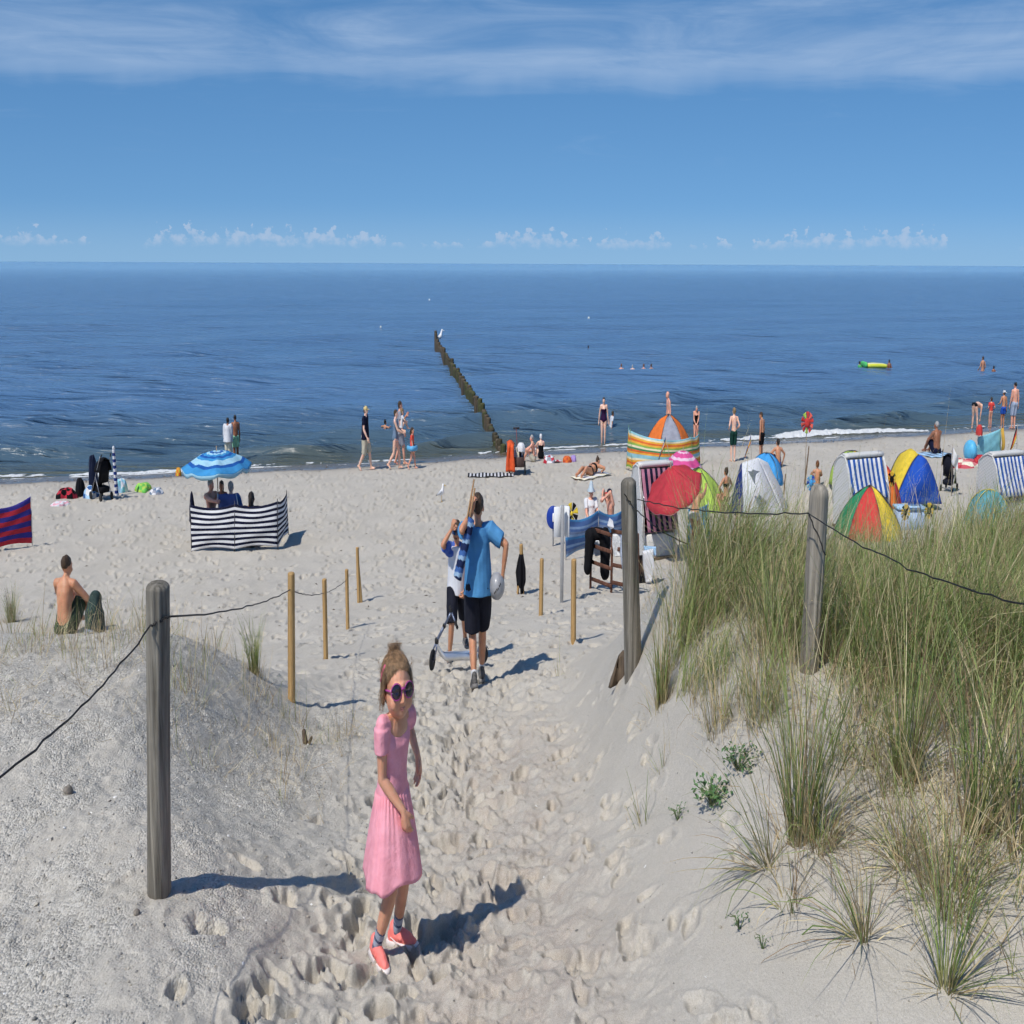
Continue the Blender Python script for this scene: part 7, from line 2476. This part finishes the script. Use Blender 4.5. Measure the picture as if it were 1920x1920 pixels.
f = pick(1285, 1012); f = Vector((f.x, c0.y - 0.5, ground(f.x, c0.y - 0.5)))
person('tanned woman stooping with her arms up to her hair beside the red umbrella', f, 1.5, -0.5, P_({}, pelvis=(0, -0.05, 0.42), tilt=0.5, ctilt=0.75, hl=(-0.05, 0.42, 0.66), hr=(0.10, 0.42, 0.70), el=(-0.5, 0, 1), er=(0.8, 0, -0.6), hpitch=-0.1), SK_TAN, ('bun', H_FAIR), [('bikini_bottom', lambda f: f.briefs(2), WHITE)], fem=0.8, vox=0.011)
f = pick(1205, 1030)
heap('jacket', 'red jacket thrown over a seat beside the rose-striped beach chair', 'jacket', Vector((f.x + 0.1, f.y - 0.4, f.z + 0.12)), (0.34, 0.3, 0.55), [C('jacket_red', 214, 40, 36), C('jacket_dark_red', 130, 22, 26)], 31)
tag(part('folded_chair', join(tube([np.array(f) + (-0.3, -0.55, 0.0), np.array(f) + (0.3, -0.3, 0.75)], 0.014, 8), tube([np.array(f) + (0.3, -0.6, 0.0), np.array(f) + (-0.25, -0.35, 0.72)], 0.014, 8), tube([np.array(f) + (-0.28, -0.5, 0.7), np.array(f) + (0.32, -0.45, 0.74)], 0.014, 8)), M('chair_red_tube', (0.55, 0.03, 0.03), rough=0.4), base=f), 'folded red tubular chair frame leaning in front of the red jacket', 'chair')

# ---- blue windbreak, couple with caps, sign, clothes rack
w0, w1, w2 = pick(1061, 1052), pick(1122, 1036), pick(1172, 1028)
windbreak('mid-blue windbreak printed with pale shapes behind the grey sign', [w0, w1, w2], [at_y(1058, 968, w0.y), at_y(1122, 954, w1.y), at_y(1170, 952, w2.y)], [C('wb_sky', 74, 148, 204, trans=0.15), C('wb_blue', 84, 120, 178, trans=0.15), C('wb_blue', 0, 0, 0), C('wb_pale', 140, 172, 210, trans=0.15), C('wb_blue', 0, 0, 0), C('wb_grey', 120, 140, 176, trans=0.15), C('wb_pale', 0, 0, 0)], 14, group='blue windbreaks', sag=0.10, bulge=0.1)
f = Vector((at_y(1108, 990, w1.y + 1.0).x, w1.y + 1.0, 0)); f.z = ground(f.x, f.y)
th, fg = person('woman in a white shirt and pale sun hat behind the blue windbreak', f, hgt(1108, 916, f) / 0.68, PI + 0.2, P_(CHAIR), SK_PINK, ('short', H_BROWN), [tee(WHITE, 0.35)], fem=0.8)
kk = 0.066 * fg.H
part('sun_hat', revolve([(0.001, 1.95 * kk), (0.35 * kk, 1.75 * kk), (0.62 * kk, 1.2 * kk), (0.82 * kk, 0.55 * kk), (1.35 * kk, 0.05 * kk), (1.32 * kk, -0.02 * kk), (0.6 * kk, 0.3 * kk)], fg.hp(0, -0.05, 0.15), 20), C('hat_pale', 196, 212, 222), th)
f = Vector((at_y(1143, 990, w1.y + 0.8).x, w1.y + 0.8, 0)); f.z = ground(f.x, f.y)
th, fg = person('shirtless man in a navy and red cap drinking behind the blue windbreak', f, hgt(1143, 916, f) / 0.70, PI / 2 + 0.5, P_(CHAIR, hl=(-0.03, 0.17, 0.60), hr=(0.05, 0.17, 0.60), ctilt=0.2), SK_PINK, ('short', H_GREY), [trunks(DBLUE)])
cr, pk = fg.cap(); fuse('cap', [cr], NAVY, th, 0.014, 2); part('cap_peak', pk, RED, th)
# sign seen from the side and behind
f = pick(1053, 1131); t = at_y(1051, 946, f.y)
th = thing('sign_post', 'white box-shaped sign on a tall grey square pole beside the path', 'sign', f)
SG = M('galvanised_grey', (0.34, 0.34, 0.34), rough=0.5, var=0.12, metal=0.2); SW = M('sign_white', (0.76, 0.77, 0.78), rough=0.45, var=0.04, bump=0.03)
part('pole', bbox_((f.x, f.y, (f.z + t.z) / 2 - 0.1), (0.075, 0.075, t.z - f.z + 0.18), 0.008), SG, th)
hz = (at_y(0, 946, f.y).z - at_y(0, 1003, f.y).z)
zc = at_y(0, 975, f.y).z
wl = at_y(1040, 975, f.y).x; wm = at_y(1049, 975, f.y).x; wr = at_y(1066, 975, f.y).x
part('board', bbox_(((wl + wm) / 2 + 0.01, f.y + 0.05, zc), (wm - wl + 0.05, 0.03, hz), 0.006, rotz(0.15)), SW, th)
part('board', bbox_(((wm + wr) / 2 + 0.03, f.y + 0.12, zc), (wr - wm + 0.02, 0.03, hz), 0.006, rotz(-0.5)), SW, th)
f = pick(1038, 995); f = Vector((at_y(1038, 985, w0.y + 2.0).x, w0.y + 2.0, 0)); f.z = ground(f.x, f.y); zc = at_y(1037, 970, f.y)
th = thing('round_sign', 'round blue sign with a white mark half hidden behind the white sign', 'sign', f)
part('disc', revolve([(0.001, -0.012), (0.205, -0.012), (0.215, 0.0), (0.205, 0.012), (0.001, 0.012)], zc, 32, (0.1, -1, 0.05)), M('sign_blue', (0.015, 0.05, 0.32), rough=0.4, var=0.05), th)
part('white_mark', bbox_(np.array(zc) + (0.03, -0.025, 0.0), (0.10, 0.012, 0.16), 0.004), SW, th)
part('pole', tube([np.array(f) - (0, -0.03, 0.2), np.array(zc) + (0, 0.03, 0)], 0.025, 8), SG, th)
def pinwheel(label, px, py, y, rad, mats, n=8, core=None, stick=True, thick=0.015):
    h = at_y(px, py, y); b = Vector((h.x + 0.02, y, 0)); b.z = ground(b.x, b.y)
    th = thing('garden_pinwheel', label, 'pinwheel', b, 'wind toys on sticks')
    for i in range(n):
        a0 = 2 * PI * i / n
        G = [[np.array(h) + rad * t * np.array([math.cos(a0 + u * 2 * PI / n * 0.8), 0, math.sin(a0 + u * 2 * PI / n * 0.8)]) + np.array([0, -0.02 - 0.12 * rad * (1 - u) * t, 0]) for u in np.linspace(0, 1, 4)] for t in (0.08, 0.55, 0.9 , 1.0)]
        part('blade', sheet(np.array(G), thick * 0.3), mats[i % len(mats)], th)
    part('hub', ellipsoid(np.array(h) + (0, -0.05, 0), (rad * (0.22 if core is None else 0.45), 0.03, rad * (0.22 if core is None else 0.45))), core or mats[0], th)
    part('stick', tube([np.array(b) - (0, 0, 0.1), np.array(h)], 0.012, 6), M('toy_stick', (0.28, 0.22, 0.16), rough=0.7), th)
    return th
pinwheel('yellow and black pinwheel between the white sign and the couple in caps', 1072, 962, w0.y + 1.5, 0.20, [YEL, BLACK], 8)
# clothes rack: two gate-like timber frames meeting at a post
q0, q1, q2 = pick(1107, 1104), pick(1146, 1112), pick(1190, 1118)
th = thing('drying_rack', 'reddish-brown timber rails of a rack hung with clothes', 'rack', q0)
z1 = at_y(1143, 985, q1.y).z
for q, zt in ((q0, at_y(1106, 1030, q0.y).z), (q1, z1), (q2, at_y(1190, 1005, q2.y).z)):
    part('upright', bbox_((q.x, q.y, (q.z + zt) / 2 - 0.1), (0.055, 0.055, zt - q.z + 0.2), 0.006), RUSTW, th)
for (a, b) in ((q0, q1), (q1, q2)):
    for k in (0.04, 0.30, 0.55, 0.80):
        d = np.array(b) - np.array(a)
        pa = np.array(a) + (0, -0.045, 0.12 + k * 0.95); pb = np.array(b) + (0, -0.045, 0.06 + k * 0.95)
        part('rail', bbox_((pa + pb) / 2, (np.linalg.norm(d), 0.025, 0.055), 0.005, rotm(0, -math.asin((pb - pa)[2] / np.linalg.norm(pb - pa)), math.atan2(d[1], d[0]))), RUSTW, th)
def hung(name, label, outline, y, mat, cat, thick=0.05, base=None):
    """limp garment hanging: front outline in photo pixels at distance y"""
    P = np.array([np.array(at_y(px, py, y)) for px, py in outline])
    c = P.mean(0)
    n = len(P)
    rings = []
    for k, s in ((-1.0, 0.90), (-0.6, 1.0), (0.6, 1.0), (1.0, 0.90)):
        R = c + (P - c) * s; R[:, 1] = y + k * thick + 0.02 * np.sin(np.arange(n) * 1.7)
        rings.append(R)
    V, Fc = loft(np.array(rings))
    o = part(name, (V, Fc), mat, smooth=False)
    return tag(o, label, cat, 'clothes hung on the rack')
yq = q0.y - 0.12
o = thing('trousers', 'black trousers hung over the rack with both legs down', 'trousers', Vector((at_y(1118, 1075, yq).x, yq, q0.z)), 'clothes hung on the rack')
f_ = lambda px, py, dy=0.0: np.array(at_y(px, py, yq + dy))
fuse('cloth', [rod([f_(1103, 1003), f_(1120, 1000), f_(1137, 1003)], [0.09, 0.10, 0.09]), rod([f_(1107, 1005), f_(1104, 1035), f_(1102, 1066)], [0.13, 0.115, 0.10]), rod([f_(1134, 1006), f_(1135, 1040), f_(1134, 1073)], [0.14, 0.13, 0.115])], BLACK, o, 0.014, 3, wrinkle=0.008, wscale=20)
hung('shirt', 'white patterned shirt hung behind the rack post', [(1149, 1002), (1166, 1000), (1168, 1020), (1163, 1042), (1152, 1044), (1148, 1022)], q1.y - 0.1, C('shirt_white_grey', 222, 222, 220, var=0.25, scale=25), 'shirt')
hung('towel', 'pale grey-blue towel hanging in long folds beside the tall grey post', [(1164, 1004), (1182, 1003), (1184, 1040), (1180, 1080), (1168, 1074), (1163, 1040)], q2.y - 0.15, C('towel_greyblue', 178, 188, 206), 'towel')
hung('shirt', 'small white cloth hung left behind the black trousers', [(1110, 1012), (1125, 1012), (1126, 1040), (1116, 1042), (1110, 1034)], yq + 0.25, LGREY, 'shirt')
hung('cap', 'white cap hung on top of the rack post', [(1139, 985), (1143, 972), (1149, 976), (1151, 988), (1146, 992)], q1.y - 0.08, WHITE, 'cap')
q3 = pick(1198, 1094)
tag(part('rack_pole', post_shape(q3, at_y(1196, 1000, q3.y), 0.035, 0.03, 71, n=12, dome=0.01), RUSTW, base=q3), 'brown pole leaning right of the tall grey post, behind the clothes', 'pole')
hung('trousers', 'white trousers hanging right of the tall grey post', [(1205, 1034), (1225, 1030), (1226, 1060), (1221, 1090), (1211, 1092), (1206, 1062)], q3.y - 0.2, WHITE, 'trousers', 0.06)
hung('towel', 'blue-edged white cloth above the white trousers', [(1207, 1024), (1230, 1026), (1230, 1040), (1210, 1042)], q3.y - 0.1, PALEB, 'towel')
heap('beach_bag', 'dark bag in the shade below the white trousers', 'bag', pick(1202, 1092), (0.20, 0.2, 0.42), [BLACK, C('bag_brown', 70, 56, 46)], 33, rough=0.2)

# ---- boys on the beach right of the rainbow windbreak
f = pick(1374, 864)
person('fair-haired boy in dark green shorts standing with his back to us', f, hgt(1373, 763, f), 0.1, P_({}, hl=(-0.13, 0.08, 0.60), hr=(0.13, 0.08, 0.60)), SK_FAIR, ('short', H_FAIR), [trunks(DGREEN, 0.44)], build=0.92, head=1.08)
f = pick(1427, 862)
person('boy in black shorts looking down to the left, beside the small blue tent', f, hgt(1422, 771, f), 0.7, P_({}, ctilt=0.12, hyaw=0.4, hpitch=-0.4, hr=(0.14, 0.02, 0.48)), SK_TAN, ('short', H_BROWN), [trunks(BLACK, 0.44)], build=0.9, head=1.08)
f = pick(1458, 874)
person('boy sitting in the sand with his back to us, arms reaching down', f, hgt(1457, 822, f) / 0.53, 0.1, P_(SIT, hl=(-0.24, 0.12, 0.12), hr=(0.20, 0.06, 0.10), ctilt=0.2), SK_TAN, ('short', H_DARK), [trunks(DBLUE)], build=0.92, head=1.1)
f = pick(1409, 865)
flag('blue and yellow flag on a leaning pole beside the white tent', f, at_y(1408, 813, f.y), [ROYAL, YEL, ORNG], 0.5, 0.24, (-1, -0.3), 1.3)
f = Vector((at_y(1361, 950, 28.5).x, 28.5, 0)); f.z = ground(f.x, f.y)
person('woman with a hair bun and black bikini top, left of the white tent', f, hgt(1360, 880, f) / 0.66, 0.5, P_(SIT, pelvis=(0, 0, 0.24), fl=(-0.06, 0.10, 0.05), fr=(0.06, 0.10, 0.05), kl=(-0.1, 1, 0), kr=(0.1, 1, 0), tilt=0.0, ctilt=0.1, hl=(-0.13, 0.06, 0.30), hr=(0.13, 0.06, 0.30)), SK_TAN, ('bun', H_BROWN), [('bikini_top', lambda f: f.bra(), BLACK), ('bikini_bottom', lambda f: f.briefs(2), BLACK)], fem=0.9, build=0.95)
# white tent with a grey bird emblem, blue flank
c = pick(1420, 968)
hT = hgt(1425, 858, c)
th = thing('beach_tent', 'white shell tent with a grey bird emblem and a blue flank', 'tent', c, 'pop-up beach tents')
g = lambda px, py, dy: np.array(at_y(px, py, c.y + dy))
def panel(nm, corners, mat, par, bul=0.1, n=9, thick=0.006):
    a, b, d, e = corners     # top-left, top-right, bottom-right, bottom-left
    N = unit(np.cross(b - a, e - a))
    if N[1] > 0: N = -N
    G = [[(a * (1 - u) + b * u) * (1 - v) + (e * (1 - u) + d * u) * v + N * bul * math.sin(PI * u) * math.sin(PI * v) for u in np.linspace(0, 1, n)] for v in np.linspace(0, 1, n)]
    return part(nm, sheet(np.array(G), thick), mat, par)
fr = panel('front_panel', (g(1391, 868, 0.2), g(1421, 858, 0.4), g(1470, 968, 0.1), g(1394, 968, -0.3)), LGREY, th, 0.18, 13)
panel('side_panel', (g(1421, 858, 0.4), g(1440, 868, 0.9), g(1486, 966, 1.2), g(1470, 968, 0.1)), LGREY, th, 0.12)
panel('flank', (g(1388, 872, 0.25), g(1391, 868, 0.2), g(1394, 968, -0.3), g(1364, 968, 0.7)), DBLUE, th, 0.05)
panel('back_panel', (g(1440, 868, 0.9), g(1388, 872, 0.25), g(1364, 968, 0.7), g(1486, 966, 1.2)), DBLUE, th, 0.0)
# the emblem: a diving bird, wings spread
E0 = np.array(g(1413, 895, -0.16))
bird = [(1402, 883), (1409, 884), (1412, 880), (1416, 882), (1425, 884), (1418, 889), (1416, 897), (1416, 910), (1411, 899), (1406, 890)]
B = np.array([np.array(at_y(px, py, c.y - 0.0056 * (py - 880) - 0.46)) for px, py in bird])
part('emblem', (np.concatenate([B, B + (0, 0.01, 0)]), [tuple(range(10)), tuple(range(19, 9, -1))]), C('emblem_grey', 110, 118, 126), fr, smooth=False)
c = pick(1436, 905)
gore_tent('small bright blue tent behind the white one with the bird emblem', c, 0.75, 0.7, hgt(1436, 849, c), [SKYB, SKYB, C('blue_stripe', 60, 96, 190), SKYB, SKYB], rot=-2.4)
# stick with red pinwheel, driftwood
pinwheel('large red pinwheel on a thin stick above the heap of dug sand', 1513, 792, 31.0, 0.25, [RED, C('pin_coral', 240, 100, 84), RED, LIME], 10, core=RED)
b = pick(1509, 906); tag(part('driftwood_pole', post_shape(b, at_y(1517, 836, b.y - 0.2), 0.045, 0.02, 81, n=12, dome=0.02), wood_mat('driftwood', (0.14, 0.09, 0.05), (0.22, 0.15, 0.09), (0.30, 0.21, 0.13)), base=b), 'brown driftwood pole stuck in the sand under the red pinwheel', 'pole')
b = pick(1468, 945); tag(part('driftwood_pole', post_shape(b, at_y(1473, 888, b.y), 0.03, 0.02, 82, n=12, dome=0.02), MATS['driftwood'], base=b), 'thin brown stake in front of the white tent with the bird emblem', 'pole')
b = pick(1390, 1000)
pinwheel('small blue flower pinwheel left of the striped beach chair', 1520, 905, 25.5, 0.15, [SKYB, ROYAL, CYAN], 9, core=SKYB)
f = pick(1531, 918)
person('red-haired child with a bun sitting by the heap of sand', f, hgt(1530, 862, f) / 0.55, -0.2, P_(SIT, ctilt=0.15), SK_TAN, ('bun', H_RED), [], build=0.9, head=1.15)

# ---- striped beach chairs and tents on the right
f = pick(1612, 990)
strandkorb('roofed wicker chair with blue and white stripes behind the rainbow-coloured tent', f, 1.55, hgt(1615, 853, f), 0.30, C('stripe_blue', 36, 88, 168), WHITE, 7, aw=0.62)
c = pick(1592, 905); c = Vector((at_y(1596, 900, f.y + 3).x, f.y + 3, 0)); c.z = ground(c.x, c.y)
gore_tent('lime green tent top showing behind the left striped chair', c, 0.8, 0.7, hgt(1598, 845, c), [LIME, YEL, LIME, LIME, YEL, LIME], rot=0.4)
c = Vector((at_y(1645, 920, f.y + 1.6).x, f.y + 1.6, 0)); c.z = ground(c.x, c.y)
gore_tent('orange-red tent half hidden right of the left striped chair', c, 0.9, 0.8, hgt(1640, 868, c), [C('tent_red_orange', 226, 84, 48), RED, C('tent_red_orange', 0, 0, 0), ORNG, RED], rot=0.2)
c = pick(1627, 1008)
gore_tent('low dome tent in green, red, yellow and blue gores', c, 1.05, 0.95, hgt(1622, 908, c), [YEL, DBLUE, DBLUE, GREEN, GREEN, RED], rot=-PI / 2 + 0.05, power=0.85, cone=0.5, lean=(-0.05, -0.1))
c = pick(1715, 944)
hh = hgt(1716, 846, c)
th = thing('beach_tent', 'pop-up tent with a yellow dome and a bright blue front', 'tent', c, 'pop-up beach tents')
g = lambda px, py, dy: np.array(at_y(px, py, c.y + dy))
G = []
for v in np.linspace(0, 1, 12):       # blue front arch
    l = g(1722 - 46 * v ** 0.75 + 0, 853 + 92 * v, -0.45 * v); r_ = g(1726 + 40 * v ** 0.55, 853 + 92 * v, -0.25 * v)
    G.append([l * (1 - u) + r_ * u + np.array([0, -0.25 * math.sin(PI * u) * math.sin(PI * min(1, v + 0.1)), 0]) for u in np.linspace(0, 1, 11)])
part('front_panel', sheet(np.array(G), 0.006), ROYAL, th)
G = []
for v in np.linspace(0, 1, 12):
    l = g(1700 - 42 * v ** 0.5, 845 + 78 * v, 0.9 - 0.2 * v); r_ = g(1722 - 46 * v ** 0.75, 853 + 90 * v, 0.02 - 0.45 * v)
    G.append([l * (1 - u) + r_ * u + np.array([-0.10, -0.12, 0.10]) * math.sin(PI * u) for u in np.linspace(0, 1, 9)])
part('side_panel', sheet(np.array(G), 0.006), YEL, th)
G = [[g(1700 - 42 * v ** 0.5, 845 + 78 * v, 0.9 - 0.2 * v) * (1 - u) + g(1726 + 40 * v ** 0.55, 853 + 90 * v, 0.02 - 0.25 * v) * u + np.array([0.1, 0.5, 0.0]) * math.sin(PI * u) for u in np.linspace(0, 1, 9)] for v in np.linspace(0, 1, 9)]
part('back_panel', sheet(np.array(G), 0.006), YEL, th)
part('rod', tube([g(1700 - 42 * v ** 0.5, 844 + 78 * v, 0.88 - 0.2 * v) for v in np.linspace(0, 1, 12)], 0.012, 6), M('tent_rod', (0.08, 0.08, 0.09)), th)
part('rod', tube([g(1722 - 46 * v ** 0.75, 852 + 92 * v, -0.45 * v - 0.02) for v in np.linspace(0, 1, 12)], 0.012, 6), M('tent_rod', (0.08, 0.08, 0.09)), th)
f = pick(1755, 852)
person('heavy sunburnt man sitting with his back to us on a blue towel', f, hgt(1757, 790, f) / 0.515, 0.25, P_(SIT, hyaw=0.3, hl=(-0.16, 0.22, 0.12), ctilt=0.22), SK_BROWN, ('crop', H_GREY), [trunks(NAVY)], build=1.16)
towel('pale blue towel under the heavy sunburnt man', pick(1757, 854), 1.6, 1.2, 0.2, [PALEB, GBLUE], nst=8)
f = pick(1778, 920)
buggy('dark pushchair standing between the blue tent and the right striped chair', f, hgt(1776, 845, f), -0.8, C('pushchair_dark', 30, 32, 44))
f = Vector((at_y(1788, 870, 31.0).x, 31.0, 0)); f.z = ground(f.x, f.y)
flag('small white pennant behind the dark pushchair', f, at_y(1786, 833, 31.0), [WHITE], 0.35, 0.4, (1, -0.2), 0.9)
heap('towel_heap', 'pink and red patterned blanket heap behind the dark pushchair', 'towel', pick(1806, 874), (0.85, 0.5, 0.22), [C('floral_pink', 226, 130, 130), CRIM, C('floral_rose', 206, 90, 100), CREAM], 41)
c = pick(1818, 866); tag(part('beach_ball', ellipsoid(c + Vector((0, 0, 0.30)), (0.30, 0.30, 0.31), None, 20, 14), C('ball_sky', 90, 190, 234, rough=0.3)), 'light blue beach ball in front of the cyan windbreak', 'ball')
w0, w1 = pick(1828, 862), pick(1876, 858)
windbreak('pale cyan sail-like windbreak with a tan edge near the right picture edge', [w0, w1], [at_y(1834, 818, w0.y), at_y(1877, 802, w1.y)], [CYAN], 6, group='blue windbreaks', sag=0.02)
part('edge_band', tube([at_y(1879, 803, w1.y), at_y(1882, 830, w1.y - 0.1), at_y(1878, 860, w1.y)], 0.07, 8, ref=(0, 1, 0)), OCHRE, bpy.data.objects['windbreak.%03d' % (len([o for o in bpy.data.objects if o.name.startswith('windbreak')]) - 1)])
heap('cloth_bundle', 'red cloth tied to the top left corner of the cyan windbreak', 'cloth', at_y(1836, 815, w0.y - 0.1), (0.16, 0.1, 0.30), [RED], 43, rough=0.2)
heap('towel_heap', 'red cloth lying at the foot of the cyan windbreak', 'towel', pick(1832, 866), (0.4, 0.3, 0.22), [CRIM, RED], 44)
f = pick(1906, 868)
flag('black, red and gold flag drooping at the right picture edge', f, at_y(1908, 795, f.y), [BLACK, RED, YEL], 0.8, 0.35, (-1, -0.2), 1.3)
f = pick(1880, 978)
strandkorb('roofed wicker chair with blue and white stripes at the right picture edge', f, 1.45, hgt(1877, 850, f), 0.30, C('stripe_blue', 0, 0, 0), WHITE, 7, aw=0.62)
c = pick(1852, 985)
gore_tent('small teal sun shelter with a yellow rim half sunk in the marram grass', c, 0.72, 0.65, hgt(1852, 918, c), [TEAL, TEAL, TEAL, TEAL, TEAL, TEAL], rot=0.3, seam=C('rim_yellow', 220, 204, 90))
c = pick(1703, 992)
th = thing('cool_bag', 'pale blue and white cool bag behind the grass, beside the sunflower pinwheels', 'bag', c)
part('bag', bbox_(c + Vector((0, 0, 0.17)), (0.95, 0.4, 0.42), 0.06), C('bag_pale_blue', 186, 208, 236, var=0.12, scale=14), th)
part('lid', bbox_(c + Vector((0, 0, 0.41)), (0.97, 0.42, 0.06), 0.02), PALEB, th)
part('handle', tube([c + Vector((-0.3, -0.22, 0.3)), c + Vector((-0.2, -0.26, 0.5)), c + Vector((0.2, -0.26, 0.5)), c + Vector((0.3, -0.22, 0.3))], 0.018, 8), MIDB, th)
SUNF = C('sunflower_yellow', 240, 196, 40)
for px, py, y, lab in ((1671, 898, 26.5, 'sunflower pinwheel in front of the yellow dome'), (1697, 960, 24.8, 'sunflower pinwheel standing left of the other low one, below the blue tent front'), (1741, 957, 24.8, 'sunflower pinwheel right of the cool bag')):
    pinwheel(lab, px, py, y, 0.15, [SUNF, BLACK, SUNF], 12, core=BLACK)

# ---- bathers on the right
f = shallow(1827, 806)
person('person bending down to the water at the right', f, 1.62, -1.1, P_(BEND), SK_FAIR, ('short', H_BROWN), [('swim_pants', lambda f: f.briefs(2), BLACK)], fem=0.5)
f = shallow(1856, 801)
person('little girl in a red top standing at the water, right', f, hgt(1856, 745, f), 0.0, P_({}, hl=(-0.14, 0.1, 0.62), hr=(0.15, 0.05, 0.6)), SK_PINK, ('short', H_BROWN), [tee(C('top_red', 232, 70, 62), 0.3, 2)], head=1.2, build=0.95)
f = shallow(1879, 803)
th, fg = person('boy in blue trunks and white cap at the water, left of the tall man', f, hgt(1878, 731, f), 0.1, P_({}, hl=(-0.14, 0.14, 0.62)), SK_TAN, ('short', H_BROWN), [trunks(ROYAL, 0.3)], head=1.1, build=0.93)
cr, pk = fg.cap(2.6); fuse('cap', [cr], WHITE, th, 0.014, 2); part('cap_peak', pk, WHITE, th)
f = shallow(1899, 804)
person('tall man in pale grey shorts standing at the water, farthest right', f, hgt(1900, 715, f), 0.15, P_({}, hl=(-0.15, 0.05, 0.5)), SK_PINK, ('crop', H_DARK), [trunks(C('shorts_pale_grey', 168, 182, 204), 0.5)])
for px, pt, pw, H, sk, hr, lab, kw in ((1842, 667, 696, 1.75, SK_TAN, H_BROWN, 'man wading waist-deep on the right', {}), (1863, 686, 698, 1.2, SK_BROWN, H_DARK, 'dark-haired child wading beside the man on the right', dict(head=1.2)),
                                      (1667, 673, 692, 1.6, SK_BROWN, H_DARK, 'person standing in the sea right of the yellow air mattress', {}),
                                      (1165, 682, 691, 1.65, SK_PINK, H_RED, 'leftmost of the four bathers whose heads show in a row', {}), (1186, 685, 693, 1.5, SK_FAIR, H_GREY, 'second from left of the four bathers in a row', {}),
                                      (1207, 681, 693, 1.65, SK_PINK, H_RED, 'third from left of the four bathers in a row', {}), (1221, 681, 694, 1.65, SK_TAN, H_BROWN, 'rightmost of the four bathers in a row', {}),
                                      (1103, 648, 655, 1.7, SK_BROWN, H_DARK, 'lone dark-haired swimmer far out right of the groyne', {})):
    person(lab, wade(px, pt, pw, H), H, 0.3 * math.sin(px), P_({}, hl=(-0.16, 0.12, 0.55), hr=(0.16, 0.08, 0.55)), sk, ('short', hr), [], group='bathers out in the sea', **kw)
# air mattress with two children
p = on_sea(1640, 692)
th = thing('air_mattress', 'yellow and green air mattress floating with children holding on', 'air mattress', p)
YM = C('mattress_yellow', 222, 224, 60, rough=0.35); GM = C('mattress_green', 90, 206, 110, rough=0.35)
for i in range(5):
    part('tube', rod([p + Vector((-1.0 + 0.15, -0.4 + 0.2 * i, 0.10)), p + Vector((0.0, -0.4 + 0.2 * i, 0.12)), p + Vector((0.95, -0.4 + 0.2 * i, 0.10))], [0.11, 0.12, 0.11]), YM if i % 2 == 0 else WHITE, th)
part('pillow', rod([p + Vector((-1.1, -0.45, 0.16)), p + Vector((-1.1, 0.45, 0.16))], [0.17, 0.17]), GM, th)
for px, pt, lab in ((1611, 677, 'child at the left end of the air mattress'), (1624, 680, 'child leaning on the green end of the air mattress')):
    person(lab, wade(px, pt, 691, 1.3), 1.3, -1.3, P_({}, hl=(-0.1, 0.25, 0.74), hr=(0.1, 0.25, 0.74)), SK_TAN, ('short', H_DARK), [tee(GM, 0.3, 3)], head=1.15, group='bathers out in the sea')

# ---- groyne
a = at_z(948, 857, 0.05); b = at_z(817, 652, 0.0)
th = thing('groyne', 'long row of dark weed-covered timber piles running out into the sea', 'groyne', a)
PILES = []
def weed_mat(k):
    return wood_mat('pile_wood_%d' % k, *(((0.035, 0.030, 0.018), (0.070, 0.058, 0.034), (0.115, 0.095, 0.06)), ((0.045, 0.050, 0.018), (0.075, 0.078, 0.032), (0.11, 0.105, 0.05)), ((0.06, 0.045, 0.03), (0.10, 0.078, 0.052), (0.16, 0.125, 0.085)))[k])
L = (b - a).length
n = int(L / 0.36)
rr = np.random.default_rng(9)
ds = np.linspace(0, 1, n)
pile_me = {}
for i, u in enumerate(ds):
    p = a.lerp(b, float(u))
    p = p + Vector((rr.normal(0, 0.03), rr.normal(0, 0.04), 0))
    hgt_ = 0.10 + 0.42 * min(1.0, u * 5) + rr.normal(0, 0.07)
    if u > 0.985: hgt_ += 0.5
    if i % 2 and u > 0.1: hgt_ += 0.10
    k = int(rr.integers(0, 3)) if u < 0.75 else 2
    s = post_shape(Vector((p.x, p.y, -0.9)), Vector((p.x, p.y, max(hgt_, 0.08))), 0.17, 0.16, 300 + i % 6, n=10, dome=0.05, cracks=1, bury=0.2)
    part('pile', s, weed_mat(k), th)
# gull and marker at the far end, buoys
e = b
tag(part('perched_gull', join(rod([np.array(e) + (0.35, -0.5, 0.72), np.array(e) + (0.7, -0.5, 0.85), np.array(e) + (0.8, -0.5, 1.15)], [0.10, 0.20, 0.11]), ellipsoid(np.array(e) + (0.85, -0.5, 1.22), (0.13, 0.10, 0.10)), tube([np.array(e) + (0.95, -0.5, 1.22), np.array(e) + (1.15, -0.5, 1.2)], [0.04, 0.01], 6), tube([np.array(e) + (0.62, -0.5, 0.75), np.array(e) + (0.62, -0.5, 0.45)], 0.03, 6)), GW), 'white gull perched on the outer end of the groyne', 'gull')
for px, py, lab, s in ((714, 614, 'small white buoy left of the groyne end', 0.2), (805, 563, 'small white buoy farthest out, above the groyne end', 0.3), (1104, 597, 'small white buoy to the right, above the lone swimmer', 0.25), (817, 630, 'small pale buoy just beyond the groyne end', 0.3)):
    p = at_z(px, py, 0.0)
    tag(part('buoy', revolve([(0.02, -0.4 * s), (0.7 * s, -0.2 * s), (0.8 * s, 0.2 * s), (0.55 * s, 0.5 * s), (0.2 * s, 0.7 * s), (0.02, 0.9 * s)], p, 16), M('buoy_white', (0.75, 0.74, 0.70), rough=0.5)), lab, 'buoy', 'white buoys')
run_queue()
